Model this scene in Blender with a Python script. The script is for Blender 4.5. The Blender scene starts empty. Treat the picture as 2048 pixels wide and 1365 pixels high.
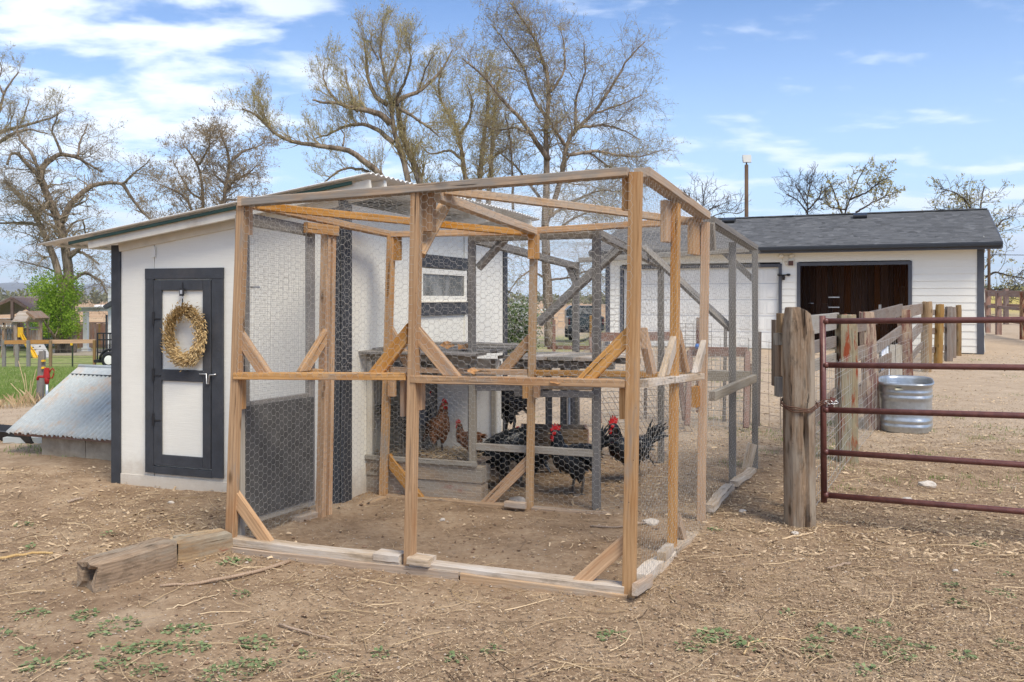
import bpy, bmesh, math, random
import numpy as np
from mathutils import Vector, Matrix

# ---------------------------------------------------------------- camera, sky, sun, exposure
sc = bpy.context.scene
COL = sc.collection
F, U0, V0, CH = 1750.0, 1024.0, 597.0, 1.5          # focal length and horizon of the view, eye height in metres
cd = bpy.data.cameras.new("camera"); cam = bpy.data.objects.new("camera", cd); COL.objects.link(cam)
cam.location = (0, 0, CH); cam.rotation_euler = (math.pi / 2, 0, 0)
cd.sensor_width = 36.0; cd.lens = 36.0 * F / 2048.0
cd.shift_y = -(682.5 - V0) / 2048.0
cd.clip_start = 0.1; cd.clip_end = 30000
sc.camera = cam

SUN_EL, SUN_AZ = math.radians(52), math.radians(145)  # azimuth clockwise from +Y (view direction)
w = bpy.data.worlds.new("World"); sc.world = w; w.use_nodes = True
nt = w.node_tree; nt.nodes.clear()
sun = bpy.data.lights.new("sun", 'SUN'); sun.energy = 2.7; sun.angle = math.radians(26); sun.color = (1.0, 0.91, 0.76)
so = bpy.data.objects.new("sun", sun); COL.objects.link(so)
sd = Vector((math.sin(SUN_AZ) * math.cos(SUN_EL), math.cos(SUN_AZ) * math.cos(SUN_EL), math.sin(SUN_EL)))
so.rotation_euler = sd.to_track_quat('Z', 'Y').to_euler(); so.location = sd * 60
vs = sc.view_settings; vs.view_transform = 'Standard'; vs.look = 'None'; vs.gamma = 1; vs.exposure = 0.72
try: vs.use_curve_mapping = False
except Exception: pass
sc.cycles.max_bounces = 6; sc.cycles.transparent_max_bounces = 8
sc.cycles.volume_bounces = 0

# ---------------------------------------------------------------- node writing helpers
class S:
    """a socket with arithmetic"""
    def __init__(s, nt, o): s.nt, s.o = nt, o
    def _m(s, op, *b, clamp=False):
        n = s.nt.nodes.new('ShaderNodeMath'); n.operation = op; n.use_clamp = clamp
        for i, x in enumerate((s,) + b):
            if isinstance(x, S): s.nt.links.new(x.o, n.inputs[i])
            else: n.inputs[i].default_value = x
        return S(s.nt, n.outputs[0])
    def __add__(s, b): return s._m('ADD', b)
    def __sub__(s, b): return s._m('SUBTRACT', b)
    def __mul__(s, b): return s._m('MULTIPLY', b)
    def __truediv__(s, b): return s._m('DIVIDE', b)
    def abs(s): return s._m('ABSOLUTE')
    def max(s, b): return s._m('MAXIMUM', b)
    def min(s, b): return s._m('MINIMUM', b)
    def pow(s, b): return s._m('POWER', b)
    def sin(s): return s._m('SINE')
    def clamp(s): return s._m('ADD', 0.0, clamp=True)
    def step(s, a, b):           # smooth 0..1 ramp between a and b
        n = s.nt.nodes.new('ShaderNodeMapRange'); n.interpolation_type = 'SMOOTHSTEP'
        s.nt.links.new(s.o, n.inputs[0]); n.inputs[1].default_value = a; n.inputs[2].default_value = b
        return S(s.nt, n.outputs[0])

class Nodes:
    def __init__(s, nt): s.nt = nt
    def new(s, t, **kw):
        n = s.nt.nodes.new(t)
        for k, v in kw.items(): setattr(n, k, v)
        return n
    def link(s, a, b): s.nt.links.new(a.o if isinstance(a, S) else a, b)
    def coord(s, what='Object'):
        return S(s.nt, s.new('ShaderNodeTexCoord').outputs[what])
    def rand(s): return S(s.nt, s.new('ShaderNodeObjectInfo').outputs['Random'])
    def geo(s, what): return S(s.nt, s.new('ShaderNodeNewGeometry').outputs[what])
    def attr(s, name): return S(s.nt, s.new('ShaderNodeAttribute', attribute_name=name).outputs['Fac'])
    def xyz(s, v):
        n = s.new('ShaderNodeSeparateXYZ'); s.link(v, n.inputs[0]); return [S(s.nt, o) for o in n.outputs]
    def vec(s, x, y, z):
        n = s.new('ShaderNodeCombineXYZ')
        for i, a in enumerate((x, y, z)):
            if isinstance(a, S): s.link(a, n.inputs[i])
            else: n.inputs[i].default_value = a
        return S(s.nt, n.outputs[0])
    def scaled(s, v, sx, sy, sz, off=None):
        n = s.new('ShaderNodeVectorMath', operation='MULTIPLY'); s.link(v, n.inputs[0]); n.inputs[1].default_value = (sx, sy, sz)
        o = S(s.nt, n.outputs[0])
        if off is not None:
            m = s.new('ShaderNodeVectorMath', operation='ADD'); s.link(o, m.inputs[0]); s.link(s.vec(off * 37.1, off * 91.7, off * 53.3), m.inputs[1]); o = S(s.nt, m.outputs[0])
        return o
    def noise(s, v, scale, detail=4, rough=0.55, dist=0.0):
        n = s.new('ShaderNodeTexNoise'); s.link(v, n.inputs['Vector']); n.inputs['Scale'].default_value = scale
        n.inputs['Detail'].default_value = detail; n.inputs['Roughness'].default_value = rough; n.inputs['Distortion'].default_value = dist
        return S(s.nt, n.outputs['Fac'])
    def voro(s, v, scale, feature='F1', out='Distance', rnd=1.0):
        n = s.new('ShaderNodeTexVoronoi', feature=feature); s.link(v, n.inputs['Vector']); n.inputs['Scale'].default_value = scale; n.inputs['Randomness'].default_value = rnd
        return S(s.nt, n.outputs[out])
    def ramp(s, f, stops):
        n = s.new('ShaderNodeValToRGB'); s.link(f, n.inputs[0]); e = n.color_ramp.elements
        while len(e) < len(stops): e.new(0.5)
        for i, (p, c) in enumerate(stops): e[i].position = p; e[i].color = (c[0], c[1], c[2], 1)
        return S(s.nt, n.outputs[0])
    def mix(s, f, a, b, mode='MIX'):
        n = s.new('ShaderNodeMix', data_type='RGBA', blend_type=mode, clamp_factor=True)
        for sock, x in ((n.inputs[0], f), (n.inputs[6], a), (n.inputs[7], b)):
            if isinstance(x, S): s.link(x, sock)
            else: sock.default_value = x if isinstance(x, (int, float)) else (x[0], x[1], x[2], 1)
        return S(s.nt, n.outputs[2])
    def hsv(s, c, h=0.5, sat=1.0, v=1.0):
        n = s.new('ShaderNodeHueSaturation'); s.link(c, n.inputs['Color'])
        for k, x in (('Hue', h), ('Saturation', sat), ('Value', v)):
            if isinstance(x, S): s.link(x, n.inputs[k])
            else: n.inputs[k].default_value = x
        return S(s.nt, n.outputs[0])
    def bump(s, h, strength=0.3, dist=0.01):
        n = s.new('ShaderNodeBump'); s.link(h, n.inputs['Height']); n.inputs['Strength'].default_value = strength; n.inputs['Distance'].default_value = dist
        return S(s.nt, n.outputs[0])

def material(name, fn, rough=0.8, metal=0.0, spec=0.3, trans=None):
    m = bpy.data.materials.new(name); m.use_nodes = True; nt = m.node_tree; nt.nodes.clear(); N = Nodes(nt)
    b = N.new('ShaderNodeBsdfPrincipled'); o = N.new('ShaderNodeOutputMaterial'); nt.links.new(b.outputs[0], o.inputs[0])
    b.inputs['Roughness'].default_value = rough; b.inputs['Metallic'].default_value = metal; b.inputs['Specular IOR Level'].default_value = spec
    r = fn(N, b)
    if isinstance(r, S): N.link(r, b.inputs['Base Color'])
    elif r is not None: b.inputs['Base Color'].default_value = (*r, 1)
    return m

def plain(name, c, var=0.25, scale=6.0, rough=0.7, metal=0.0, bump=0.15, spec=0.3, dirt=None, dirt_amt=0.5):
    def fn(N, b):
        p = N.scaled(N.coord(), 1, 1, 1, N.rand())
        n = N.noise(p, scale, 5)
        col = N.ramp(n, [(0.3, [x * (1 - var) for x in c]), (0.7, [min(1, x * (1 + var)) for x in c])])
        if dirt:
            d = N.noise(p, scale * 0.35, 6, 0.7).step(0.5, 0.72) * dirt_amt
            col = N.mix(d, col, dirt)
        N.link(N.bump(N.noise(p, scale * 8, 3), bump, 0.004), b.inputs['Normal'])
        return N.hsv(col, v=N.rand() * 0.12 + 0.94)
    return material(name, fn, rough, metal, spec)

def wood(name, dark, light, stain, grain=34.0, grey=None, grey_amt=0.0, paint=None, paint_lo=0.5, paint_hi=0.6, vvar=0.3, rough=0.85, bumps=0.5, ring=True, blot=0.0):
    """sawn timber: the grain runs along the piece's own Z axis"""
    def fn(N, b):
        r = N.rand(); c = N.coord()
        p = N.scaled(c, 1, 1, 1, r)
        warp = N.noise(N.scaled(c, 3, 3, 1.2, r), 1.5, 3)
        px, py, pz = N.xyz(p)
        rings = ((px + py * 0.7 + warp * 0.05) * (grain * 7) ).sin() * 0.5 + 0.5
        fine = N.noise(N.scaled(c, 1, 1, 0.025, r), grain * 4.5, 5, 0.65)
        broad = N.noise(N.scaled(c, 6, 6, 0.9, r), 1.6, 4)
        f = fine * 0.6 + rings * (0.12 if ring else 0.0) + broad * 0.35
        col = N.ramp(f, [(0.24, dark), (0.66, light), (0.90, [min(1, x * 1.15) for x in light])])
        st = N.noise(N.scaled(c, 8, 8, 1.3, r), 1.3, 5, 0.6).step(0.50, 0.70) * 0.65
        col = N.mix(st, col, stain)
        if blot: col = N.mix(N.noise(N.scaled(c, 1, 1, .45, r), 14, 5, .7).step(.50, .66) * blot, col, [x * .55 for x in dark])
        kn = N.voro(N.scaled(c, 7, 7, 2.6, r), 1.0)
        kk = kn.step(0.16, 0.05)
        col = N.mix(kk * 0.75, col, [x * 0.35 for x in dark])
        if grey: col = N.mix(N.noise(N.scaled(c, 5, 5, 1.0, r), 2.2, 5, 0.65).step(0.62 - grey_amt * .45, 0.85 - grey_amt * .45), col, N.mix(fine, [x * .6 for x in grey], [x * 1.25 for x in grey]))
        nl = N.voro(N.scaled(c, 1, 1, 1, r), 11.0).step(0.035, 0.022)
        col = N.mix(nl * 0.85, col, (.03, .025, .022))
        # cracks along the grain
        cr = N.noise(N.scaled(c, 1, 1, 0.03, r), 55, 3, 0.5, 0.3).step(0.335, 0.30)
        col = N.mix(cr * 0.75, col, [x * 0.22 for x in dark])
        if paint:
            pm = (N.noise(N.scaled(c, 9, 9, 2.2, r), 1.6, 7, 0.72) + fine * 0.15).step(paint_lo, paint_hi)
            col = N.mix(pm, col, paint)
        N.link(N.bump(fine * 0.7 - cr * 1.0 + rings * .15, bumps, 0.004), b.inputs['Normal'])
        return N.hsv(col, sat=(r * 7.31)._m('FRACT') * .42 + .82, v=r * vvar + (1 - vvar * 0.5))
    return material(name, fn, rough, 0, 0.2)

# ---------------------------------------------------------------- geometry helpers
def at(u, v, Y):
    return Vector((Y * (u - U0) / F, Y, CH - Y * (v - V0) / F))

def gz(x, y):
    """terrain height"""
    x = np.asarray(x, float); y = np.asarray(y, float)
    r = x / np.maximum(y, 1.0)
    sm = lambda t: np.clip(t, 0, 1) ** 2 * (3 - 2 * np.clip(t, 0, 1))
    drop = np.interp(y, [13, 36, 55, 1e5], [0, -1.34, -1.9, -1.9])
    wl = 1 - 0.45 * sm((r + 0.3) / 0.33)
    wl = wl * (1 - sm((r - 0.075) / 0.05))
    far = sm((y - 60) / 60)
    z = drop * np.where(r < 0.3, wl + (1 - wl) * far * (1 - sm((r - .2) / .1)), 0)
    yard = np.interp(y, [13, 21], [0, 0.15]) * sm((r - 0.075) / 0.05) * (1 - far)
    hill = np.interp(y, [24, 32, 60, 100, 300, 1500], [0, .12, .85, 1.2, 2.9, 9.0]) * sm((r - 0.4) / 0.12)
    near = np.exp(-np.maximum(y - 12, 0) / 8.0)
    bumps = (0.012 * np.sin(1.7 * x + 0.6 * y) * np.sin(1.1 * y - 0.5 * x) + 0.006 * np.sin(4.3 * x + 1.1) * np.sin(3.7 * y + .4 * x)
             + 0.004 * np.sin(11 * x + 2 * np.sin(3 * y)) * np.sin(9.3 * y + 1.7 * x)) * near
    return z + yard + hill + bumps

def G(x, y): return float(gz(x, y))

WM = {}
def root(name, label, cat, loc=(0, 0, 0), group=None, rz=0.0):
    o = bpy.data.objects.new(name, None); COL.objects.link(o); o.empty_display_size = 0.2
    o.location = loc; o.rotation_euler = (0, 0, rz)
    WM[o.name] = Matrix.Translation(Vector(loc)) @ Matrix.Rotation(rz, 4, 'Z')
    tag(o, label, cat, group); return o
def tag(o, label=None, cat=None, group=None, kind=None):
    if label: o['label'] = label
    if cat: o['category'] = cat
    if group: o['group'] = group
    if kind: o['kind'] = kind
    return o
def link(name, me, M, parent=None):
    o = bpy.data.objects.new(name, me); COL.objects.link(o)
    WM[o.name] = M.copy()
    if parent is not None:
        o.parent = parent; o.matrix_basis = WM[parent.name].inverted() @ M
    else: o.matrix_basis = M
    return o

def np_mesh(name, V, faces, mats=(), smooth=False, attr=None, mi=None):
    """faces: list of int arrays (n,k)"""
    me = bpy.data.meshes.new(name); V = np.asarray(V, np.float32).reshape(-1, 3)
    if not isinstance(faces, (list, tuple)): faces = [faces]
    faces = [np.asarray(f, np.int32) for f in faces if len(f)]
    me.vertices.add(len(V)); me.vertices.foreach_set('co', V.ravel())
    loops = np.concatenate([f.ravel() for f in faces]); tot = np.concatenate([np.full(len(f), f.shape[1], np.int32) for f in faces])
    start = np.concatenate([[0], np.cumsum(tot)[:-1]]).astype(np.int32)
    me.loops.add(len(loops)); me.loops.foreach_set('vertex_index', loops)
    me.polygons.add(len(tot)); me.polygons.foreach_set('loop_start', start)
    me.polygons.foreach_set('use_smooth', np.full(len(tot), smooth, bool))
    if mi is not None: me.polygons.foreach_set('material_index', np.asarray(mi, np.int32))
    for m in (mats if isinstance(mats, (list, tuple)) else [mats]): me.materials.append(m)
    if attr is not None:
        a = me.attributes.new('tint', 'FLOAT', 'POINT'); a.data.foreach_set('value', np.asarray(attr, np.float32))
    me.update(calc_edges=True); me.validate() if False else None
    return me

def wobj(name, V, faces, mats, parent=None, smooth=False, attr=None, kind=None, label=None, mi=None):
    """object from world coordinates, its origin moved to its own foot"""
    V = np.asarray(V, float).reshape(-1, 3)
    c = (V.min(0) + V.max(0)) / 2; c[2] = V[:, 2].min()
    o = link(name, np_mesh(name, V - c, faces, mats, smooth, attr, mi), Matrix.Translation(Vector(c)), parent)
    if kind: o['kind'] = kind
    if label: o['label'] = label
    return o

RB = random.Random(5)
def board(name, p0, p1, wdir, w_, t_, m, parent=None, ch=0.003, bend=0.0, seg=1, jit=0.0, label=None, taper=1.0, hang=None):
    """a squared timber from p0 to p1 (centre line): w_ wide along wdir, t_ thick"""
    p0, p1 = Vector(p0), Vector(p1); z = (p1 - p0); L = z.length; z.normalize()
    x = Vector(wdir); x = (x - z * x.dot(z)).normalized(); y = z.cross(x)
    c = min(ch, w_ * .3, t_ * .3); a, b = w_ / 2, t_ / 2
    sec = [(a - c, b), (a, b - c), (a, -b + c), (a - c, -b), (-a + c, -b), (-a, -b + c), (-a, b - c), (-a + c, b)]
    V = []
    for i in range(seg + 1):
        f = i / seg; ox = RB.uniform(-1, 1) * jit if 0 < i < seg else 0; oy = RB.uniform(-1, 1) * jit if 0 < i < seg else 0
        ox += bend * math.sin(math.pi * f); k = 1 + (taper - 1) * f
        for (sx, sy) in sec: V.append((sx * k + ox, sy * k + oy, L * f + (RB.uniform(-jit, jit) if i in (0, seg) else 0)))
    n = 8; Q = [(i * n + j, i * n + (j + 1) % n, (i + 1) * n + (j + 1) % n, (i + 1) * n + j) for i in range(seg) for j in range(n)]
    V = np.array(V)
    caps = np.array([[0, 1, 2, 3, 4, 5, 6, 7], [seg * n + k for k in range(7, -1, -1)]])
    Q = np.array(Q)[:, ::-1]
    M = Matrix(((x.x, y.x, z.x, p0.x), (x.y, y.y, z.y, p0.y), (x.z, y.z, z.z, p0.z), (0, 0, 0, 1)))
    o = link(name, np_mesh(name, V, [Q, caps], m), M, parent)
    if label: o['label'] = label
    return o

class Plane:
    """a vertical wall: origin o (x, y), direction a, outward normal n"""
    def __init__(s, o, a, n=None):
        s.o = Vector((o[0], o[1])); s.a = Vector(a).normalized(); s.n = Vector(n).normalized() if n else Vector((s.a.y, -s.a.x))
    def s_of(s, u, off=0.0):
        r = (u - U0) / F; o = s.o + s.n * off
        return (r * o.y - o.x) / (s.a.x - r * s.a.y)
    def p(s, d, z, off=0.0):
        q = s.o + s.a * d + s.n * off; return Vector((q.x, q.y, z))
    def z_of(s, u, v, off=0.0):
        q = s.p(s.s_of(u, off), 0, off); return CH - q.y * (v - V0) / F
    def hit(s, u, v, off=0.0): return s.p(s.s_of(u, off), s.z_of(u, v, off), off)

def pbox(P, s0, s1, z0, z1, n0, n1, m, name, parent=None, label=None, ch=0.003):
    """box standing on a wall plane: along s0..s1, up z0..z1, outward n0..n1"""
    a3 = Vector((P.a.x, P.a.y, 0)); up = Vector((0, 0, 1)); nm = (n0 + n1) / 2
    if (s1 - s0) > (z1 - z0):
        return board(name, P.p(s0, (z0 + z1) / 2, nm), P.p(s1, (z0 + z1) / 2, nm), up, z1 - z0, n1 - n0, m, parent, ch, label=label)
    return board(name, P.p((s0 + s1) / 2, z0, nm), P.p((s0 + s1) / 2, z1, nm), a3, s1 - s0, n1 - n0, m, parent, ch, label=label)

def tubes(P, R, sides=4, caps=False):
    """P (n,K,3), R (n,K) -> verts, quads of n tubes at once"""
    P = np.asarray(P, float); R = np.asarray(R, float); n, K = R.shape
    T = np.empty_like(P); T[:, 1:-1] = P[:, 2:] - P[:, :-2]; T[:, 0] = P[:, 1] - P[:, 0]; T[:, -1] = P[:, -1] - P[:, -2]
    T /= np.maximum(np.linalg.norm(T, axis=2, keepdims=True), 1e-9)
    av = T.mean(1); ref = np.where(np.abs(av[:, 2:3]) < 0.8, np.array([[0, 0, 1.0]]), np.array([[1.0, 0, 0]]))[:, None, :]
    A = np.cross(T, ref); A /= np.maximum(np.linalg.norm(A, axis=2, keepdims=True), 1e-9); B = np.cross(T, A)
    th = np.arange(sides) * 2 * math.pi / sides
    V = P[:, :, None, :] + R[:, :, None, None] * (A[:, :, None, :] * np.cos(th)[None, None, :, None] + B[:, :, None, :] * np.sin(th)[None, None, :, None])
    base = (np.arange(n) * K * sides)[:, None, None]; k = (np.arange(K - 1) * sides)[None, :, None]; j = np.arange(sides)[None, None, :]; j2 = (j + 1) % sides
    Q = np.stack([base + k + j, base + k + j2, base + k + sides + j2, base + k + sides + j], -1).reshape(-1, 4)
    F_ = [Q]
    if caps:
        F_.append(np.concatenate([(np.arange(n)[:, None] * K * sides + np.arange(sides)[::-1][None]), (np.arange(n)[:, None] * K * sides + (K - 1) * sides + np.arange(sides)[None])]))
    return V.reshape(-1, 3), F_

def tube_obj(name, pts, r, m, parent=None, sides=8, label=None, smooth=True):
    pts = np.array([tuple(p) for p in pts], float); rr = np.full(len(pts), r) if np.isscalar(r) else np.array(r)
    V, Fc = tubes(pts[None], rr[None], sides, True)
    return wobj(name, V, Fc, m, parent, smooth, label=label)

def lines_obj(name, segs, r, m, parent=None, sides=3, kind=None, label=None):
    P = np.array(segs, float); V, Fc = tubes(P, np.full(P.shape[:2], r), sides)
    return wobj(name, V, Fc, m, parent, True, kind=kind, label=label)

def join(parts):
    """[(V, [faces...])] -> one V, faces"""
    Vs, Fs, off = [], {}, 0
    for V, fs in parts:
        V = np.asarray(V); Vs.append(V)
        for f in (fs if isinstance(fs, (list, tuple)) else [fs]):
            f = np.asarray(f)
            if len(f): Fs.setdefault(f.shape[1], []).append(f + off)
        off += len(V)
    return np.concatenate(Vs), [np.concatenate(x) for x in Fs.values()]

def cube_vf(c, sx, sy, sz):
    c = np.array(c, float); s = np.array([sx, sy, sz]) / 2
    V = np.array([[i, j, k] for i in (-1, 1) for j in (-1, 1) for k in (-1, 1)]) * s + c
    return V, [np.array([[0, 1, 3, 2], [4, 6, 7, 5], [0, 4, 5, 1], [2, 3, 7, 6], [0, 2, 6, 4], [1, 5, 7, 3]])]

def lathe(prof, n=24, ex=1.0, ey=1.0, c=(0, 0, 0)):
    V = [(ex * r * math.cos(2 * math.pi * i / n) + c[0], ey * r * math.sin(2 * math.pi * i / n) + c[1], z + c[2]) for r, z in prof for i in range(n)]
    Q = [(k * n + i, k * n + (i + 1) % n, (k + 1) * n + (i + 1) % n, (k + 1) * n + i) for k in range(len(prof) - 1) for i in range(n)]
    return np.array(V), [np.array(Q)]

def chicken_wire(name, quad, parent, m, cell=0.025, r=0.0007, seed=0, sag=0.012, wrap=0.004):
    """hexagonal netting over a quad of four corners (bottom-left, bottom-right, top-right, top-left)"""
    A, B, C, D = [np.array(tuple(q)) for q in quad]; rs = np.random.RandomState(seed)
    W = (np.linalg.norm(B - A) + np.linalg.norm(C - D)) / 2; H = (np.linalg.norm(D - A) + np.linalg.norm(C - B)) / 2
    s = cell * 0.97; h = cell * math.sqrt(3) / 2 * 1.02
    ni = int(W / (1.5 * s)) + 2; nj = int(H / (2 * h)) + 2
    I, J = np.meshgrid(np.arange(ni), np.arange(nj), indexing='ij'); cx = 1.5 * s * I; cy = 2 * h * (J + (I % 2) / 2)
    pa = [(-s / 2, h), (s / 2, h), (s, 0)]; pb = [(s / 2, h), (s, 0), (s / 2, -h)]
    E = np.concatenate([np.stack([np.stack([cx + a[0], cy + a[1]], -1), np.stack([cx + b[0], cy + b[1]], -1)], -2).reshape(-1, 2, 2) for a, b in zip(pa, pb)])
    tw = np.concatenate([np.full(cx.size, k == 0) for k in range(3)])
    ok = (E[:, :, 0] >= 0).all(1) & (E[:, :, 0] <= W).all(1) & (E[:, :, 1] >= 0).all(1) & (E[:, :, 1] <= H).all(1)
    E, tw = E[ok], tw[ok]
    ph = rs.uniform(0, 6, 8)
    x, y = E[..., 0].copy(), E[..., 1].copy()
    E[..., 0] += 0.004 * np.sin(9 * y + ph[0]) + 0.0025 * np.sin(31 * x + 17 * y + ph[1]) + 0.0018 * np.sin(140 * x + 90 * y + ph[6])
    E[..., 1] += 0.005 * np.sin(7 * x + ph[2]) + 0.0025 * np.sin(23 * x - 29 * y + ph[3]) + 0.0018 * np.sin(120 * y - 80 * x + ph[7])
    a, b = (E[..., 0] / W)[..., None], (E[..., 1] / H)[..., None]
    P = (1 - a) * (1 - b) * A + a * (1 - b) * B + a * b * C + (1 - a) * b * D
    nrm = np.cross(B - A, D - A); nrm /= np.linalg.norm(nrm)
    edge = np.clip(4 * a * (1 - a), 0, 1) * np.clip(4 * b * (1 - b), 0, 1)
    P += nrm * ((sag * np.sin(5 * x + ph[4]) * np.sin(4 * y + ph[5]))[..., None] * edge + 0.0012 * np.sin(160 * x + 60 * y)[..., None])
    R = np.where(tw, r * 1.5, r)[:, None].repeat(2, 1)
    V, Fc = tubes(P, R, 3)
    return wobj(name, V, Fc, m, parent, True, kind='stuff')

def grid_wire(name, quad, nx, ny, r, m, parent, jitter=0.0, seed=1, kind='stuff'):
    A, B, C, D = [np.array(tuple(q)) for q in quad]; rs = np.random.RandomState(seed); K = 7; segs = []
    for i in range(nx + 1):
        a = min(max(i / nx + rs.uniform(-1, 1) * jitter / max(nx, 1), 0), 1)
        segs.append([(1 - a) * ((1 - b) * A + b * D) + a * ((1 - b) * B + b * C) for b in np.linspace(0, 1, K)])
    for j in range(ny + 1):
        b = min(max(j / ny + rs.uniform(-1, 1) * jitter / max(ny, 1), 0), 1)
        segs.append([(1 - a) * ((1 - b) * A + b * D) + a * ((1 - b) * B + b * C) for a in np.linspace(0, 1, K)])
    P = np.array(segs); P[:, 1:-1] += rs.uniform(-1, 1, P[:, 1:-1].shape) * jitter * 0.02
    V, Fc = tubes(P, np.full(P.shape[:2], r), 3)
    return wobj(name, V, Fc, m, parent, True, kind=kind)

def corrugated(name, p00, p10, p01, p11, pitch, amp, m, parent, thick=0.004, seed=3, kind=None, rag=0.0):
    """corrugated sheet: waves counted along p00->p10, ribs run p00->p01"""
    A, B, C, D = [np.array(tuple(q)) for q in (p00, p10, p01, p11)]
    W = np.linalg.norm(B - A); nx = max(4, int(W / pitch * 6)); ny = 6; rs = np.random.RandomState(seed)
    n = np.cross(B - A, C - A); n /= np.linalg.norm(n); V = []
    off = rs.uniform(-1, 1, nx + 1) * rag
    for k, t in enumerate((0, -thick)):
        for j in range(ny + 1):
            for i in range(nx + 1):
                a, b = i / nx, j / ny
                p = (1 - a) * (1 - b) * A + a * (1 - b) * B + (1 - a) * b * C + a * b * D
                V.append(p + n * (amp * math.sin(2 * math.pi * a * W / pitch) + t + 0.004 * math.sin(3 * a * W + 2 * b)) + (C - A) * (off[i] if j == 0 else 0))
    S_ = (nx + 1) * (ny + 1); Q = []
    for j in range(ny):
        for i in range(nx):
            q = [j * (nx + 1) + i, j * (nx + 1) + i + 1, (j + 1) * (nx + 1) + i + 1, (j + 1) * (nx + 1) + i]
            Q.append(q); Q.append([x + S_ for x in q[::-1]])
    def rim(idx):
        for a_, b_ in zip(idx[:-1], idx[1:]): Q.append([a_, a_ + S_, b_ + S_, b_])
    rim([i for i in range(nx + 1)]); rim([ny * (nx + 1) + i for i in range(nx, -1, -1)])
    rim([j * (nx + 1) for j in range(ny, -1, -1)]); rim([j * (nx + 1) + nx for j in range(ny + 1)])
    return wobj(name, V, np.array(Q), m, parent, True, kind=kind)

# ---------------------------------------------------------------- the sky: Nishita air with wind-drawn clouds
N = Nodes(nt)
sky = N.new('ShaderNodeTexSky', sky_type='NISHITA', sun_disc=False)
sky.sun_elevation = SUN_EL; sky.sun_rotation = SUN_AZ; sky.altitude = 1600; sky.air_density = 1.0; sky.dust_density = 0.6; sky.ozone_density = 1.6
bg = N.new('ShaderNodeBackground'); out = N.new('ShaderNodeOutputWorld'); nt.links.new(bg.outputs[0], out.inputs[0])
dx, dy, dz = N.xyz(N.coord('Generated'))
zz = dz.max(0.0) + 0.16
cp = N.vec(dx / zz, dy / zz, 0.0)
n1 = N.noise(N.scaled(cp, 1.0, 1.35, 1), 3.1, 9, 0.55, 0.15)
n2 = N.noise(N.scaled(cp, 0.5, 1.1, 1), 0.9, 4, 0.5)
az = dx / dy.abs().max(0.05)                       # tangent of the bearing
left = az.step(-0.10, -0.42) * dz.step(0.10, 0.20)  # the bank of clouds that stands to the west
low = dz.step(0.20, 0.07)                          # thin cloud towards the horizon
cover = n1 + (n2 - 0.5) * 0.35 + left * 0.19 + low * 0.15
cl = cover.step(0.53, 0.73) * (left * 0.32 + low * 0.20 + 0.55)
skc = N.hsv(S(nt, sky.outputs[0]), h=0.507, sat=1.22, v=1.22)
SKY_WHITE = (8.3, 8.8, 9.5)
skc = N.mix(dz.step(0.40, 0.0) * 0.60, skc, (6.0, 7.9, 10.2))
skc = N.mix(cl, skc, SKY_WHITE)
N.link(skc, bg.inputs['Color']); bg.inputs['Strength'].default_value = 0.1
# ---------------------------------------------------------------- materials
TIMBER = wood('sawn_timber', (.26, .135, .055), (.58, .365, .195), (.38, .175, .06), grain=48, grey=(.36, .30, .24), grey_amt=0.2)
TIMBER_W = wood('bleached_timber', (.29, .19, .115), (.54, .39, .26), (.36, .22, .12), grain=48, grey=(.46, .38, .30), grey_amt=0.4)
TIMBER_P = wood('weathered_pale_timber', (.28, .21, .145), (.58, .48, .37), (.32, .23, .15), blot=.45, grain=48, grey=(.60, .54, .47), grey_amt=0.5)
GREY_W = wood('grey_timber', (.11, .10, .09), (.27, .25, .22), (.17, .145, .12), grey=(.24, .23, .22), grey_amt=0.5)
GREY_L = wood('light_grey_timber', (.18, .16, .13), (.38, .34, .28), (.24, .19, .14), grain=46, grey=(.36, .335, .29), grey_amt=0.5)
TIE = wood('sleeper_timber', (.15, .11, .075), (.42, .31, .20), (.19, .13, .085), grain=44, grey=(.32, .28, .22), grey_amt=0.5, paint=(.27, .12, .08), paint_lo=.66, paint_hi=.8)
OLDPOST = wood('old_post_timber', (.080, .052, .032), (.31, .215, .138), (.088, .056, .036), grain=46, grey=(.36, .30, .23), grey_amt=0.5, paint=(.26, .10, .07), paint_lo=.80, paint_hi=.86, bumps=.9, blot=.75)
REDPOST = wood('flaking_red_post', (.20, .14, .10), (.42, .30, .20), (.22, .15, .10), grain=46, grey=(.36, .33, .25), grey_amt=.3, paint=(.155, .058, .044), paint_lo=.52, paint_hi=.66, blot=.5)
GREENPOST = wood('green_grey_post', (.13, .10, .07), (.33, .28, .195), (.17, .13, .085), grain=46, grey=(.27, .255, .19), grey_amt=.5, blot=.4, paint=(.22, .075, .05), paint_lo=.56, paint_hi=.70)
TREATED = wood('treated_post', (.15, .095, .045), (.33, .21, .10), (.19, .125, .055), grain=46, grey=(.36, .30, .18), grey_amt=.2)
RAIL_G = wood('grey_fence_rail', (.10, .075, .058), (.26, .20, .155), (.15, .10, .075), grain=46, grey=(.24, .205, .175), grey_amt=.5)
REDRAIL = wood('dull_red_rail', (.14, .08, .06), (.30, .19, .15), (.18, .09, .07), grey=(.28, .22, .19), grey_amt=.4)
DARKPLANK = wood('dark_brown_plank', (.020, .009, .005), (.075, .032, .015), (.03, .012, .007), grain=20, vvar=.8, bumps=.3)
PLAYWOOD = wood('playset_wood', (.15, .085, .055), (.33, .21, .14), (.2, .12, .08), grey=(.33, .28, .24), grey_amt=.5)
BROWNROOF = wood('brown_roof_boards', (.22, .17, .13), (.42, .34, .27), (.3, .22, .17), grey=(.40, .36, .31), grey_amt=.5)

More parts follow.
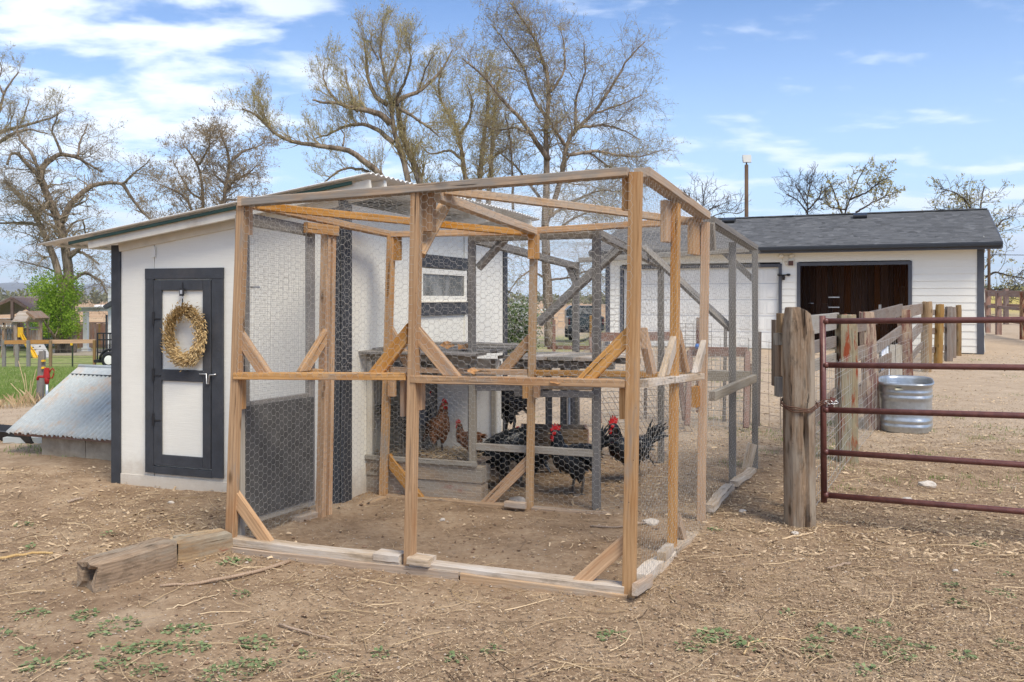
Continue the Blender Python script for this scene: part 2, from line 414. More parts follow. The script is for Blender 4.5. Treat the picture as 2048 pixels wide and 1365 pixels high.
def white_fn(c, dirtc, rib=160.0, dirt=0.35):
    def fn(N, b):
        g = N.geo('Position'); p = N.scaled(g, 1, 1, 1)
        strk = N.noise(N.scaled(g, 5, 5, 60), 1.0, 4, .6)
        tex = N.noise(N.scaled(g, 9, 9, rib), 1.0, 3, .6)
        big = N.noise(p, 1.7, 5, .6)
        col = N.mix(strk.step(.35, .75) * .25, c, [x * .86 for x in c])
        col = N.mix(big.step(.45, .8) * dirt, col, dirtc)
        x, y, z = N.xyz(g)
        splash = (N.noise(p, 9, 5, .7) * 0.34 - z).step(-0.12, 0.16) * .6
        col = N.mix(splash, col, (.42, .33, .24))
        spots = N.voro(p, 26).step(.10, .05) * N.noise(p, 3, 3).step(.58, .68) * .5
        col = N.mix(spots, col, [x * .5 for x in c])
        N.link(N.bump(tex, .35, .004), b.inputs['Normal'])
        return col
    return fn
WHITE = material('white_painted_boards', white_fn((.82, .80, .715), (.66, .63, .55)), .65, 0, .3)
WHITE_S = material('white_siding_paint', white_fn((.82, .80, .725), (.70, .69, .63), 30, .2), .55, 0, .3)
WHITE_D = plain('white_door_paint', (.80, .79, .745), .03, 2, .45)
CREAM = plain('cream_trim_paint', (.72, .68, .58), .08, 6, .6, dirt=(.38, .29, .2), dirt_amt=.5)
CHAR = plain('charcoal_trim_paint', (.048, .052, .060), .18, 9, .55, bump=.5, dirt=(.11, .10, .095), dirt_amt=.35)
CHAR_G = plain('slate_trim_paint', (.085, .09, .105), .1, 4, .55)
BLACKG = plain('black_gutter', (.018, .019, .022), .1, 4, .35, spec=.5)
GREENF = plain('green_flashing', (.010, .055, .038), .2, 5, .4, spec=.5)
DPANEL = plain('weathered_grey_plywood', (.095, .092, .087), .28, 13, .9, bump=.4, dirt=(.17, .165, .155), dirt_amt=.5)
CONC = plain('concrete', (.34, .29, .22), .2, 8, .9, bump=.6, dirt=(.17, .13, .09), dirt_amt=.6)
WIRE = plain('galvanised_wire', (.46, .44, .40), .15, 30, .5, .25)
WIRE_D = plain('dark_wire', (.16, .13, .11), .3, 30, .6, .3)
WIRE_R = plain('rusty_wire', (.13, .065, .045), .3, 20, .8, .1)
BLACK = plain('black_paint', (.02, .02, .022), .2, 8, .45)
STEEL = plain('bright_steel', (.6, .6, .6), .1, 10, .35, .8)
GLASSM = None
def gate_fn(N, b):
    g = N.geo('Position'); n = N.noise(g, 18, 6, .7)
    col = N.mix(n.step(.35, .7), (.105, .036, .030), (.165, .062, .048))
    col = N.mix(N.noise(g, 60, 4, .7).step(.66, .74) * .8, col, (.30, .16, .10))
    N.link(N.bump(N.noise(g, 120, 3), .12, .002), b.inputs['Normal']); return col
GATE = material('brown_red_gate_paint', gate_fn, .38, 0, .5)
def galv_fn(tint=(.46, .49, .51), rust=0.0, metal=.75):
    def fn(N, b):
        g = N.geo('Position'); n = N.voro(g, 38, out='Color'); k = N.noise(N.scaled(g, 5, 5, 5), 1.6, 6, .65) * .6 + .2
        nx, ny, nz_ = N.xyz(n)
        col = N.mix(nx * .5 + k * .4, [x * .84 for x in tint], [min(1, x * 1.12) for x in tint])
        col = N.mix(N.noise(g, 2.3, 5, .6).step(.55, .8) * .35, col, (.42, .40, .37))
        if rust:
            r = N.noise(N.scaled(g, 4, 4, 3), 1.1, 7, .72).step(.58 - rust * .1, .74)
            col = N.mix(r * .85, col, N.mix(N.noise(g, 12, 4), (.42, .25, .14), (.62, .50, .38)))
        return col
    return fn
GALV = material('galvanised_tank_steel', galv_fn(), .36, .75, .5)
TIN = material('old_corrugated_tin', galv_fn((.44, .475, .475), 1.0), .75, .08, .25)
TINROOF = material('white_roof_sheet', galv_fn((.80, .79, .745), .0), .6, .0, .3)
def shingle_fn(N, b):
    p = N.coord(); v = N.voro(N.scaled(N.geo('Position'), 5, 5, 9), 1.0, out='Color'); x, y, z = N.xyz(v)
    f = N.noise(N.geo('Position'), 120, 3, .7); col = N.mix(x, (.07, .072, .076), (.175, .179, .185))
    col = N.mix(N.attr('tint'), col, (.12, .123, .128)); N.link(N.bump(f, .5, .004), b.inputs['Normal'])
    return N.hsv(col, v=f * .9 + .55)
SHINGLE = material('grey_asphalt_shingles', shingle_fn, .95, 0, .1)
def glass_fn(N, b):
    g = N.geo('Position'); n = N.noise(g, 5, 6, .65); b.inputs['Specular IOR Level'].default_value = .5
    return N.mix(n.step(.4, .65), (.10, .105, .10), (.27, .275, .265))
GLASS = material('dusty_window_glass', glass_fn, .22, 0, .5)

def feather(name, a, c, scale=60, sheen=.35):
    def fn(N, b):
        p = N.coord(); n = N.noise(N.scaled(p, 1, 1, .6), scale, 4, .6); v = N.voro(N.scaled(p, 1.0, 1.4, 1.0), scale * .8)
        N.link(N.bump(v * .8 + n * .4, .6, .006), b.inputs['Normal'])
        return N.mix((n * .6 + v * .7).step(.3, .8), a, c)
    return material(name, fn, sheen, 0, .4)
F_BLACK = feather('black_feathers', (.006, .006, .008), (.018, .022, .026))
F_BROWN = feather('rust_brown_feathers', (.10, .035, .015), (.28, .12, .05), sheen=.6)
F_DARKB = feather('dark_brown_feathers', (.012, .006, .004), (.07, .028, .014))
F_WHITE = feather('white_feathers', (.5, .48, .45), (.75, .73, .70), sheen=.7)
F_GREY = feather('grey_barred_feathers', (.02, .02, .022), (.13, .125, .12), scale=90, sheen=.6)
COMB = plain('red_comb_skin', (.55, .018, .02), .25, 60, .5, spec=.4)
BEAKM = plain('horn_beak', (.30, .20, .09), .2, 40, .5)
SHANK = plain('grey_shank_skin', (.16, .14, .12), .2, 60, .6)
EYEM = plain('dark_eye', (.02, .008, .004), .1, 10, .15, spec=.6)

def bark_fn(a, c, sc_=6.0):
    def fn(N, b):
        g = N.geo('Position'); n = N.noise(N.scaled(g, 1, 1, .22), sc_, 6, .7); m_ = N.noise(g, .6, 3)
        N.link(N.bump(n, .9, .06), b.inputs['Normal']); return N.hsv(N.mix(n.step(.32, .68), a, c), v=m_ * .5 + .75)
    return fn
BARK = material('furrowed_bark', bark_fn((.10, .075, .055), (.33, .265, .20)), .95, 0, .1)
TWIG = material('twig_bark', bark_fn((.19, .15, .105), (.40, .33, .24)), .95, 0, .1)
TWIG_Y = material('willow_twigs', bark_fn((.28, .22, .12), (.50, .41, .24)), .95, 0, .1)
TWIG_D = material('dark_twigs', bark_fn((.045, .036, .03), (.12, .095, .075)), .95, 0, .1)
def leaf_m(name, a, c, tr=.35):
    def fn(N, b):
        t = N.attr('tint'); b.inputs['Subsurface Weight'].default_value = 0
        return N.mix(t, a, c)
    m = material(name, fn, .7, 0, .15); nt_ = m.node_tree
    pb = [n for n in nt_.nodes if n.type == 'BSDF_PRINCIPLED'][0]; outn = [n for n in nt_.nodes if n.type == 'OUTPUT_MATERIAL'][0]
    tb = nt_.nodes.new('ShaderNodeBsdfTranslucent'); mx = nt_.nodes.new('ShaderNodeMixShader'); mx.inputs[0].default_value = tr
    nt_.links.new(pb.inputs['Base Color'].links[0].from_socket, tb.inputs['Color'])
    nt_.links.new(pb.outputs[0], mx.inputs[1]); nt_.links.new(tb.outputs[0], mx.inputs[2]); nt_.links.new(mx.outputs[0], outn.inputs[0])
    return m
L_SPRING = leaf_m('young_yellow_green_leaf', (.34, .29, .14), (.50, .46, .20))
L_TAN = leaf_m('tan_catkins', (.22, .16, .09), (.40, .31, .18))
L_GREEN = leaf_m('bright_green_leaf', (.13, .24, .02), (.40, .55, .08), .5)
L_BUSH = leaf_m('bush_leaf', (.06, .11, .035), (.20, .26, .10))
L_FLOWER = leaf_m('white_blossom', (.6, .62, .58), (.8, .8, .77))
L_WEED = leaf_m('grey_green_weed_leaf', (.13, .185, .075), (.29, .35, .17), .2)
L_GRASS = leaf_m('grass_blade', (.11, .19, .035), (.33, .42, .13), .3)
L_STRAW = leaf_m('dry_straw', (.36, .25, .135), (.74, .57, .36), .1)
L_CHIP = leaf_m('wood_chip', (.18, .12, .07), (.68, .52, .34), .0)
L_LITTER = leaf_m('dry_litter', (.12, .08, .052), (.47, .35, .23), .0)
L_WHEAT = leaf_m('dried_wheat', (.33, .21, .075), (.74, .56, .30), .15)
L_FAR = leaf_m('far_spring_foliage', (.11, .12, .06), (.26, .26, .13), .2)
STONE = plain('pale_stone', (.50, .45, .39), .25, 30, .9, bump=.5)

def ground_fn(N, b):
    g = N.geo('Position'); x, y, z = N.xyz(g)
    r = x / y.max(1.0)
    big = N.noise(g, .55, 5, .6); mid = N.noise(g, 3.1, 6, .65); fine = N.noise(g, 26, 6, .72); grit = N.noise(g, 120, 4, .75)
    dirt = N.ramp(mid * .5 + fine * .5, [(.30, (.145, .098, .062)), (.5, (.325, .228, .145)), (.70, (.47, .36, .245))])
    dirt = N.mix(big.step(.44, .62) * .5 * mid.step(.65, .4), dirt, (.20, .130, .080)); dirt = N.mix(N.noise(g, .9, 4, .6).step(.56, .70) * .5, dirt, (.43, .335, .24))
    sand = N.ramp(fine * .6 + mid * .4, [(.3, (.32, .245, .17)), (.7, (.56, .45, .335))])
    edge = (mid - .5) * 3.0 + (big - .5) * 2.0
    yardm = (y + edge).step(7.6, 10.0)
    col = N.mix(yardm * .85, dirt, sand)
    spk = N.voro(N.scaled(g, 1, 1, 1), 42, out='Distance').step(.20, .05)
    col = N.mix(spk * N.noise(g, 7, 4).step(.46, .62) * .55, col, (.62, .49, .345))
    dk = N.noise(g, 44, 3, .6).step(.66, .74)
    col = N.mix(dk * .55, col, (.10, .062, .040))
    # grass to the west beyond the bare track, thin patches elsewhere
    grass = (y + edge).step(12.2, 13.2) * (r + (mid - .5) * .05).step(-.27, -.31) * (y + edge * 2).step(75, 58)
    gc = N.ramp(mid * .5 + fine * .5, [(.32, (.09, .135, .03)), (.48, (.17, .23, .06)), (.60, (.34, .31, .15))])
    col = N.mix(grass * (fine * .5 + .62), col, gc)
    midg = (y + edge * 3).step(30, 40) * (y + edge).step(64, 54) * r.step(.13, .10) * N.noise(g, .5, 4).step(.4, .56)
    col = N.mix(midg * .7, col, gc)
    tuft = N.noise(g, 1.4, 6, .75).step(.60, .72) * y.step(6.5, 9.5) * .6
    col = N.mix(tuft * r.step(.7, .1), col, (.16, .19, .06))
    # ploughed field beyond
    fld = (y + edge * 4).step(70, 95) * r.step(.3, .25)
    strip = N.noise(N.scaled(g, .002, .03, 1), 1.0, 5, .6)
    fc = N.ramp(strip, [(.3, (.31, .185, .10)), (.5, (.44, .29, .17)), (.7, (.54, .40, .25))])
    col = N.mix(fld, col, fc)
    rh = (y + edge * 3).step(36, 60) * r.step(.4, .46)
    rc = N.ramp(N.noise(N.scaled(g, .02, .06, 1), 1.0, 5, .6), [(.3, (.42, .31, .18)), (.55, (.45, .37, .10)), (.75, (.36, .33, .14))])
    col = N.mix(rh, col, rc)
    near = y.step(26, 8)
    h = (mid * .5 + fine * .45 + grit * .22) * near
    N.link(N.bump(h, .55, .05), b.inputs['Normal'])
    return col
GROUND = material('dry_earth', ground_fn, .97, 0, .08)

# ---------------------------------------------------------------- ground, hills, haze
def geo_steps(a, b, n): return list(np.geomspace(a, b, n))
xs = np.array([-x for x in geo_steps(40, 7000, 40)[::-1]] + list(np.arange(-39.5, -6, .5)) + list(np.arange(-6, 7, .05)) + list(np.arange(7, 40, .5)) + geo_steps(40, 7000, 40))
ys = np.array([-x for x in geo_steps(30, 7000, 14)[::-1]] + list(np.arange(-28, 2, 2.0)) + list(np.arange(2, 11, .05)) + list(np.arange(11, 62, .5)) + geo_steps(63, 7000, 60))
X, Y = np.meshgrid(xs, ys); Z = gz(X, Y)
# loose fine relief near the camera
rs = np.random.RandomState(4)
nearm = ((X > -6) & (X < 7) & (Y > 2) & (Y < 11))
nz_ = rs.normal(0, 1, X.shape)
sm_ = (nz_ + np.roll(nz_, 1, 0) + np.roll(nz_, 1, 1) + np.roll(nz_, -1, 0) + np.roll(nz_, -1, 1)) / 5
Z = Z + np.where(nearm, sm_ * .0065, 0)
nx_, ny_ = len(xs), len(ys); I = np.arange(nx_ * ny_).reshape(ny_, nx_)
Q = np.stack([I[:-1, :-1], I[:-1, 1:], I[1:, 1:], I[1:, :-1]], -1).reshape(-1, 4)
go = link('ground', np_mesh('ground', np.stack([X, Y, Z], -1), Q, GROUND, True), Matrix.Identity(4)); go['kind'] = 'structure'

HILLM = plain('far_hill_scrub', (.22, .19, .14), .4, .002, 1.0)
def ridge(name, y0, prof, seed, depth=1200):
    rs = np.random.RandomState(seed); us = np.linspace(-1500, 3500, 220)
    h = np.interp(us, [p[0] for p in prof], [p[1] for p in prof])
    for k in range(1, 7): h = h * (1 + .16 / k * np.sin(us / (260 / k ** 1.3) + rs.uniform(0, 6)))
    V = []
    for j, (f, k) in enumerate(((0, 0), (.25, .45), (.5, .85), (.75, 1.0), (1.0, .8))):
        y = y0 + depth * f
        for i, u in enumerate(us):
            x = (u - U0) / F * y0 * (1 + .12 * f); hz = h[i] / F * y0
            V.append((x, y, -6 + (hz + 6) * k * (1 + (.12 * math.sin(i * .9 + j * 2) if 0 < j else 0))))
    n = len(us); Q = [(j * n + i, j * n + i + 1, (j + 1) * n + i + 1, (j + 1) * n + i) for j in range(4) for i in range(n - 1)]
    o = wobj(name, V, np.array(Q), HILLM, smooth=True, kind='structure'); return o
ridge('hills', 4300, [(-1500, 40), (0, 34), (90, 30), (200, 16), (330, 10), (760, 5), (1200, 4), (3500, 10)], 3)
ridge('mountains', 5400, [(-1500, 60), (-100, 46), (40, 38), (120, 30), (240, 26), (400, 14), (800, 9), (1300, 6), (3500, 8)], 8, 1000)

hz = material('haze_air', lambda N, b: None)
nt2 = hz.node_tree; nt2.nodes.clear()
pv = nt2.nodes.new('ShaderNodeVolumePrincipled'); pv.inputs['Color'].default_value = (.72, .84, 1.0, 1); pv.inputs['Density'].default_value = 1.6e-4; pv.inputs['Anisotropy'].default_value = .1
mo = nt2.nodes.new('ShaderNodeOutputMaterial'); nt2.links.new(pv.outputs[0], mo.inputs['Volume'])
hx = wobj('haze', *cube_vf((0, 0, 197), 15000, 15000, 410), hz, kind='stuff')
# ---------------------------------------------------------------- the small shed
SA = (.94, -.34); SB = (.34, .94)
FL = Vector((-3.23, 7.13)); WID = 2.10; LEN = 3.44
FR = FL + Vector(SA) * WID; BR = FR + Vector(SB) * LEN
PF = Plane(FL, SA, (-.34, -.94)); PS = Plane(FR, SB, (.94, -.34)); PLf = Plane(FL, SB, (-.94, .34)); PB = Plane(FL + Vector(SB) * LEN, SA, (.34, .94))
shed = root('chicken_shed', 'small white shed with charcoal door, corner boards and sloping tin roof behind the timber run', 'shed', (FL.x, FL.y, 0))
zL, zR = 1.95, 2.25
def ztop(s): return zL + (zR - zL) * s / WID
def slant_panel(P, s0, s1, z0, zt0, zt1, m, name, par, n0=0.0, n1=.016):
    V = [P.p(s0, z0, n0), P.p(s1, z0, n0), P.p(s1, zt1, n0), P.p(s0, zt0, n0), P.p(s0, z0, n1), P.p(s1, z0, n1), P.p(s1, zt1, n1), P.p(s0, zt0, n1)]
    Fq = np.array([[0, 3, 2, 1], [4, 5, 6, 7], [0, 1, 5, 4], [1, 2, 6, 5], [2, 3, 7, 6], [3, 0, 4, 7]])
    return wobj(name, [tuple(v) for v in V], Fq, m, par)
# hidden core so light does not leak, then the sheets of boarding
sd0, sd1 = PF.s_of(297), PF.s_of(452); zd1 = PF.z_of(300, 538); zd0 = PF.z_of(300, 943)
sj = PF.s_of(312)
slant_panel(PF, .075, sj - .004, -.02, ztop(.075) - .03, ztop(sj) - .03, WHITE, 'wall_panel', shed)
slant_panel(PF, sj + .004, WID - .02, -.02, ztop(sj) - .03, ztop(WID) - .03, WHITE, 'wall_panel', shed, .002, .018)
pbox(PF, sj - .018, sj + .02, zd1 + .09, ztop(sj) - .10, .018, .034, WHITE, 'batten', shed)
board('frieze_board', PF.p(.07, ztop(.07) - .045, .03), PF.p(WID, ztop(WID) - .045, .03), (0, 0, 1), .075, .02, CREAM, shed)
pbox(PF, -.02, .075, -.02, zL - .02, -.002, .030, CHAR, 'corner_board', shed)
pbox(PF, WID - .11, WID + .012, -.02, zR - .03, .019, .036, CHAR, 'corner_board', shed)
pbox(PF, .076, WID - .02, -.03, .085, .019, .026, WHITE, 'skirting_board', shed)
for k in range(3):
    a0, a1 = .02 + k * (LEN - .04) / 3, .02 + (k + 1) * (LEN - .04) / 3 - .006
    pbox(PS, a0, a1, -.02, zR - .05, 0, .016 + .001 * k, WHITE, 'wall_panel', shed)
    if k: pbox(PS, a0 - .025, a0 + .02, .0, zR - .06, .019, .032, WHITE, 'batten', shed)
pbox(PS, -.032, .10, -.02, zR - .03, .0175, .038, CHAR, 'corner_board', shed)
pbox(PS, LEN - .10, LEN + .01, -.02, zR - .06, .0185, .038, CHAR, 'corner_board', shed)
pbox(PLf, 0, LEN, -.02, zL - .02, -.02, 0, WHITE, 'wall_panel', shed)
slant_panel(PB, 0, WID, -.02, zL, zR - .03, WHITE, 'wall_panel', shed, -.02, 0)
# door with its casing
T = .085
def dtrim(s0, s1, z0, z1, n0=.020, n1=.040, nm='door_casing', m=CHAR): return pbox(PF, s0, s1, z0, z1, n0, n1, m, nm, shed)
dtrim(sd0, sd0 + T, zd0, zd1 - T); dtrim(sd1 - T - .02, sd1, zd0, zd1 - T); dtrim(sd0, sd1, zd1 - T, zd1)
dtrim(sd0 + T, sd1 - T - .02, zd0 - .005, zd0 + .055, nm='door_sill')
di0, di1, dz0, dz1 = sd0 + T + .006, sd1 - T - .026, zd0 + .065, zd1 - T - .008
door = slant_panel(PF, di0, di1, dz0, dz1, dz1, WHITE, 'door', shed, .0185, .026)
sw = .075; zm = PF.z_of(375, 751)
for (a0, a1, b0, b1) in ((di0, di0 + sw, dz0, dz1), (di1 - sw, di1, dz0, dz1), (di0 + sw, di1 - sw, dz1 - sw * 1.1, dz1), (di0 + sw, di1 - sw, dz0, dz0 + .085), (di0 + sw, di1 - sw, zm - .045, zm + .045)):
    pbox(PF, a0, a1, b0, b1, .0265, .044, CHAR, 'door_rail', door)
for zz_ in (dz1 - .30, zm, dz0 + .36):
    h = pbox(PF, di0 - .012, di0 + .010, zz_ - .05, zz_ + .05, .044, .053, BLACK, 'hinge', door)
    pbox(PF, di0 + .011, di0 + .07, zz_ - .012, zz_ + .0, .0445, .05, BLACK, 'hinge_strap', door)
q = lambda s, z, n=.055: PF.p(s, z, n)
tube_obj('latch', [q(di1 - .095, zm + .02), q(di1 - .03, zm + .02), q(di1 - .026, zm - .055), q(di1 - .005, zm - .055), q(di1, zm + .015), q(di1 + .06, zm + .02)], .0055, STEEL, door, 6)
# roof sheets, rafters, flashing
def roofp(s, t, dz=0.0):
    p = FL + Vector(SA) * s + Vector(SB) * t; return Vector((p.x, p.y, zL + .075 + (zR - zL) * s / WID + dz))
corrugated('roof_sheet', roofp(-.60, -.22), roofp(-.60, LEN + .2), roofp(WID + .36, -.22), roofp(WID + .36, LEN + .2), .076, .009, TINROOF, shed)
board('roof_flashing', roofp(-.30, -.185, -.038), roofp(WID + .20, -.185, -.038), (0, 0, 1), .026, .012, GREENF, shed)
board('rake_board', roofp(-.12, -.15, -.075), roofp(WID + .33, -.15, -.075), (0, 0, 1), .075, .03, CREAM, shed)
for t in (.06, 1.14, 2.25, LEN - .06): board('rafter', roofp(-.05 if t > .1 else .1, t, -.072), roofp(WID + .34, t, -.072), (0, 0, 1), .11, .04, WHITE, shed)
board('eave_purlin', roofp(-.5, -.1, -.02), roofp(-.5, LEN + .1, -.02), (0, 0, 1), .02, .03, CREAM, shed)
board('ridge_purlin', roofp(WID + .2, -.1, -.02), roofp(WID + .2, LEN + .1, -.02), (0, 0, 1), .02, .03, CREAM, shed)
# window in the long side
w0, w1 = PS.s_of(820), PS.s_of(938); wt, wb = PS.z_of(820, 506), PS.z_of(938, 628)
cs = .115
pbox(PS, w0, w1, wt - cs, wt, .019, .040, CHAR, 'window_casing', shed); pbox(PS, w0, w1, wb, wb + cs, .019, .040, CHAR, 'window_casing', shed)
pbox(PS, w0, w0 + cs, wb + cs, wt - cs, .019, .040, CHAR, 'window_casing', shed); pbox(PS, w1 - cs, w1, wb + cs, wt - cs, .019, .040, CHAR, 'window_casing', shed)
i0, i1, j0, j1 = w0 + cs + .01, w1 - cs - .02, wb + cs + .01, wt - cs - .01
win = pbox(PS, i0 + .01, i1 - .01, j0 + .01, j1 - .01, .019, .022, GLASS, 'window_pane', shed)
for (a0, a1, b0, b1) in ((i0, i1, j1 - .05, j1), (i0, i1, j0, j0 + .05), (i0, i0 + .06, j0 + .05, j1 - .05), (i1 - .06, i1, j0 + .05, j1 - .05)): pbox(PS, a0, a1, b0, b1, .023, .036, WHITE, 'window_frame', win)
board('window_drip_edge', PS.p(i0, j0 - .004, .04), PS.p(i1, j0 - .004, .04), (0, 0, 1), .012, .02, CREAM, win)

# dried wreath hanging on the door
wc = PF.hit(371, 671, .075); wr = root('wreath', 'oval wreath of dried golden wheat hanging on the shed door', 'wreath', tuple(wc))
rs = np.random.RandomState(9); nW = 3600
th = rs.uniform(0, 2 * np.pi, nW); rr = rs.normal(0, 1, nW) * .024; dd = rs.uniform(-.5, 1, nW) * .032
Rx, Rz = .150, .188
a3 = np.array([SA[0], SA[1], 0]); n3 = np.array([-SB[0], -SB[1], 0]); up3 = np.array([0, 0, 1.])
ctr = (np.cos(th) * (Rx + rr))[:, None] * a3 + (np.sin(th) * (Rz + rr))[:, None] * up3 + (dd)[:, None] * n3
tang = (-np.sin(th))[:, None] * a3 + np.cos(th)[:, None] * up3; rad = np.cos(th)[:, None] * a3 + np.sin(th)[:, None] * up3
flow = np.where(np.cos(th) < 0, 1, 1)[:, None]
dirv = -tang * .75 * flow + rad * (rs.uniform(-.3, 1.0, nW))[:, None] + n3 * rs.uniform(.0, .7, nW)[:, None] + rs.normal(0, .22, (nW, 3)); dirv /= np.linalg.norm(dirv, axis=1)[:, None]
sidev = np.cross(dirv, rs.normal(0, 1, (nW, 3))); sidev /= np.linalg.norm(sidev, axis=1)[:, None]; third = np.cross(dirv, sidev)
Ls = rs.uniform(.022, .045, nW)[:, None]; ww = rs.uniform(.0035, .0065, nW)[:, None]
V = np.stack([ctr, ctr + dirv * Ls * .5 + sidev * ww, ctr + dirv * Ls, ctr + dirv * Ls * .5 - sidev * ww, ctr + dirv * Ls * .5 + third * ww], 1)
b5 = np.arange(nW)[:, None] * 5
Fc = np.concatenate([b5 + [[0, 1, 4]], b5 + [[1, 2, 4]], b5 + [[2, 3, 4]], b5 + [[3, 0, 4]]])
tint = np.clip(.55 + .25 * np.cos(th + .9) + rs.normal(0, .22, nW), 0, 1)
wobj('wheat_ears', V.reshape(-1, 3) + np.array(wc), Fc, L_WHEAT, wr, attr=np.repeat(tint, 5), kind='stuff')
ring = [tuple(np.array(wc) + np.cos(t) * Rx * a3 + np.sin(t) * Rz * up3) for t in np.linspace(0, 2 * np.pi, 33)]
tube_obj('wreath_ring', ring, .02, plain('straw_core', (.25, .16, .07), .3, 30), wr, 8)
hk = root('wreath_hanger', 'black metal strap and clasp holding the wreath at the top of the door', 'hanger', tuple(PF.p(PF.s_of(374), dz1 - .1, .05)))
s_ = PF.s_of(373.5)
pbox(PF, s_ - .005, s_ + .005, wc.z + Rz - .01, dz1 - .02, .046, .050, BLACK, 'strap', hk)
pbox(PF, s_ - .020, s_ + .022, dz1 - .125, dz1 - .065, .0505, .064, BLACK, 'clasp', hk)
pbox(PF, s_ - .010, s_ + .012, dz1 - .110, dz1 - .08, .0645, .067, STEEL, 'buckle_plate', hk)
pbox(PF, s_ - .002, s_ + .016, dz1 - .145, dz1 - .127, .0505, .060, STEEL, 'buckle_plate', hk)

# ---------------------------------------------------------------- low tin-roofed cellar hatch at the left
E0 = Vector((-4.86, 8.40)); EA = Vector((.93, -.37)).normalized(); EB = Vector(SB)
tin = root('cellar_hatch', 'low lean-to of rusting corrugated tin on a concrete kerb left of the shed', 'cellar hatch', (E0.x, E0.y, 0))
def tp(s, t, z): p = E0 + EA * s + EB * t; return Vector((p.x, p.y, z))
LT = 1.92; RT = .84; z0_, z1_ = .215, .755
corrugated('tin_sheet', tp(0, 0, z0_), tp(LT * .5, 0, z0_), tp(0, RT, z1_), tp(LT * .5, RT, z1_), .056, .0125, TIN, tin, rag=.01, seed=1)
corrugated('tin_sheet', tp(LT * .5 - .02, -.01, z0_ + .004), tp(LT, -.01, z0_ + .004), tp(LT * .5 - .02, RT, z1_ + .004), tp(LT, RT, z1_ + .004), .056, .0125, TIN, tin, rag=.01, seed=2)
corrugated('tin_patch', tp(1.02, .25, z0_ + .175), tp(LT, .25, z0_ + .175), tp(1.02, .62, z0_ + .415), tp(LT, .62, z0_ + .415), .056, .0125, TIN, tin, seed=6)
board('ridge_cap', tp(.02, RT - .035, z1_ - .002), tp(LT, RT - .035, z1_ - .002), (EB.x, EB.y, .64), .13, .006, TIN, tin)
tube_obj('ridge_roll', [tp(.02, RT + .02, z1_ + .03), tp(LT, RT + .02, z1_ + .03)], .022, TIN, tin, 8)
PE = Plane(E0 + EA * .36 + EB * .10, tuple(EA), (-EB.x, -EB.y))
for k in range(3): pbox(PE, k * .56, min(k * .56 + .552, LT - .36), -.03, .205 + .04, -.12, 0, CONC, 'kerb_block', tin)
PE2 = Plane(E0 + EA * .36 + EB * .10, tuple(EB), (-EA.x, -EA.y))
V = [PE2.p(.0, -.03, -.12), PE2.p(.72, -.03, -.12), PE2.p(.72, .70, -.12), PE2.p(.0, .225, -.12), PE2.p(.0, -.03, 0), PE2.p(.72, -.03, 0), PE2.p(.72, .70, 0), PE2.p(.0, .225, 0)]
wobj('side_cheek', [tuple(v) for v in V], np.array([[0, 3, 2, 1], [4, 5, 6, 7], [0, 1, 5, 4], [1, 2, 6, 5], [2, 3, 7, 6], [3, 0, 4, 7]]), CONC, tin)
board('fascia_strip', tp(.08, .035, z0_ - .012), tp(LT - .05, .035, z0_ - .012), (0, 0, 1), .035, .02, REDRAIL, tin)
# things lying behind the hatch's left end
tr = root('black_trough', 'long black plastic trough lying at the left edge beside the tin hatch', 'trough', tuple(at(20, 870, 9.3)))
V = []; Q = []
for (u, Yc) in ((-160, 9.9), (84, 9.15)):
    c = at(u, 0, Yc); z = G(c.x, c.y)
    for (oy, oz) in ((-.13, 0), (-.17, .11), (-.15, .115), (-.11, .02), (.11, .02), (.15, .115), (.17, .11), (.13, 0)): V.append((c.x + oy * .3, c.y + oy, z + oz))
Q = [(i, (i + 1) % 8, 8 + (i + 1) % 8, 8 + i) for i in range(8)]
wobj('trough_body', V, [np.array(Q), np.array([[7, 6, 5, 4, 3, 2, 1, 0]]), np.array([[8, 9, 10, 11, 12, 13, 14, 15]])], BLACK, tr)
tr.location = (0, 0, 0); WM[tr.name] = Matrix.Identity(4)
for c in tr.children: c.matrix_basis = WM[c.name]
c = at(66, 881, 9.2)
lid = wobj('pale_lid', *cube_vf((c.x, c.y, G(c.x, c.y) + .03), .46, .3, .06), plain('pale_plastic', (.45, .48, .47), .05, 5), None)
tag(lid, 'pale grey flat tub lid lying on the dirt under the tin eave', 'lid')

# ---------------------------------------------------------------- low timber-framed coop against the shed
K0 = Vector((-1.12, 6.74)); PK = Plane(K0, SA, (-SB[0], -SB[1])); KD = .62; KW = .90
coop = root('coop_box', 'low weathered hen coop with mesh front on a sleeper base against the shed side', 'coop', (K0.x, K0.y, 0))
pbox(PK, -.02, KW + .05, .0, .14, -.14, 0, TIE, 'base_sleeper', coop); pbox(PK, -.02, KW + .06, .142, .262, -.15, .01, TIE, 'base_sleeper', coop)
for k in range(3): pbox(PK, 0, KW, .263, .281, -KD + k * .205, -KD + k * .205 + .20, RAIL_G, 'floor_board', coop)
pbox(PK, .0, .045, .263, 1.02, -.045, 0, CREAM, 'frame_stile', coop); pbox(PK, .345, .40, .281, 1.0, -.045, 0, WHITE, 'frame_stile', coop)
pbox(PK, KW - .05, KW, .281, 1.02, -.045, 0, GREY_L, 'frame_stile', coop)
pbox(PK, .0, KW, 1.021, 1.075, -.045, .0, GREY_L, 'frame_rail', coop); pbox(PK, .0, KW + .02, .264, .300, .001, .03, GREY_L, 'frame_rail', coop)
pbox(PK, .045, .345, .93, 1.018, -.04, -.005, GREY_W, 'frame_rail', coop)
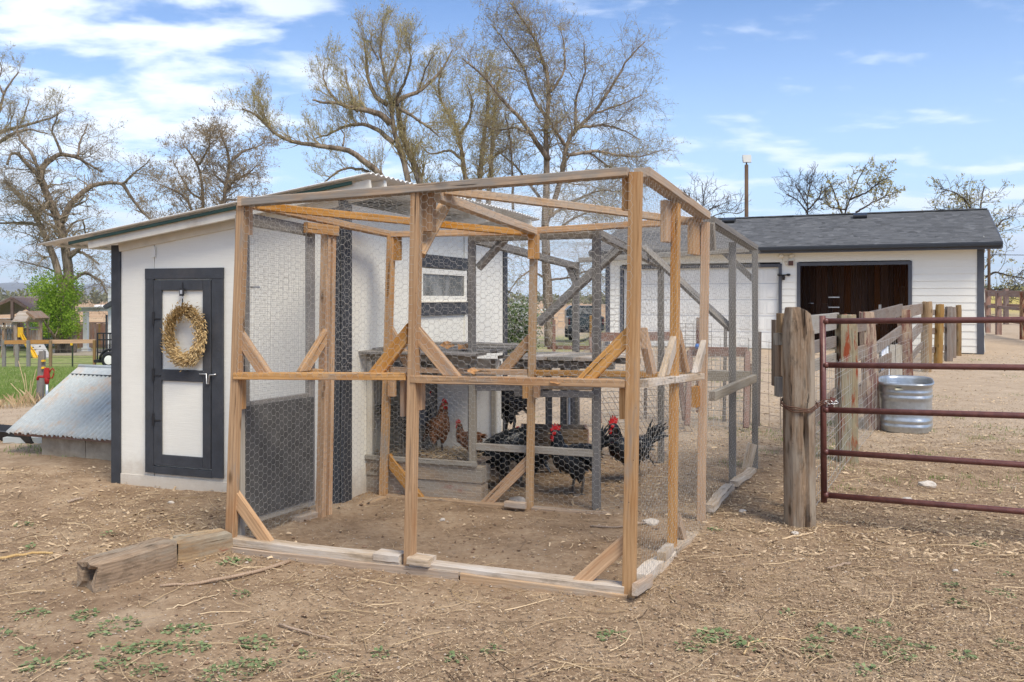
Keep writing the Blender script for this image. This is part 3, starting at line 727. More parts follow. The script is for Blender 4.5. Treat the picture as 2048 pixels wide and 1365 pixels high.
# back and inner walls
pbox(PK, .0, .36, .281, 1.02, -KD, -KD + .02, GREY_W, 'back_panel', coop)
pbox(PK, .365, KW, .281, 1.02, -.52, -.50, WHITE_D, 'back_panel', coop)
PKs = Plane(PK.p(.35, 0, 0).xy, SB, SA); pbox(PKs, .05, KD - .03, .281, 1.0, -.03, -.01, GREY_W, 'divider_panel', coop)
PKr = Plane(PK.p(KW, 0, 0).xy, SB, SA); pbox(PKr, .53, KD - .03, .281, 1.0, -.03, -.012, WHITE_D, 'side_panel', coop)
for k in range(2): pbox(PKr, .03 + k * .45, .07 + k * .45, .281, 1.02, -.06, -.02, GREY_L, 'frame_stile', coop)
for k in range(6): board('roof_board', PK.p(-.05 + RB.uniform(-.02, .03), 1.09 + .012 * (k % 2), .02 - k * .215), PK.p(KW + .06, 1.09 + .012 * (k % 2), .02 - k * .215), (SB[0], SB[1], 0), .21, .02, GREY_W, coop, jit=.006, seg=4)
grid_wire('mesh_screen', (PK.p(.04, .30, -.02), PK.p(.345, .30, -.02), PK.p(.345, 1.02, -.02), PK.p(.04, 1.02, -.02)), 24, 58, .0007, WIRE, coop)
chicken_wire('wire_screen', (PK.p(.40, .30, -.02), PK.p(KW - .05, .30, -.02), PK.p(KW - .05, 1.02, -.02), PK.p(.40, 1.02, -.02)), coop, WIRE, .022, .0006, 7)
# low lean-to run beyond the coop with a pale roof slab
run3 = root('low_lean_to', 'low lean-to frame with a pale roof slab between coop and grey run', 'lean-to', tuple(PK.p(1.2, 0, -.9)))
for k in range(4): board('roof_board', PK.p(KW + .09 + k * .205, 1.035, -.50), PK.p(KW + .09 + k * .205, 1.0, -1.65), (SA[0], SA[1], 0), .2, .025, TIMBER_P if k % 2 else GREY_L, run3, jit=.004, seg=3)
board('roof_bearer', PK.p(KW + .02, .98, -.62), PK.p(KW + .90, .98, -.62), (0, 0, 1), .05, .06, GREY_W, run3)
board('roof_bearer', PK.p(KW + .02, .95, -1.6), PK.p(KW + .90, .95, -1.6), (0, 0, 1), .05, .06, GREY_W, run3)
fa = at(1020, 742, 7.15); fb = at(1149, 716, 7.95); fa.z = .93; fb.z = .96
board('fascia_board', fa, fb, (0, 0, 1), .115, .03, GREY_L, run3)
pp = at(1137, 800, 7.98)
board('post', (pp.x - .045, pp.y, 0), (pp.x - .045, pp.y, .90), (1, 0, 0), .06, .05, GREY_W, run3); board('post', (pp.x + .035, pp.y + .03, 0), (pp.x + .035, pp.y + .03, .90), (1, 0, 0), .05, .05, GREY_W, run3)
tube_obj('pipe', [(pp.x + .0, pp.y - .04, 0), (pp.x, pp.y - .04, .9)], .014, plain('white_pipe', (.7, .74, .75), .05, 5, .4), run3)
p_ = PK.p(KW + .06, 0, -1.62); board('post', (p_.x, p_.y, 0), (p_.x, p_.y, .94), (1, 0, 0), .06, .05, GREY_W, run3)
grid_wire('mesh_screen', (fa - Vector((0, 0, .40)), fb - Vector((0, 0, .40)), fb - Vector((0, 0, .05)), fa - Vector((0, 0, .05))), 50, 20, .0008, WIRE, run3)
# ---------------------------------------------------------------- the long garage
GR = Vector((11.33, 21.0)); GA = (-.914, .405); GB = (.405, .914); GZ = .16; GW = 9.48; GT = 2.80
PG = Plane(GR, GA, (-.405, -.914)); gar = root('garage', 'long low white garage with dark shingle roof, charcoal trim and an open bay', 'garage', (GR.x, GR.y, GZ))
bay0, bay1 = PG.s_of(1824), PG.s_of(1594); bz = PG.z_of(1600, 526)
dr0, dr1 = PG.s_of(1564), PG.s_of(1241); dzt = PG.z_of(1560, 528)
rows = 15; rh = (GT - GZ - .02) / rows
def span(row_z0, row_z1):
    cuts = [(bay0 + .04, bay1 - .04, bz - .06), (dr0 + .04, dr1 - .04, dzt - .06)]
    segs = [(.10, GW - .10)]
    for a, b, t in cuts:
        if row_z0 < t - .02:
            segs = [y for x in segs for y in ((x[0], min(x[1], a)), (max(x[0], b), x[1])) if y[1] - y[0] > .02]
    return segs
for k in range(rows):
    z0 = GZ + .02 + k * rh
    for a, b in span(z0, z0 + rh):
        pa, pb_ = PG.p(a, z0 + rh / 2, .012), PG.p(b, z0 + rh / 2, .012)
        board('siding_board', pa, pb_, (PG.n.x * .075, PG.n.y * .075, -1), rh + .014, .012, WHITE_S, gar, .002)
pbox(PG, .0, .15, GZ, GT, -.002, .040, CHAR_G, 'corner_board', gar); pbox(PG, GW - .13, GW, GZ, GT, -.002, .040, CHAR_G, 'corner_board', gar)
tw = .085
for a, b, t in ((bay0, bay1, bz), (dr0, dr1, dzt)):
    pbox(PG, a, a + tw, GZ, t - tw, .022, .05, CHAR_G, 'door_casing', gar); pbox(PG, b - tw, b, GZ, t - tw, .022, .05, CHAR_G, 'door_casing', gar); pbox(PG, a, b, t - tw, t, .022, .05, CHAR_G, 'door_casing', gar)
# gables and back
def gwall(P, s0, s1, z0, z1, m=WHITE_S, nm='wall'): return pbox(P, s0, s1, z0, z1, -.02, 0, m, nm, gar)
PGr = Plane(GR, GB, (.914, -.405)); PGl = Plane(PG.p(GW, 0).xy, GB, (-.914, .405)); GD = 6.6
rz = GT + .08; rp = 3.92
for P in (PGr, PGl):
    V = [P.p(0, GZ, -.02), P.p(GD, GZ, -.02), P.p(GD, rz, -.02), P.p(GD / 2, rp - .06, -.02), P.p(0, rz, -.02)]; V2 = [v + Vector((P.n.x, P.n.y, 0)) * .02 for v in V]
    n = 5; fs = [np.array([[0, 1, 2, 3, 4]]), np.array([[9, 8, 7, 6, 5]]), np.array([(i, (i + 1) % n, n + (i + 1) % n, n + i) for i in range(n)])]
    wobj('gable_wall', [tuple(v) for v in V + V2], fs, WHITE_S, gar)
PGb = Plane(PG.p(0, 0, -GD).xy, GA, (.405, .914)); gwall(PGb, 0, GW, GZ, rz)
for k in range(7):
    z0 = GZ + .05 + k * .4; board('siding_board', PGr.p(.05, z0 + .19, .01), PGr.p(GD, z0 + .19, .01), (PGr.n.x * .06, PGr.n.y * .06, -1), .40, .012, WHITE_S, gar, .002)
# roof: eave board, gutter, shingle courses
def rpnt(s, t, dz=0.0):
    """t metres back from the wall line (negative = overhang)"""
    z = 2.83 + (rp - 2.83) * (t + .40) / (GD / 2 + .40); p = PG.p(s, z + dz, -t); return p
rd = board('roof_deck', (rpnt(-.32, -.40, -.03) + rpnt(GW + .32, -.40, -.03)) / 2, (rpnt(-.32, GD / 2, -.03) + rpnt(GW + .32, GD / 2, -.03)) / 2, (GA[0], GA[1], 0), GW + .64, .05, CHAR_G, gar)
mid = lambda f: (f(-.32) + f(GW + .32)) / 2
board('roof_deck', mid(lambda s: PG.p(s, rp - .035, -GD / 2)), mid(lambda s: PG.p(s, 2.80, -GD - .40)), (GA[0], GA[1], 0), GW + .64, .05, SHINGLE, gar)
board('eave_fascia', rpnt(-.34, -.41, -.10) + Vector((0, 0, 0)), rpnt(GW + .34, -.41, -.10), (0, 0, 1), .14, .025, CHAR_G, gar)
board('gutter', rpnt(-.34, -.47, -.045), rpnt(GW + .34, -.47, -.045), (0, 0, 1), .10, .09, BLACKG, gar, ch=.02)
pbox(PG, -.3, GW + .3, GT - .015, GT, 0, .40, CREAM, 'soffit_board', gar)
for s in (-.345, GW + .345): board('rake_board', rpnt(s, -.42, -.07), rpnt(s, GD / 2, -.07), (0, 0, 1), .15, .03, CHAR_G, gar)
rs = np.random.RandomState(2); nC = 25; sl = (GD / 2 + .40); Vs = []; Fs = []; tn = []; off = 0
for k in range(nC):
    t0, t1 = -.42 + sl * k / nC, -.42 + sl * (k + 1) / nC + .02
    s = -.33 - rs.uniform(0, .2)
    while s < GW + .33:
        wd = rs.uniform(.10, .26); a, b = max(s, -.33), min(s + wd, GW + .33); lift = rs.uniform(.010, .017)
        if b > a + .01:
            ps = [rpnt(a, t0, lift), rpnt(b, t0, lift), rpnt(b, t1, .004), rpnt(a, t1, .004), rpnt(a, t0, -.002), rpnt(b, t0, -.002)]
            Vs += [tuple(p) for p in ps]; Fs += [(off, off + 1, off + 2, off + 3), (off + 4, off + 5, off + 1, off)]; tn += [rs.uniform(0, 1)] * 6; off += 6
        s += wd
wobj('shingle_courses', Vs, np.array(Fs)[:, ::-1], SHINGLE, gar, attr=tn, kind='stuff')
board('ridge_cap', rpnt(-.33, GD / 2, .02), rpnt(GW + .33, GD / 2, .02), (GB[0], GB[1], 0), .22, .03, SHINGLE, gar)
for u, v in ((1456, 440), (1720, 433)):
    s = PG.s_of(u, -2.6); p = rpnt(s, 2.75, .07)
    rv = board('roof_vent', p - Vector((GA[0], GA[1], 0)) * .18, p + Vector((GA[0], GA[1], 0)) * .18, (GB[0], GB[1], .3), .30, .10, BLACKG, gar, ch=.03)
# sectional door: raised panels
nr, ncol = 5, 12; d0, d1, e0, e1 = dr0 + tw, dr1 - tw, GZ + .02, dzt - tw
dd_ = pbox(PG, d0, d1, e0, e1, -.10, -.07, WHITE_D, 'sectional_door', gar)
for i in range(nr):
    for j in range(ncol):
        a0 = d0 + (d1 - d0) * j / ncol; a1 = d0 + (d1 - d0) * (j + 1) / ncol; b0 = e0 + (e1 - e0) * i / nr; b1 = e0 + (e1 - e0) * (i + 1) / nr
        pbox(PG, a0 + .045, a1 - .045, b0 + .07, b1 - .07, -.0695, -.058, WHITE_D, 'door_panel', dd_, ch=.008)
for i in range(1, nr): pbox(PG, d0, d1, e0 + (e1 - e0) * i / nr - .008, e0 + (e1 - e0) * i / nr + .008, -.0692, -.064, plain('panel_seam', (.5, .51, .53), .05, 3) if i == 1 else bpy.data.materials['panel_seam'], 'panel_seam', dd_)
pbox(PG, dr0 + .02, dr1 - .02, GZ - .02, GZ + .02, -.12, .02, CONC, 'door_sill', gar)
# open bay lined with dark planks
bd = 1.3
pbox(PG, bay0 - .2, bay1 + .2, bz - .02, bz + .0, -bd, -.02, DARKPLANK, 'bay_ceiling', gar)
pbox(PG, bay0 - .1, bay1 + .1, GZ - .05, GZ + .01, -bd, 0, CONC, 'bay_floor', gar)
s = bay0 - .1; k = 0
while s < bay1 + .1:
    wd = RB.uniform(.11, .19); zc = RB.choice([0, 0, RB.uniform(1.0, 1.9)])
    if zc: pbox(PG, s, s + wd - .004, GZ, zc, -bd - .02, -bd + RB.uniform(0, .006), DARKPLANK, 'wall_plank', gar); pbox(PG, s, s + wd - .004, zc + .004, bz, -bd - .02, -bd + RB.uniform(0, .006), DARKPLANK, 'wall_plank', gar)
    else: pbox(PG, s, s + wd - .004, GZ, bz, -bd - .02, -bd + RB.uniform(0, .006), DARKPLANK, 'wall_plank', gar)
    s += wd
for s0 in (bay0 + .0, bay1 + .0):
    Ps = Plane(PG.p(s0, 0, -bd).xy, (-GB[0], -GB[1]), (1, 0)); Ps.n = Vector(GA) if s0 == bay0 else -Vector(GA)
    for k in range(8): pbox(Ps, k * .16, k * .16 + .156, GZ, bz - .02, -.02, RB.uniform(0, .005), DARKPLANK, 'wall_plank', gar)
for (u, v) in ((1668, 595), (1668, 615)):
    h = PG.hit(u, v, -bd + .03); pbox(PG, PG.s_of(u, -bd) - .14, PG.s_of(u, -bd) + .14, h.z - .016, h.z + .016, -bd + .01, -bd + .03, STEEL, 'strap_hinge', gar)
h = PG.hit(1760, 614, -bd); pbox(PG, PG.s_of(1760, -bd) - .035, PG.s_of(1760, -bd) + .035, h.z - .06, h.z + .06, -bd + .008, -bd + .02, WHITE_D, 'wall_socket', gar)
h = PG.hit(1617, 607, -bd + .05); tube_obj('latch_handle', [h, h + Vector((GA[0], GA[1], 0)) * -.14], .012, STEEL, gar)
# wall fittings
def fit(u, v, off=.06): return PG.hit(u, v, off)
c = fit(1571, 517, .05); ml = root('twin_floodlight', 'cream twin floodlight fixed under the garage eave', 'floodlight', tuple(c))
wobj('mounting_plate', *cube_vf(c, .14, .06, .14), CREAM, ml)
for sx in (-.15, .15):
    V, Fc = lathe([(.0, .0), (.03, .005), (.05, .05), (.075, .12), (.07, .125), (.0, .10)], 12); wobj('lamp_head', V @ np.array(Matrix.Rotation(math.radians(60 * np.sign(sx)), 3, 'Y').transposed()) + np.array(c) + [sx * .45, -.06, .03], Fc, CREAM, ml, True)
V, Fc = lathe([(0, -.1), (.03, -.1), (.035, -.02), (.02, 0)], 10); wobj('sensor', V + np.array(c) + [.02, -.04, -.08], Fc, CREAM, ml, True)
c = fit(1582, 527, .04); tagv = board('wall_vent', c + Vector((0, 0, -.09)), c + Vector((0, 0, .09)), (GA[0], GA[1], 0), .17, .05, CREAM, None); tag(tagv, 'small square cream wall vent with brown grille beside the open bay', 'vent')
gv = board('grille', c + Vector((PG.n.x * .03, PG.n.y * .03, -.06)), c + Vector((PG.n.x * .03, PG.n.y * .03, .06)), (GA[0], GA[1], 0), .12, .012, plain('brown_grille', (.12, .06, .045), .2, 20), tagv)
c = fit(1567, 552, .07); cm = root('black_camera_light', 'small black twin lamp camera on the siding between door and bay', 'security light', tuple(c))
wobj('camera_body', *[x for x in lathe([(0, -.11), (.03, -.11), (.04, -.04), (.03, .02), (0, .02)], 12, c=tuple(c))], BLACK, cm, True)
tube_obj('lamp_arm', [c + Vector((-.10, 0, .02)), c + Vector((.10, 0, .02))], .015, BLACK, cm)
for sx in (-.12, .12): wobj('lamp_head', *lathe([(0, -.03), (.045, -.02), (.05, .03), (0, .035)], 12, c=(c.x + sx, c.y - .03, c.z + .02)), BLACK, cm, True)

# ---------------------------------------------------------------- poles behind
POLEM = plain('brown_pole_timber', (.11, .070, .045), .25, 3, .9)
def pole(u, v0, Yp, wpx, name, label, m=None):
    p = at(u, v0, Yp); r = root(name, label, 'pole', (p.x, p.y, G(p.x, p.y))); wd = wpx / F * Yp / 2
    tube_obj('pole_shaft', [(p.x, p.y, G(p.x, p.y) - .1), (p.x, p.y, p.z)], [wd * 1.1, wd], m or POLEM, r, 10); return r, p
r, p = pole(1493, 330, 33.0, 7.5, 'light_pole', 'timber pole with a square pale lamp on top rising behind the garage roof')
tube_obj('bracket', [p, p + Vector((0, 0, .1))], .03, BLACK, r)
board('lamp_head', p + Vector((-.14, -.1, .08)), p + Vector((-.14, .1, .30)), (1, 0, 0), .01, .01, BLACK, r)
board('lamp_panel', p + Vector((.02, 0, .09)), p + Vector((.02, .04, .37)), (1, 0, 0), .33, .08, plain('pale_lamp_housing', (.62, .62, .58), .05, 4), r, ch=.02)
pole(1978, 499 - 30, 42.0, 5.5, 'utility_pole', 'slim brown utility pole seen past the right end of the garage')
# ---------------------------------------------------------------- the new timber run
A_ = Vector((-1.70, 5.22)); B_ = Vector((.594, 4.37)); C_ = Vector((1.295, 5.90)); D_ = Vector((-.955, 6.63)); F_ = Vector((2.125, 7.65))
def plane2(p, q, flip=False):
    P = Plane(p, (q - p)); 
    if flip: P.n = -P.n
    P.L = (q - p).length; return P
PFR = plane2(A_, B_)            # front, normal towards the camera
PRT = plane2(B_, C_)            # right side
PBK = plane2(D_, C_)            # back
PLT = plane2(A_, D_, True)      # left side
PR2 = plane2(C_, F_)
run = root('chicken_run', 'tall orange-brown timber frame chicken run covered in hexagonal wire in front of the shed', 'chicken run', (A_.x, A_.y, 0))
TA = .089; TB = .038
def ray(P, u, v, off=0.0): return P.hit(u, v, off)
def up_post(P, ub, ut, vt, off, w_, t_, m=TIMBER, name='post', zb=-.04, par=None, label=None):
    """post on plane P: foot at pixel column ub on the ground, head at (ut, vt)"""
    s0 = P.s_of(ub, off); s1 = P.s_of(ut, off); zt = P.z_of(ut, vt, off)
    return board(name, P.p(s0, zb, off), P.p(s1, zt, off), (P.a.x, P.a.y, 0), w_, t_, m, par or run, seg=6, jit=.0012, label=label)
def brace(P, u0, v0, u1, v1, off, w_=.072, t_=.038, m=TIMBER, name='brace', par=None, off1=None, mitre=True):
    """diagonal piece: plumb cut against the post (first point), level cut on the rail (second point)"""
    if not mitre or off1 is not None:
        p0, p1 = P.hit(u0, v0, off), P.hit(u1, v1, off if off1 is None else off1); nrm = Vector((P.n.x, P.n.y, 0))
        z = (p1 - p0).normalized(); return board(name, p0, p1, z.cross(nrm), w_, t_, m, par or run, jit=.002, seg=3)
    w_ = min(w_, .076); s0, z0 = P.s_of(u0, off), P.z_of(u0, v0, off); s1, z1 = P.s_of(u1, off), P.z_of(u1, v1, off)
    ds, dz_ = s1 - s0, z1 - z0; L = math.hypot(ds, dz_); ds /= L; dz_ /= L; nx, nz = -dz_ * w_ / 2, ds * w_ / 2; c = []
    for sg in (1, -1):
        a = (s0 + nx * sg, z0 + nz * sg); k = (s0 - a[0]) / ds; c.append((s0, a[1] + dz_ * k))
        b = (s1 + nx * sg, z1 + nz * sg); k = (z1 - b[1]) / dz_; c.append((b[0] + ds * k, z1))
    q = [c[0], c[1], c[3], c[2]]; W = [P.p(a, b, off - t_ / 2) for a, b in q] + [P.p(a, b, off + t_ / 2) for a, b in q]
    A3, B3 = P.p(s0, z0, off), P.p(s1, z1, off); z = (B3 - A3).normalized(); y = Vector((P.n.x, P.n.y, 0)); x = y.cross(z); M = Matrix(((x.x, y.x, z.x, A3.x), (x.y, y.y, z.y, A3.y), (x.z, y.z, z.z, A3.z), (0, 0, 0, 1))); Mi = M.inverted()
    Fq = [(0, 1, 2, 3), (7, 6, 5, 4), (0, 4, 5, 1), (1, 5, 6, 2), (2, 6, 7, 3), (3, 7, 4, 0)]
    me = np_mesh(name, [tuple(Mi @ v) for v in W], np.array(Fq), m); bm = bmesh.new(); bm.from_mesh(me); bmesh.ops.recalc_face_normals(bm, faces=bm.faces); bmesh.ops.bevel(bm, geom=bm.edges[:], offset=.003, segments=1, affect='EDGES'); bm.to_mesh(me); bm.free()
    return link(name, me, M, par or run)
def block(P, u0, u1, v0, v1, off, t_=.038, m=TIMBER, name='splice_block', par=None):
    s0, s1 = P.s_of(u0, off), P.s_of(u1, off); z1, z0 = P.z_of((u0 + u1) / 2, v0, off), P.z_of((u0 + u1) / 2, v1, off)
    return board(name, P.p((s0 + s1) / 2, z0, off), P.p((s0 + s1) / 2, z1, off), (P.a.x, P.a.y, 0), abs(s1 - s0), t_, m, par or run, jit=.002, seg=2)
# corner and front posts
up_post(PFR, 461, 485, 412, 0, .056, .05)
up_post(PFR, 819, 834, 381, 0, .05, .062)
up_post(PFR, 1258, 1272, 345, 0, .064, .05)
block(PFR, 486, 502, 413, 470, -.045); block(PFR, 467, 489, 760, 818, -.045)
block(PFR, 848, 868, 383, 463, -.06, .06); block(PFR, 829, 847, 766, 819, -.05, .05); block(PFR, 804, 813, 762, 832, -.05, .05)
block(PFR, 1245, 1257, 348, 421, -.04); block(PFR, 1240, 1254, 776, 838, -.045)
# front rails and sill timbers
def rail(P, u0, v0, u1, v1, off, h, t_, m=TIMBER, name='rail', par=None, jit=.002, seg=5):
    return board(name, P.hit(u0, v0, off), P.hit(u1, v1, off), (0, 0, 1), h, t_, m, par or run, jit=jit, seg=seg)
rail(PFR, 490, 406, 1257, 345, .0, .045, .089, wood('top_rail_timber', (.24, .15, .085), (.50, .34, .20), (.22, .155, .10), grey=(.30, .27, .23), grey_amt=.5))
rail(PFR, 474, 752, 815, 753, 0, .040, .07); rail(PFR, 826, 758, 1252, 767, 0, .040, .07)
board('rail_cap', PFR.hit(484, 404, 0), PFR.hit(492, 404, 0), (0, 0, 1), .06, .09, TIMBER_W, run)
rail(PFR, 468, 1081, 808, 1122, -.01, .045, .085, TIMBER_P, 'sill_timber', jit=.004); rail(PFR, 826, 1128, 1252, 1178, -.01, .045, .085, TIMBER_P, 'sill_timber', jit=.004)
rail(PFR, 462, 1098, 922, 1150, .0, .05, .09, TIMBER_W, 'sill_timber', jit=.004); rail(PFR, 926, 1151, 1258, 1196, .0, .05, .09, TIMBER_W, 'sill_timber', jit=.004)
rail(PFR, 755, 1109, 806, 1115, -.01, .04, .10, TIMBER_P, 'packing_block'); rail(PFR, 822, 1117, 865, 1123, .01, .04, .10, TIMBER_P, 'packing_block')
block(PFR, 482, 503, 1073, 1093, -.06, .06, TIMBER_P, 'packing_block')
# knee braces in the front
brace(PFR, 474, 664, 530, 746, -.02); brace(PFR, 817, 666, 752, 748, -.02); brace(PFR, 832, 664, 905, 752, -.02); brace(PFR, 1255, 674, 1173, 758, -.02)
brace(PFR, 467, 988, 536, 1086, -.02); brace(PFR, 1249, 1086, 1158, 1166, -.02)
# left side with its door opening
up_post(PLT, 641, 652, 458, 0, .04, .06); up_post(PLT, 655, 664, 456, 0, .035, .055)
rail(PLT, 497, 409, 783, 470, 0, .045, .06); rail(PLT, 545, 1080, 765, 998, -.0, .045, .09, TIMBER_W, 'sill_timber', jit=.003)
rail(PLT, 604, 743, 640, 744, 0, .04, .06); rail(PLT, 612, 455, 674, 463, -.03, .07, .04)
brace(PLT, 650, 672, 606, 743, -.03, .07); rail(PLT, 590, 1040, 640, 1025, .05, .04, .09, TIMBER_W, 'packing_block')
# back of the new run
up_post(PBK, 766, 783, 472, 0, .055, .05); up_post(PBK, 1059, 1068, 462, 0, .050, .05, TIMBER_W); up_post(PBK, 1402, 1411, 445, 0, .055, .06)
block(PBK, 786, 801, 474, 521, -.01, .05); block(PBK, 777, 791, 760, 793, .03, .04); block(PBK, 1057, 1078, 468, 518, .04, .04); block(PBK, 1046, 1055, 770, 797, .03, .04); block(PBK, 1068, 1079, 770, 795, .03, .04)
rail(PBK, 785, 469, 1060, 464, 0, .045, .06); rail(PBK, 1066, 462, 1330, 446, 0, .045, .06); rail(PBK, 1330, 446, 1404, 440, 0, .045, .06)
rail(PBK, 784, 739, 1056, 745, 0, .04, .05); rail(PBK, 1070, 746, 1400, 752, 0, .04, .05)
rail(PBK, 772, 996, 1054, 1018, .0, .05, .07, TIMBER_W, 'sill_timber', jit=.003); rail(PBK, 1066, 1020, 1402, 1050, .0, .05, .07, TIMBER_W, 'sill_timber', jit=.003)
rail(PBK, 1010, 1008, 1052, 1012, .08, .04, .05, TIMBER_W, 'packing_block')
brace(PBK, 785, 672, 822, 735, -.02, .075); brace(PBK, 1064, 676, 1006, 742, -.02, .075); brace(PBK, 1054, 926, 970, 1010, -.02, .08); brace(PBK, 780, 922, 840, 1000, -.02, .08)
# right side
up_post(PRT, 1344, 1352, 408, 0, .065, .045); block(PRT, 1327, 1339, 403, 485, -.04, .04); block(PRT, 1381, 1399, 446, 510, -.04, .04); block(PRT, 1388, 1400, 772, 812, -.04, .04)
rail(PRT, 1284, 345, 1408, 432, 0, .05, .089, TIMBER_W); rail(PRT, 1286, 768, 1338, 760, .02, .04, .06, TIMBER_P); rail(PRT, 1342, 760, 1400, 753, .02, .04, .06, TIMBER_P)
rail(PRT, 1276, 1160, 1338, 1112, .0, .06, .085, TIMBER_P, 'sill_timber', jit=.008); rail(PRT, 1340, 1105, 1400, 1058, .0, .05, .085, TIMBER_P, 'sill_timber', jit=.008)
rail(PRT, 1270, 1180, 1300, 1160, .05, .06, .03, TIMBER_W, 'sill_timber'); block(PRT, 1322, 1340, 1096, 1112, .03, .05, TIMBER_P, 'packing_block')
brace(PRT, 1354, 664, 1327, 752, .0, .08, m=TIMBER_P); brace(PRT, 1357, 675, 1372, 745, -.03, .06); brace(PRT, 1412, 672, 1392, 745, .0, .07, m=TIMBER_P); brace(PRT, 1288, 676, 1304, 748, -.03, .07)
brace(PRT, 1355, 1040, 1368, 1086, .0, .06, m=TIMBER_W)
# roof joists: centre post to back post, and two crossing diagonals, brace at the centre post
def jpt(P, u, v, off=0): return P.hit(u, v, off)
M_ = jpt(PFR, 872, 392, -.06); Et = jpt(PBK, 1067, 463, .05); At = jpt(PFR, 500, 416, -.05); Ct = jpt(PBK, 1385, 443, .05)
board('joist', M_, Et, (0, 0, 1), .05, .06, TIMBER_W, run, seg=5, jit=.002)
a2 = jpt(PFR, 512, 412, -.08); a2.z -= .0
board('joist', a2, jpt(PBK, 1058, 467, .06) , (0, 0, 1), .045, .05, TIMBER, run, seg=5, jit=.002)
board('joist', jpt(PFR, 886, 381, -.10), Ct, (0, 0, 1), .045, .05, TIMBER_W, run, seg=5, jit=.002)
board('brace', jpt(PFR, 838, 508, -.04), jpt(PFR, 893, 404, -.30), (1, .3, 0), .07, .038, TIMBER_W, run, seg=3, jit=.002)
# netting
zt = lambda P, u, v: P.hit(u, v)
def panel(P, ul, ur, vbl, vbr, vtr, vtl, off): return (P.hit(ul, vbl, off), P.hit(ur, vbr, off), P.hit(ur + (8 if P is PFR else 0), vtr, off), P.hit(ul + (18 if P is PFR else 0), vtl, off))
chicken_wire('wire_netting', panel(PFR, 468, 824, 755, 756, 376, 400, .04), run, WIRE, seed=1)
chicken_wire('wire_netting', panel(PFR, 822, 1262, 760, 768, 340, 376, .04), run, WIRE, seed=2)
chicken_wire('wire_netting', (PRT.p(.0, .02, .05), PRT.p(PRT.L, .02, .05), PRT.p(PRT.L, 2.03, .05), PRT.p(0, 2.14, .05)), run, WIRE, seed=3, sag=.02)
chicken_wire('wire_netting', (PBK.p(.0, .03, .05), PBK.p(PBK.L, .03, .05), PBK.p(PBK.L, 2.02, .05), PBK.p(0, 1.96, .05)), run, WIRE, seed=4)
chicken_wire('wire_netting', (PLT.p(.02, .05, -.04), PLT.p(PLT.L, .05, -.04), PLT.p(PLT.L, 1.97, -.04), PLT.p(.02, 2.06, -.04)), run, WIRE, seed=5)
chicken_wire('wire_netting', (PFR.p(0, 2.09, -.02), PFR.p(PFR.L, 2.16, -.02), PBK.p(PBK.L, 2.05, 0), PBK.p(0, 1.99, 0)), run, WIRE, seed=6, sag=.03)
# door of weathered grey boards leaning in the left side
dl0, dl1 = PLT.s_of(487), PLT.s_of(632)
dr = root('run_door', 'grey framed run door with wire top and dark plywood bottom in the left side of the timber run', 'door', tuple(PLT.p(dl0, 0, -.03)))
dzt_ = PLT.z_of(560, 436); pz = PLT.z_of(555, 798); o_ = .025
board('stile', PLT.p(dl0 + .03, .10, o_), PLT.p(dl0 + .03, dzt_, o_), (PLT.a.x, PLT.a.y, 0), .07, .03, GREY_W, dr, seg=4, jit=.001)
board('stile', PLT.p(dl1 - .03, .10, o_), PLT.p(dl1 - .03, dzt_ - .04, o_), (PLT.a.x, PLT.a.y, 0), .07, .03, GREY_W, dr, seg=4, jit=.001)
board('door_rail', PLT.p(dl0 + .07, dzt_ - .03, o_), PLT.p(dl1 - .066, dzt_ - .06, o_), (0, 0, 1), .075, .028, GREY_W, dr)
board('door_rail', PLT.p(dl0 + .07, pz - .03, o_), PLT.p(dl1 - .066, pz - .03, o_), (0, 0, 1), .07, .028, GREY_W, dr)
board('door_rail', PLT.p(dl0 + .07, .13, o_), PLT.p(dl1 - .066, .13, o_), (0, 0, 1), .06, .028, GREY_L, dr)
pbox(PLT, dl0 + .02, dl1 - .02, .15, pz - .02, .041, .049, DPANEL, 'plywood_panel', dr)
pbox(PLT, dl0 + .02, dl1 - .02, .15, pz - .02, -.002, .009, DPANEL, 'plywood_panel', dr)
grid_wire('wire_mesh', (PLT.p(dl0 + .06, pz, .012), PLT.p(dl1 - .06, pz, .012), PLT.p(dl1 - .06, dzt_ - .1, .012), PLT.p(dl0 + .06, dzt_ - .06, .012)), 46, 80, .0008, WIRE, dr, .15)
c = PLT.p(dl0 + .06, PLT.z_of(502, 575), .0); board('hook', c, c + Vector((.06, -.02, 0)), (0, 0, 1), .012, .012, STEEL, dr)
pv_ = board('post', PLT.p(.075, 0, -.03), PLT.p(.075, 2.0, -.03), (PLT.a.x, PLT.a.y, 0), .04, .05, GREY_L, run)

# ---------------------------------------------------------------- the older grey run behind
old = root('grey_chicken_run', 'older weathered grey timber run with hexagonal wire joined behind the orange timber run', 'chicken run', (C_.x, C_.y, 0))
G1 = at(944, 0, 6.50).xy; G2 = at(1193, 0, 6.22).xy; G3 = Vector((.60, 8.21)); G4 = at(1322, 0, 7.93).xy; R1 = at(1465, 0, 7.04).xy
PO = plane2(G3, F_)                                    # back of the grey run
POf = plane2(G1, G2); PJ1 = plane2(G1, G3, True)
def opost(p, zt_, m=GREY_W, w_=.07, lean=0.0, t_=.06): return board('post', (p.x, p.y, -.04), (p.x + lean, p.y, zt_), (SA[0], SA[1], 0), w_, t_, m, old, seg=5, jit=.0015)
opost(G1, 1.97, w_=.05, t_=.045); opost(G2, 2.0, w_=.058, t_=.045); opost(G3, 1.84, w_=.06, t_=.05); opost(G4, 1.80, w_=.055, t_=.045); opost(R1, 1.95, w_=.055, t_=.045); opost(F_, 1.93, w_=.05, t_=.045)
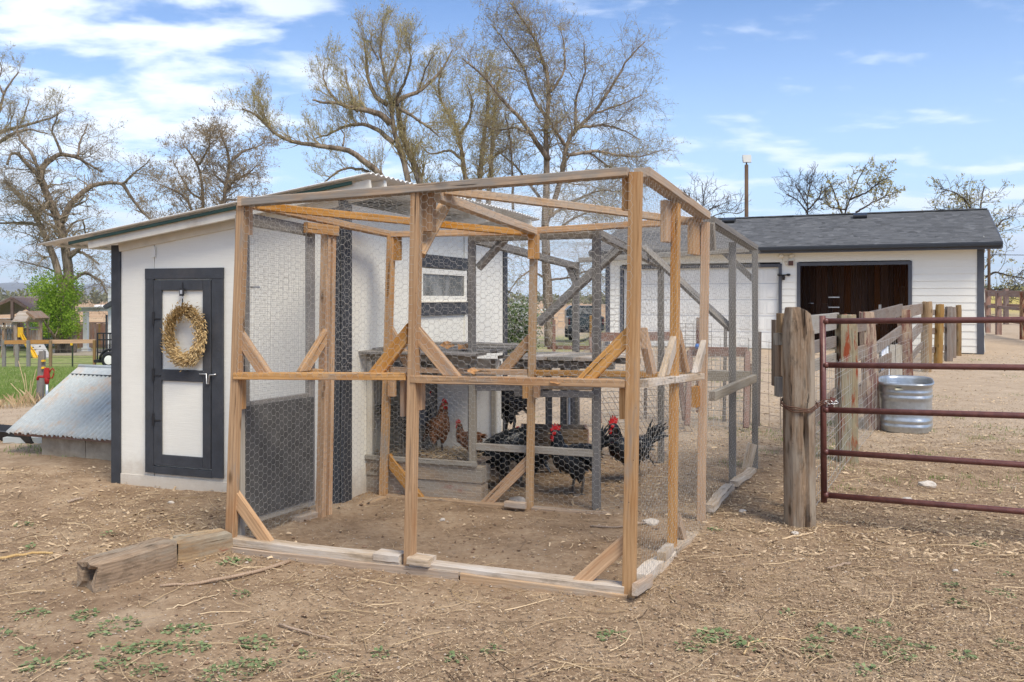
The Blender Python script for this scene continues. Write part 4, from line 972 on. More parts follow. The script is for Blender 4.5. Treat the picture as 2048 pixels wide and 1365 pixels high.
rail(PR2, 1418, 440, 1507, 496, .0, .045, .08, GREY_W, 'rail', old); rail(PO, 1158, 521, 1498, 500, 0, .045, .05, GREY_L, 'rail', old)
rail(PO, 1160, 750, 1500, 753, 0, .09, .04, GREY_L, 'rail', old); rail(PO, 1245, 930, 1490, 942, 0, .035, .05, OLDPOST, 'sill_timber', old)
rail(PR2, 1424, 793, 1509, 757, .035, .065, .04, GREY_L, 'rail', old); rail(PR2, 1418, 1018, 1460, 974, .0, .05, .07, TIMBER_P, 'sill_timber', old, jit=.008); rail(PR2, 1468, 968, 1505, 940, .0, .04, .07, TIMBER_P, 'sill_timber', old, jit=.008)
board('joist', (G1.x, G1.y, 1.94), (G3.x, G3.y, 1.80), (0, 0, 1), .06, .05, GREY_W, old, seg=4, jit=.002)
board('joist', (G2.x, G2.y, 1.965), (G4.x, G4.y, 1.80), (0, 0, 1), .06, .05, GREY_W, old, seg=4, jit=.002)
board('rail', (G1.x, G1.y, 1.945), (G2.x - .03, G2.y + .01, 1.95), (0, 0, 1), .05, .045, GREY_W, old)
rail(PO, 1040, 475, 1190, 462, 0, .05, .05, GREY_L, 'rail', old)
board('brace', at(1286, 494, 7.45), at(1462, 658, 7.06), (.3, .9, .9), .065, .035, GREY_W, old, seg=3, jit=.002)
board('brace', at(1241, 494, 7.05), at(1078, 646, 7.50), (.3, 0, .9), .075, .04, GREY_W, old, seg=3, jit=.002)
board('brace', at(957, 536, 6.50), at(1012, 476, 6.44), (.6, 0, .8), .065, .04, GREY_W, old)
board('brace', at(1134, 527, 8.1), at(1154, 571, 8.2), (1, 0, .4), .06, .04, GREY_W, old)
brace(PO, 1503, 556, 1447, 504, -.02, .05, m=GREY_W, par=old); brace(PR2, 1423, 446, 1426, 500, .02, .05, m=GREY_L, par=old, mitre=False)
brace(PO, 1505, 888, 1492, 945, .03, .08, m=TIMBER_P, par=old, mitre=False)
rail(POf, 950, 893, 1186, 907, .02, .05, .04, GREY_L, 'rail', old); rail(POf, 1075, 775, 1186, 778, .02, .022, .04, TIMBER_P, 'rail', old); rail(POf, 1030, 787, 1188, 790, .02, .045, .035, GREY_W, 'rail', old)
rail(POf, 950, 775, 1050, 775, .02, .05, .035, GREY_W, 'rail', old)
board('rail', at(1200, 1030, 6.2), at(1405, 1046, 5.97), (0, 0, 1), .04, .05, TIMBER_W, old)
chicken_wire('wire_netting', (PR2.p(.02, .02, .045), PR2.p(PR2.L, .02, .045), PR2.p(PR2.L, 1.93, .045), PR2.p(.02, 2.03, .045)), old, WIRE, seed=11, sag=.02)
chicken_wire('wire_netting', (PO.p(0, .02, .03), PO.p(PO.L, .02, .03), PO.p(PO.L, 1.93, .03), PO.p(0, 1.84, .03)), old, WIRE, seed=12)
None and chicken_wire('wire_netting', (Vector((G1.x, G1.y, .02)), Vector((G2.x, G2.y, .02)), Vector((G2.x, G2.y, .95)), Vector((G1.x, G1.y, .92))), old, WIRE, seed=13)
chicken_wire('wire_netting', (PBK.p(.7, 1.98, -.05), PBK.p(PBK.L, 2.03, -.05), PO.p(PO.L, 1.94, 0), PO.p(0, 1.85, 0)), old, WIRE, seed=14, sag=.03)
# sleepers lying at the front left corner
def tie(p0, p1, w_, h_, m, label, name='railway_sleeper'):
    o = board(name, p0, p1, (0, 0, 1), h_, w_, m, None, ch=.012, seg=7, jit=.006); tag(o, label, 'sleeper'); return o
t0, t1 = at(197, 1184, 4.47), at(338, 1128, 4.98)
TIE_G = wood('grey_sleeper_timber', (.11, .072, .042), (.36, .25, .155), (.17, .105, .062), grain=46, grey=(.31, .25, .18), grey_amt=.35, blot=.5, paint=(.25, .13, .09), paint_lo=.74, paint_hi=.90)
def old_tie(name, x0, y0, x1, y1, wd, h, m, label, rot=0):
    a = Vector((x0, y0, 0)); b = Vector((x1, y1, 0)); d = (b - a).normalized(); n = Vector((-d.y, d.x, 0)); L = (b - a).length
    prof = [(-.5, .06), (-.44, 0), (.44, 0), (.5, .08), (.5, .92), (.42, 1), (.08, 1.0), (.05, .93), (.02, 1.0), (-.42, 1), (-.5, .9)]
    V = []; K = 14; rs = np.random.RandomState(hash(name + label) % 1000 if False else int(x0 * 100) % 97)
    for k in range(K + 1):
        f = k / K; e = min(f, 1 - f); rnd = 1 - .10 * max(0, 1 - e / .06)
        for i, (px, pz) in enumerate(prof):
            cz = (pz - .5) * rnd + .5
            if i == 7: cz -= .10 * max(0, 1 - f / .5)
            p = a + d * (L * f + (rs.uniform(-.03, .03) if k in (0, K) else 0)) + n * (px * wd * rnd + rs.uniform(-.003, .003)); p.z = G(p.x, p.y) - .02 + cz * h + rs.uniform(-.003, .003)
            V.append(tuple(p))
    n_ = len(prof); Q = [(i * n_ + j, i * n_ + (j + 1) % n_, (i + 1) * n_ + (j + 1) % n_, (i + 1) * n_ + j) for i in range(K) for j in range(n_)]
    # hollow rotten end: inner ring pushed in
    c = np.mean(V[:n_], 0); base = len(V)
    for i in range(n_): V.append(tuple(np.array(V[i]) * .55 + c * .45 + np.array(d) * rs.uniform(.0, .03)))
    for i in range(n_): V.append(tuple(np.array(V[i]) * .40 + c * .60 + np.array(d) * rs.uniform(.10, .16)))
    for i in range(n_):
        j = (i + 1) % n_; Q.append((j, i, base + i, base + j)); Q.append((base + j, base + i, base + n_ + i, base + n_ + j))
    caps = [np.array([[base + n_ + i for i in range(n_)][::1]]), np.array([[K * n_ + i for i in range(n_)]])]
    # local frame so the grain follows the length
    z = d; x = Vector((0, 0, 1)); y = z.cross(x); M = Matrix(((x.x, y.x, z.x, a.x), (x.y, y.y, z.y, a.y), (x.z, y.z, z.z, 0), (0, 0, 0, 1))); Mi = M.inverted()
    V = [tuple(Mi @ Vector(v)) for v in V]
    o = link(name, np_mesh(name, V, [np.array(Q)] + caps, m), M); tag(o, label, 'sleeper'); return o
old_tie('railway_sleeper', -2.175, 4.50, -1.92, 4.90, .15, .17, TIE_G, 'grey split sleeper with a rotten hollow end lying at the left front of the run')
old_tie('railway_sleeper', -1.925, 4.98, -1.70, 5.20, .14, .15, TIE, 'brown cracked sleeper butting against the left corner post of the run')
# ---------------------------------------------------------------- big gate post, pipe gate
def round_post(name, label, x, y, wd, h, m, lean=(0, 0), sides=14, rough=.03, seed=0, cat='post', square=0.0, parent=None, top_cut=0.0, group=None, zb=None):
    rs = np.random.RandomState(seed); K = 12; V = []
    ph = rs.uniform(0, 6, 6); g0 = G(x, y) if zb is None else zb
    for k in range(K + 1):
        f = k / K; z = -.05 + (h + .05) * f
        for i in range(sides):
            t = 2 * math.pi * i / sides; c, s = math.cos(t), math.sin(t)
            r = wd / 2 * ((1 - square) + square / max(abs(c), abs(s)) * .92)
            r *= 1 + rough * (math.sin(2 * t + ph[0] + f * 2) + .6 * math.sin(5 * t + ph[1]) + .5 * math.sin(9 * t + ph[2] + f * 3)) + rs.uniform(-1, 1) * rough * .25
            if k == K: r *= .88
            V.append((r * c + lean[0] * f, r * s + lean[1] * f, z + (top_cut * c * wd + rs.uniform(-.01, .01) if k >= K - 0 else 0) - (0.02 if k == K - 1 else 0)))
    Q = [(k * sides + i, k * sides + (i + 1) % sides, (k + 1) * sides + (i + 1) % sides, (k + 1) * sides + i) for k in range(K) for i in range(sides)]
    o = link(name, np_mesh(name, V, [np.array(Q), np.array([[K * sides + i for i in range(sides)]])], m, square < .5 and False), Matrix.Translation((x, y, g0)), parent)
    if label: tag(o, label, cat, group)
    return o
gp = root('gate_post', 'thick split weathered timber gate post wrapped with rusty wire beside the pipe gate', 'post', (1.88, 5.78, 0))
px_, py_ = 1.903, 5.80
# cleft post: two lobes with a deep split down the face
V = []; K = 22; n = 30; rs = np.random.RandomState(21)
for k in range(K + 1):
    f = k / K; z = -.05 + 1.47 * f
    for i in range(n):
        t = 2 * math.pi * i / n; c, s = math.cos(t), math.sin(t)
        r = .100 * (.72 + .28 / max(abs(c), abs(s)) * .97) * (1 + .025 * math.sin(3 * t + 2 * f) + .02 * math.sin(7 * t + 5 * f + 1) + rs.uniform(-.006, .006))
        x, y = r * c, r * s
        dcr = abs(x - .012 + .012 * math.sin(f * 6.5)); 
        if s < -.3 and dcr < .0115: y += .045 * (1 - dcr / .014)
        if k == K: x, y = x * .80, y * .80
        if k == K - 1: x, y = x * .93, y * .95
        zt_ = z - (.06 * max(0, x / .1) if k >= K - 1 else 0) + (.02 if k == K else 0) + rs.uniform(-.004, .004)
        V.append((x + (f - .5) * -.02, y, zt_))
Q = [(k * n + i, k * n + (i + 1) % n, (k + 1) * n + (i + 1) % n, (k + 1) * n + i) for k in range(K) for i in range(n)]
link('post_shaft', np_mesh('post_shaft', V, [np.array(Q), np.array([[K * n + i for i in range(n)]])], OLDPOST), Matrix.Translation((px_, py_, 0)), gp)
# wire loop tying gate to post
zc = .80; lp = []
for t in np.linspace(-.4, 2 * math.pi - 1.2, 30): lp.append((px_ + .118 * math.cos(t), py_ + .118 * math.sin(t), zc + .03 * math.sin(t * 1.0) - .012))
for dz_ in (0, .012, .024): tube_obj('tie_wire', [(a, b, c + dz_ + .004 * math.sin(i + dz_ * 90)) for i, (a, b, c) in enumerate(lp)] + [(2.06, 5.80, .80 + dz_), (2.10, 5.76, .81 + dz_)], .0035, WIRE_R, gp, 5)
# gate
gate = root('pipe_gate', 'brown-red five-bar steel pipe gate at the right', 'gate', (2.08, 5.85, 0))
gl = [(643, 640), (730.5, 735.5), (820, 832), (904, 930.5), (990, 1024)]
YL = 5.85; YR = 5.37
pL = lambda v: at(1646, v, YL)
tube_obj('end_upright', [at(1645, 632, YL), at(1648, 1005, YL)], .0205, GATE, gate, 14)
for vl, vr in gl:
    a, b = pL(vl + .0), at(2048, vr, YR); d = (b - a); c = a + d * 2.25
    tube_obj('gate_bar', [a, b, c], .0195, GATE, gate, 14)
    tube_obj('weld_collar', [a + d * .004, a + d * .03], [.0235, .020], GATE, gate, 14)
e = lambda v, v2: at(1646, v, YL) + (at(2048, v2, YR) - at(1646, v, YL)) * 2.25
tube_obj('end_upright', [e(632, 629), e(1005, 1040)], .0205, GATE, gate, 14)
tube_obj('middle_upright', [at(1646, 643, YL) + (at(2048, 640, YR) - at(1646, 643, YL)) * 1.3, at(1646, 990, YL) + (at(2048, 1024, YR) - at(1646, 990, YL)) * 1.3], .016, GATE, gate, 10)
c_ = at(1660, 806, YL - .02); board('gate_lug', c_ + Vector((0, 0, -.03)), c_ + Vector((.02, 0, .035)), (1, 0, 0), .035, .008, GATE, gate)
for k in range(5):
    cc = at(1652 + 5 * k, 806 + (k % 2) * 3, YL - .03); t = np.linspace(0, 2 * np.pi, 11); tilt = k % 2
    tube_obj('chain_link', [tuple(cc + Vector((.014 * math.cos(a), .006 * math.sin(a) * tilt, .009 * math.sin(a) * (1 - tilt) + .002))) for a in t], .003, STEEL, gate, 5)
# ---------------------------------------------------------------- the timber fence running back from the gate
def bp(u, v, h_top, **k): pass
FP = [  # u of foot, v of foot, u of head, v of head, width px, material, label, square
    (1694, 921, 1692, 630, 36, GREENPOST, 'pale green-grey square post stained red at its foot, just behind the gate', .9),
    (1746, 862, 1733, 625, 26, REDPOST, 'flaking red post leaning left beside the stock tank', .9),
    (1813, 800, 1808, 620, 22, REDPOST, 'dark red peeling post behind the stock tank', .9),
    (1852, 752, 1854, 604, 20, TREATED, 'tallest yellow-brown round post in the fence row', .0),
    (1876, 729, 1880, 609, 17, TREATED, 'greenish-topped yellow-brown post next to the tallest one', .0),
    (1897, 729, 1898, 614, 14, RAIL_G, 'grey-purple square post in the far fence row', .8),
    (1908, 716, 1908, 615, 8, RAIL_G, 'thin grey post tied to the grey-purple post', .5),
    (1917, 708, 1917, 611, 11, TREATED, 'orange-brown far post standing against the garage siding', .2)]
fence = root('timber_fence', 'weathered fence of grey rails and wire netting running back to the garage', 'fence', (3.1, 8.1, 0))
fpts = [Vector((1.99, 5.95))]
for i, (u, v, ut, vt, wpx, m, lb, sq) in enumerate(FP):
    Yp = [8.08, 9.98, 13.1, 17.0, 18.4, 19.2, 20.0, 20.6][i]; p = at(u, v, Yp); q_ = at(ut, vt, Yp); wd = wpx / F * Yp
    g0 = G(p.x, p.y); round_post('fence_post', lb, p.x, p.y, wd, q_.z - g0, m, (q_.x - p.x, 0), 16, .03, 40 + i, 'post', sq)
    fpts.append(Vector((p.x, p.y)))
def frail(i0, i1, z0, z1, h, m=RAIL_G, off=.07, f0=0.0, f1=1.0, nm='fence_rail', t=.035):
    a, b = fpts[i0], fpts[i1]; d = (b - a); n = Vector((-d.y, d.x)).normalized() * off; a, b = a + d * f0, a + d * f1
    return board(nm, (a.x + n.x, a.y + n.y, z0), (b.x + n.x, b.y + n.y, z1), (0, 0, 1), h, t, m, fence, seg=6, jit=.004)
frail(0, 1, 1.30, 1.29, .15, GREY_L, .10, -.06, 1.05); frail(0, 1, 1.12, 1.10, .10, RAIL_G, .10, -.04, 1.0); frail(0, 1, .98, .95, .09, GREY_L, .10); frail(0, 1, .55, .60, .14, RAIL_G, .10)
frail(1, 2, 1.22, 1.20, .14); frail(1, 2, .92, .90, .15); frail(1, 2, .50, .50, .15)
frail(2, 3, 1.25, 1.33, .17); frail(2, 3, .84, 1.03, .14); frail(2, 3, .45, .58, .12); frail(2, 3, .65, .73, .14)
frail(3, 4, 1.28, 1.30, .20); frail(3, 4, .76, .98, .20); frail(3, 4, .44, .60, .12)
for i in range(4, 8): frail(i, i + 1, 1.20, 1.20, .12); frail(i, i + 1, .80, .82, .12); frail(i, i + 1, .40, .42, .12)
def fq(i0, i1, z0, z1, off): a, b = fpts[i0], fpts[i1]; d = b - a; n = Vector((-d.y, d.x)).normalized() * off; return ((a.x + n.x, a.y + n.y, z0), (b.x + n.x, b.y + n.y, z0), (b.x + n.x, b.y + n.y, z1), (a.x + n.x, a.y + n.y, z1))
for i, (a, b) in enumerate(((0, 1), (1, 2), (2, 3), (3, 4))): grid_wire('fence_netting', fq(a, b, .05, 1.0, -.05), 22, 11, .0016, WIRE, fence, .3, 60 + i)
# ragged boards fixed at the left of the gate post
stub = root('board_stub', 'stack of short orange and grey board ends fixed left of the big gate post', 'fence end', (1.86, 6.4, 0))
for (u0, u1, v0, v1, Yb, m) in ((1556, 1571, 627, 666, 6.05, TREATED), (1550, 1570, 667, 690, 6.1, GREY_L), (1546, 1553, 640, 772, 6.3, RAIL_G), (1553, 1562, 690, 765, 6.2, RAIL_G), (1562, 1571, 690, 752, 6.15, TIMBER_W), (1552, 1571, 755, 793, 6.1, GREY_W)):
    a, b = at((u0 + u1) / 2, v1, Yb), at((u0 + u1) / 2, v0, Yb); board('board_end', a, b, (1, 0, 0), (u1 - u0) / F * Yb, .09, m, stub, ch=.005)
board('support_stake', at(1574, 640, 6.30) * 1 + Vector((0, 0, -1.36)), at(1572, 632, 6.30), (1, 0, 0), .03, .06, GREY_W, stub)
# loose planks leaning behind the tank
lp = root('leaning_planks', 'short grey planks and steel angle leaning together behind the stock tank', 'planks', tuple(at(1790, 760, 11.6)))
for (u0, v0, u1, v1, w_, m, yy) in ((1770, 800, 1765, 683, .045, STEEL, 11.4), (1778, 800, 1771, 685, .06, GALV, 11.5), (1788, 800, 1784, 690, .07, GREY_L, 11.7), (1798, 800, 1797, 690, .09, GREY_L, 11.75), (1762, 800, 1762, 692, .05, GREY_W, 11.5)):
    a, b = at(u0, v0, yy), at(u1, v1, yy + .3); a.z = G(a.x, a.y) - .02; board('plank', a, b, (1, 0, 0), w_, .03, m, lp, seg=3, jit=.003)
# stock tank
tk = at(1811, 868, 10.15); tank = root('stock_tank', 'galvanised steel stock tank with ribbed sides standing on the dirt by the fence', 'water tank', (tk.x, tk.y, G(tk.x, tk.y)))
def tank_ring(r_, n=56, hx=.285, hy=.56):
    out_ = []
    for i in range(n):
        t = 2 * math.pi * i / n; c, s = math.cos(t), math.sin(t); e = 2 / 3.4
        out_.append((math.copysign(abs(c) ** e, c) * hx * r_, math.copysign(abs(s) ** e, s) * hy * r_))
    return out_
prof = [(.0, .02), (.93, .02), (.95, .0), (.97, .03)] 
def rib(z, a=.022): return [(.972, z - .03), (.972 + a, z - .012), (.972 + a, z + .012), (.972, z + .03)]
prof += rib(.09) + rib(.16) + [(.968, .22), (.968, .40)] + rib(.455) + rib(.525, .018) + [(.985, .575), (.99, .60), (1.03, .61), (1.05, .628), (1.03, .645), (.995, .638), (.975, .60), (.955, .10), (.0, .10)]
V = []; n = 56; tc, ts = math.cos(-.422), math.sin(-.422)
def trot(x, y): return (tk.x + x * tc - y * ts, tk.y + x * ts + y * tc)
for r_, z in prof:
    for (x, y) in tank_ring(max(r_, .001), n): V.append((*trot(x, y), G(tk.x, tk.y) + z * .87 - .01))
Q = [(k * n + i, k * n + (i + 1) % n, (k + 1) * n + (i + 1) % n, (k + 1) * n + i) for k in range(len(prof) - 1) for i in range(n)]
wobj('tank_body', V, np.array(Q), GALV, tank, True)
wobj('water_surface', [(*trot(x, y), G(tk.x, tk.y) + .36) for x, y in tank_ring(.96, n)], np.array([list(range(n))]), plain('dark_water', (.03, .04, .04), .1, 3, .05, spec=.6), tank)
mp_ = trot(-.06, -.553); wobj('maker_plate', *cube_vf((mp_[0], mp_[1], G(tk.x, tk.y) + .487), .10, .02, .020), plain('plate_yellow', (.6, .58, .42), .1, 40), tank)
c = at(1752, 800, 10.6); rb = root('red_bucket', 'red plastic bucket half hidden between the leaning red post and the stock tank', 'bucket', (c.x, c.y, G(c.x, c.y)))
wobj('bucket_body', *lathe([(0, .01), (.07, .01), (.095, .24), (.10, .24), (.10, .26), (.09, .26), (.065, .03), (0, .03)], 18, c=(c.x + .02, c.y, G(c.x, c.y) + .12)), plain('red_plastic', (.42, .02, .02), .1, 4, .4), rb, True)
wobj('upturned_crate', *cube_vf((c.x + .02, c.y, G(c.x, c.y) + .06), .20, .20, .13), GREY_L, rb)
# ---------------------------------------------------------------- wire stock fence crossing the yard behind the runs
yf = root('stock_wire_fence', 'square mesh stock wire fence on thin stakes crossing the yard behind the runs', 'fence', (2.3, 10.2, 0))
wf = [(1290, 10.9), (1448, 10.6), (1497, 10.35), (1560, 9.9), (1700, 9.0)]
for (ua, Ya), (ub, Yb) in zip(wf[:-1], wf[1:]):
    a, b = at(ua, 0, Ya), at(ub, 0, Yb); ga, gb = G(a.x, a.y), G(b.x, b.y); L = (b - a).xy.length
    grid_wire('wire_mesh', ((a.x, a.y, ga + .02), (b.x, b.y, gb + .02), (b.x, b.y, gb + 1.02), (a.x, a.y, ga + 1.02)), max(2, int(L / .15)), 8, .0022, WIRE_D, yf, .25, int(ua))
for u, Y_, h, m in ((1448, 10.6, 1.15, GREY_W), (1497, 10.35, .72, OLDPOST), (1516, 10.2, 1.1, WIRE_D), (1290, 10.9, 1.1, WIRE_D)):
    a = at(u, 0, Y_); g0 = G(a.x, a.y); board('stake', (a.x, a.y, g0 - .05), (a.x + .02, a.y, g0 + h), (1, 0, 0), .035, .035, m, yf)
# leaning cattle panels
def stockpanel(label, a, b, h, lean, m, top=True, seed=0, rails=REDRAIL):
    r = root('cattle_panel', label, 'panel', tuple(a)); a, b = Vector(a), Vector(b); d = (b - a); n = Vector((-d.y, d.x, 0)).normalized() * lean; up = Vector((0, 0, h)) + n
    L = d.length; grid_wire('panel_mesh', (a, b, b + up, a + up), int(L / .07), int(h / .055), .0030, m, r, .2, seed)
    if top:
        board('top_board', a + up, b + up, (0, 0, 1), .11, .03, rails, r, seg=5, jit=.006)
        board('end_post', a, a + up, (1, 0, 0), .06, .06, rails, r)
        board('end_post', b, b + up, (1, 0, 0), .06, .06, rails, r)
    return r
g_ = lambda u, v, Y_: at(u, v, Y_)
stockpanel('grey wire stock panel with a dull red top board leaning behind the orange corner post', (1.02, 10.2, .05), (2.06, 10.4, .05), .98, .35, WIRE, True, 3)
stockpanel('stock panel with drooping red top board right of the timber run corner', (2.00, 10.0, .05), (2.62, 9.8, .05), .83, .30, WIRE, True, 4)
stockpanel('loose grey wire panel lying low against the other panels', (1.1, 9.3, .03), (2.0, 9.7, .03), .42, .55, WIRE_D, False, 5)
stockpanel('upright dark wire panel standing in front of the garage door', (2.22, 11.6, .05), (2.62, 11.5, .05), 1.12, .05, WIRE_D, False, 6)
c = at(1398, 715, 11.4); round_post('red_stub_post', 'short bright red square post standing before the white garage door', c.x, c.y, .075, 1.23, REDPOST, (0, 0), 12, .02, 71, 'post', .9)
c = at(1395, 693, 10.2); tag(wobj('blue_knob', *lathe([(0, -.03), (.02, -.028), (.032, 0), (.02, .028), (0, .03)], 12, c=tuple(c)), plain('blue_plastic', (.03, .16, .5), .1, 5, .4), None, True), 'small round blue plastic knob caught on the stock panels', 'knob')
# red board fence and truck trailer in the middle distance
mf = root('low_red_fence', 'low red-brown board fence below the dark truck bed', 'fence', tuple(at(1180, 700, 36)))
for (u0, u1, v) in ((1095, 1235, 695),):
    a, b = at(u0, v, 36), at(u1, v + 2, 34); board('fence_rail', a, b, (0, 0, 1), .16, .05, REDRAIL, mf)
for u in (1182, 1235, 1108):
    a = at(u, 0, 35.5); g0 = G(a.x, a.y); board('post', (a.x, a.y, g0 - .1), (a.x, a.y, g0 + 1.35), (1, 0, 0), .12, .1, REDRAIL if u != 1182 else TREATED, mf)
tk2 = at(1172, 690, 48); trk = root('pickup_truck', 'dark teal pickup truck seen from behind through the runs', 'truck', (tk2.x, tk2.y, G(tk2.x, tk2.y)))
TEAL = plain('dark_teal_truck_paint', (.035, .055, .065), .1, 2, .3, spec=.5); g0 = G(tk2.x, tk2.y)
def rbox(nm, cx, cy, cz, sx, sy, sz, m, par, ch=.05, axis='z'):
    if axis == 'z': return board(nm, (cx, cy, cz - sz / 2), (cx, cy, cz + sz / 2), (1, 0, 0), sx, sy, m, par, ch)
    if axis == 'y': return board(nm, (cx, cy - sy / 2, cz), (cx, cy + sy / 2, cz), (1, 0, 0), sx, sz, m, par, ch)
    return board(nm, (cx - sx / 2, cy, cz), (cx + sx / 2, cy, cz), (0, 0, 1), sz, sy, m, par, ch)
X0, Y0 = tk2.x, tk2.y
rbox('truck_bed', X0, Y0 + 1.0, g0 + .95, 2.0, 2.3, .75, TEAL, trk, .06, 'y'); rbox('tailgate', X0, Y0 - .17, g0 + 1.0, 1.5, .06, .5, TEAL, trk, .02)
rbox('cab', X0, Y0 + 2.9, g0 + 1.25, 1.9, 1.7, 1.3, TEAL, trk, .25, 'y'); rbox('rear_window', X0, Y0 + 2.04, g0 + 1.6, 1.4, .02, .35, GLASS, trk, .02)
rbox('bumper', X0, Y0 - .25, g0 + .55, 1.95, .14, .2, BLACK, trk, .04, 'x')
for sx in (-.93, .93): rbox('tail_lamp', X0 + sx * .99, Y0 - .16, g0 + 1.05, .07, .05, .3, plain('red_lamp_glass', (.12, .01, .01), .1, 4, .3) if sx < 0 else bpy.data.materials['red_lamp_glass'], trk, .01)
for sx in (-.8, .8):
    for yy in (.7, 3.9):
        V, Fc = lathe([(0, -.12), (.30, -.12), (.38, -.08), (.38, .08), (.30, .12), (0, .12)], 20); V = V[:, [2, 0, 1]] + [X0 + sx, Y0 + yy, g0 + .38]; wobj('wheel', V, Fc, BLACK, trk, True)
# ---------------------------------------------------------------- trees
TWN = []
def resample(P, R, K):
    P = np.array(P, float); d = np.concatenate([[0], np.cumsum(np.linalg.norm(np.diff(P, axis=0), axis=1))]); d /= d[-1]; t = np.linspace(0, 1, K)
    # smooth through the given points
    out_ = np.stack([np.interp(t, d, P[:, i]) for i in range(3)], 1)
    for _ in range(2): out_[1:-1] = .25 * out_[:-2] + .5 * out_[1:-1] + .25 * out_[2:]
    return out_, np.interp(t, [0, 1], R)
def spawn(P, R, rs, per_m, ln, ang=(.5, 1.2), up=.25, K=6, wig=.25, rk=.5, tmin=.15, tip=.25, rmin=.004, lk=.5, droop=0.0):
    L = np.linalg.norm(np.diff(P, axis=1), axis=2).sum(1); cnt = rs.poisson(L * per_m); idx = np.repeat(np.arange(len(P)), cnt); m = len(idx)
    t = tmin + (1 - tmin) * rs.uniform(0, 1, m) ** .85; K0_ = P.shape[1]; f = t * (K0_ - 1); i0 = np.minimum(f.astype(int), K0_ - 2); fr = (f - i0)[:, None]
    p = P[idx, i0] * (1 - fr) + P[idx, i0 + 1] * fr; tg = P[idx, i0 + 1] - P[idx, i0]; tg /= np.linalg.norm(tg, axis=1)[:, None] + 1e-9
    r = R[idx, i0] * (1 - fr[:, 0]) + R[idx, i0 + 1] * fr[:, 0]
    q = rs.normal(0, 1, (m, 3)); q -= tg * (q * tg).sum(1)[:, None]; q /= np.linalg.norm(q, axis=1)[:, None]
    a = rs.uniform(*ang, m)[:, None]; d = tg * np.cos(a) + q * np.sin(a); d[:, 2] += up; d /= np.linalg.norm(d, axis=1)[:, None]
    length = ln * (1 - lk * t) * rs.uniform(.5, 1.25, m); step = (length / (K - 1))[:, None]; out_ = np.empty((m, K, 3)); out_[:, 0] = p
    for k in range(1, K):
        d = d + rs.normal(0, wig, (m, 3)); d[:, 2] += up * .35 - droop * k / K; d /= np.linalg.norm(d, axis=1)[:, None]; out_[:, k] = out_[:, k - 1] + d * step
    r0 = np.maximum(r * rk, rmin); R2 = r0[:, None] * np.linspace(1, tip, K)[None]; return out_, np.maximum(R2, rmin * .6)
def leaf_quads(P, rs, n, size, spread, tint=(0, 1), droop=0.0, wide=.45):
    """n leaves near the points P"""
    c = P[rs.randint(0, len(P), n)] + rs.normal(0, spread, (n, 3)); d = rs.normal(0, 1, (n, 3)); d[:, 2] -= droop; d /= np.linalg.norm(d, axis=1)[:, None]
    s = np.cross(d, rs.normal(0, 1, (n, 3))); s /= np.linalg.norm(s, axis=1)[:, None]; L = size * rs.uniform(.6, 1.4, n)[:, None]
    V = np.stack([c, c + d * L * .5 + s * L * wide * .5, c + d * L, c + d * L * .5 - s * L * wide * .5], 1)
    Fq = (np.arange(n)[:, None] * 4 + np.arange(4)[None]); return V.reshape(-1, 3), Fq, np.repeat(np.clip(rs.uniform(tint[0], tint[1], n), 0, 1), 4)
